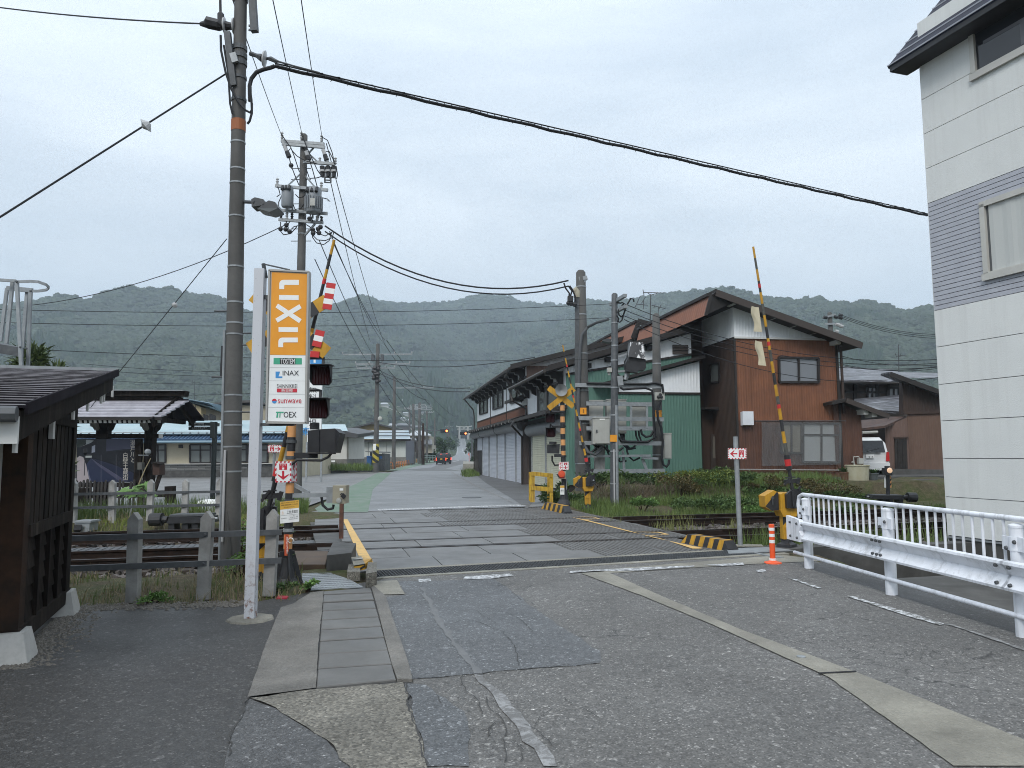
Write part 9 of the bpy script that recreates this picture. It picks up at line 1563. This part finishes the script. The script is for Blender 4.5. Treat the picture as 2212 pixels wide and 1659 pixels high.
def bush(name,label,c,r,h,n,m,ls=.12,stems=4,group=None,cat='shrub',flat_=1.0,wl=.45,stemm=None):
 t_=thing(name,label,cat,c,0,group);c=V3(c);mb=MB();vs=[];fs_=[];cl=[(V3((RV.gauss(0,.45)*r,RV.gauss(0,.45)*r*flat_,h*RV.uniform(.3,.85))),RV.uniform(.25,.5))for _ in range(max(4,int(9*r)))]
 for _ in range(n):
  o_,cr_2=RV.choice(cl);d=V3((RV.gauss(0,1),RV.gauss(0,1),RV.gauss(0,.9)));d=d.normalized()*cr_2*r*RV.uniform(.55,1.1);p=c+o_+V3((d.x,d.y,d.z*h/r*.55))
  if p.z<c.z:p.z=c.z+RV.uniform(0,.1)
  dr_=V3((RV.gauss(0,1),RV.gauss(0,1),RV.uniform(-.2,.9))).normalized();s_=dr_.cross(V3((RV.random(),RV.random(),RV.random()))).normalized();l=ls*RV.uniform(.6,1.3);o=len(vs);vs+=[p,p+dr_*l*.5+s_*l*wl*.5,p+dr_*l,p+dr_*l*.5-s_*l*wl*.5];fs_.append((o,o+1,o+2,o+3))
 mb.v=vs;mb.f=fs_;mb.m=[0]*len(fs_);part(t_,'foliage',mb,m);sm=MB()
 for k in range(stems):o_,_=cl[k%len(cl)];sm.tube([c+V3((RV.uniform(-.1,.1)*r,RV.uniform(-.1,.1)*r,-.05)),c+o_*.6,c+o_],[.02+.02*h/2,.012,.006],5)
 part(t_,'stem',sm,stemm or WOOD_B);return t_
def gpt(x,y,Y,z=None):p=A(*KZ8(x,y),Y);p.z=hgt(p.x,p.y)if z is None else z;return p
bs=[(30,24.6,.9,1.1,LF3,900,.10,'reddish brown and yellow sapling on the bank left of the SOS post'),(130,25.2,1.2,.85,LF2,1300,.09,'yellow green bush on the bank left of the SOS post'),(230,25.4,1.0,.8,LF1,1200,.10,'leafy green bush just left of the SOS post'),(330,25.6,1.0,.85,LF1,1200,.10,'green bush behind the SOS post'),(480,25.0,.9,.8,LF1,1200,.10,'green bush right of the SOS post'),(590,25.2,.8,1.05,LF3,900,.09,'tall brownish weed clump left of the near right barrier'),(760,24.6,.9,.75,LF1,1000,.11,'broad green weed clump right of the near right barrier'),(850,25.0,.75,1.1,LF3,800,.09,'tall brown seeded weed before the house wall'),(955,25.0,.75,1.0,LF3,800,.09,'second tall brown weed nearer the tub'),(1050,24.8,.8,.6,LF1,900,.10,'green weeds at the left end of the retaining wall')]
for x,Y,r,h,mm,n,ls,lab in bs:bush('wild_shrub',lab,gpt(x,300,Y),r*.9,h*.66,int(n*1.3),mm,ls,5,'shrubs on the bank',wl=.35)
for x,Y,r,h,mm,lab in((40,22.0,.7,.55,LF1,'small round weed on the low strip at the far left of the bank'),(200,21.6,.8,.65,LF1,'round weed below the bank left of the SOS post'),(390,21.8,.9,.6,LF1,'round weed below the bank behind the SOS post'),(530,21.4,.7,.5,LF4,'light green weed below the bank by the barrier'),(-200,22.2,.6,.6,LF4,'climbing bright weed on the bank edge near the poles'),(1000,21.0,.8,.5,LF1,'weed below the bank behind the guard rail end')):bush('wild_shrub',lab,gpt(x,420,Y),r*.8,h*.75,900,mm,.10,4,'weeds under the bank',wl=.35)
for x,y,Y,r,h,lab in((310,1290,24.6,.55,.55,'broad leaved weeds beside the far signal pole'),(450,1290,25.5,.7,.5,'weeds right of the far signal pole'),(740,1290,26.0,.9,.5,'weeds under the grey cabinets'),(960,1250,26.0,1.0,.5,'weeds under the right cabinets'),(250,1330,24.8,.4,.75,'spindly weed behind the yellow guard frame')):p=A(*KB1(x,y),Y);p.z=hgt(p.x,p.y);bush('wild_shrub',lab,p,r,h,1200,LF1,.12,4,'weeds by the cabinets')
p=A(*KA4(830,1640),21.2);p.z=.05;t_=thing('fig_plant','young plant with big pale green lobed leaves before the picket fence','plant',p);sm=MB()
for k in range(26):
 x,y=RV.choice(((640,1520),(700,1540),(830,1480),(900,1450),(900,1530),(960,1560),(1010,1580),(860,1560),(780,1580)));e=A(*KA4(x+RV.uniform(-35,35),y+RV.uniform(-25,25)),21.0+RV.uniform(-.2,.3));dr_=V3((RV.uniform(-1,1),RV.uniform(-1,.3),RV.uniform(-.5,.2))).normalized();nr=V3((RV.uniform(-.3,.3),-.6,.8)).normalized();s_=dr_.cross(nr).normalized();l=RV.uniform(.28,.42);m=MB();pts=[]
 for a_,rr_ in((0,.15),(.5,.7),(.8,.35),(1.2,.95),(1.5,.45),(pi/2+.0,.5),(2.0,.9),(2.4,.35),(2.7,.7),(pi,.15)):pts.append(e+s_*cos(a_)*l*rr_*.8+dr_*sin(a_)*l*rr_)
 m.face(pts);part(t_,'leaf',m,LF4)
 if k<8:sm.tube([p,p.lerp(e,.6)+V3((0,0,.1)),e],[.02,.012,.006],5)
part(t_,'stem',sm.tube([A(*KA4(820,1590),21.2),A(*KA4(850,1440),21.2),A(*KA4(930,1250),21.4),A(*KA4(1005,1105),21.6)],[.025,.02,.015,.01],6),mat('dry_stalk',(.25,.2,.11),None,5,.7))
p=G(*KZ4(650,1440));t_=thing('tall_weed','tall thin leafy weed growing at the signal base','plant',p);sm=MB().tube([p,p+V3((-.03,0,.4)),p+V3((-.06,0,.95))],[.008,.006,.003],5);part(t_,'stem',sm,LF4);m=MB()
for k in range(26):z=.1+k*.033;a_=k*2.4;d=V3((cos(a_),sin(a_),.35)).normalized()*RV.uniform(.06,.12);s_=V3((-sin(a_),cos(a_),0))*.014;q_=p+V3((-.06*z,0,z));m.add([q_,q_+d*.5+s_,q_+d,q_+d*.5-s_],[(0,1,2,3)])
part(t_,'leaves',m,LF4)
for k,(x,y,r,h,lab)in enumerate(((1050,1360,.22,.35,'leafy weed tuft at the foot of the big concrete pole'),(780,1490,.12,.12,'low weed beside the checker plate'),(560,1480,.2,.12,'mossy weeds by the signal base'),(250,1180,.2,.55,'green weed right behind the white sign post'),(640,1520,.2,.1,'bright low weeds at the lot edge'))):p=G(*(KZ4(x,y)if k not in(0,4)else KZ2((2090,1250)[k==4]if k==0 else 1300,1190 if k==0 else 1390)));bush('weed',lab,p,r,h,350,LF4 if k!=2 else LF1,.05,3,'weeds on the near verge','weed')
# trees
def tree(label,base,h,r,mm,n,ls,kind='d',group=None):
 t_=thing('pine_tree' if kind=='c' else 'tree',label,'tree',base,0,group);b_=V3(base);sm=MB().tube([b_-V3((0,0,.2)),b_+V3((.02*h,0,h*.4)),b_+V3((0,0,h*.9))],[h*.022,h*.014,h*.004],8);cl=[]
 for k in range(16):
  a_=RV.uniform(0,6.28);f=RV.uniform(.3,.95);rr_=r*(1-f*.85 if kind=='c' else sin(pi*min(.95,f*.8+.15)))*RV.uniform(.5,1.0);e=b_+V3((cos(a_)*rr_,sin(a_)*rr_,h*f));cl.append((e,r*RV.uniform(.22,.4)));sm.tube([b_+V3((0,0,h*f*.75)),e],[h*.006,h*.002],5)
 part(t_,'trunk',sm,WOOD_B);vs=[];fs_=[]
 for _ in range(n):
  o_,rr_=RV.choice(cl);d=V3((RV.gauss(0,1),RV.gauss(0,1),RV.gauss(0,.8))).normalized()*rr_*RV.uniform(.4,1.1);p=o_+d;dr_=(d.normalized()+V3((RV.gauss(0,.5),RV.gauss(0,.5),RV.uniform(-.3,.6)))).normalized();s_=dr_.cross(V3((RV.random(),RV.random(),1))).normalized();l=ls*RV.uniform(.6,1.4);o=len(vs);wl=.12 if kind=='c' else .35;vs+=[p,p+dr_*l*.5+s_*l*wl,p+dr_*l,p+dr_*l*.5-s_*l*wl];fs_.append((o,o+1,o+2,o+3))
 mb=MB();mb.v=vs;mb.f=fs_;mb.m=[0]*len(fs_);part(t_,'crown',mb,mm);return t_
PINE=leafm('pine_needles',(.055,.085,.03),(.10,.13,.05));DKL=leafm('street_tree_leaves',(.03,.06,.02),(.06,.10,.035))
p=A(*KZ1(330,1020),17.0);tree('bushy pine tree rising behind the left kiosk roof',V3((p.x,17.0,0)),A(*KZ1(345,850),17).z,1.1,PINE,5200,.20,'c');p=A(*KZ1(470,1000),18.0);tree('smaller pine beside the bushy pine behind the kiosk',V3((p.x,18,0)),A(*KZ1(475,915),18).z,.5,PINE,2600,.2,'c');p=A(*KZ1(100,1000),18.0);tree('pine top left of the ladder frame behind the kiosk',V3((p.x,18,0)),A(*KZ1(150,925),18).z,.6,PINE,2600,.2,'c')
for x,yb,yt,Y,r,lab in((990,1165,985,165,1.9,'round green street tree right of the junction poles'),(1160,1090,985,330,1.8,'shrubby tree on the left verge of the hill road'),(1172,1060,960,380,1.9,'tree on the left verge nearer the stone gate'),(880,1175,1090,150,1.3,'small shrub tree before the cream house'),(1335,1160,1020,200,1.9,'tree on the right side of the hill road'),(1385,1200,1172,130,.6,'low clipped bush at the right kerb of the junction'),(1080,1140,985,240,2.4,'dark tree behind the round street tree')):Y=HY(*KZ5(x,yb),Y)if Y>240 else Y;p=A(*KZ5(x,yb),Y);p.z=p.z-.3 if Y>200 else 0;r=r*max(1,Y/330)if Y>330 else r;tree(lab,p,A(*KZ5(x,yt),Y).z-p.z,r,DKL,1500,.4 if Y>140 else .25,'d','trees by the hill road')
# gravel and litter at the kiosk foot
rn=np.random.RandomState(5);vs=[];fs_=[]
for _ in range(1500):
 t=rn.uniform(-.3,2.2);n_=abs(rn.normal(0,.16))-.06;p=KP(t,n_,0)
 s=rn.uniform(.006,.018);o=len(vs);vs+=[p+V3((a*s*rn.uniform(.7,1.3),b*s*rn.uniform(.7,1.3),c*s*.7))for a,b,c in((-1,-1,0),(1,-1,0),(1,1,0),(-1,1,0),(0,0,1.2))];fs_+=[(o,o+1,o+4),(o+1,o+2,o+4),(o+2,o+3,o+4),(o+3,o,o+4)]
for _ in range(900):
 f=rn.uniform(0,1);p=G(*KZ2(630+f*1500,1440-f*40))+V3((rn.normal(0,.04),rn.normal(0,.10),.004));s=rn.uniform(.006,.02);o=len(vs);vs+=[p+V3((a*s*rn.uniform(.7,1.3),b*s*rn.uniform(.7,1.3),c*s*.7))for a,b,c in((-1,-1,0),(1,-1,0),(1,1,0),(-1,1,0),(0,0,1.2))];fs_+=[(o,o+1,o+4),(o+1,o+2,o+4),(o+2,o+3,o+4),(o+3,o,o+4)]
mb=MB();mb.v=vs;mb.f=fs_;mb.m=[0]*len(fs_);stuff('gravel',mb,mat('grit',(.2,.185,.16),(.09,.08,.07),30,.9),'loose grit scattered along the kiosk foot and lot edge','gravel')
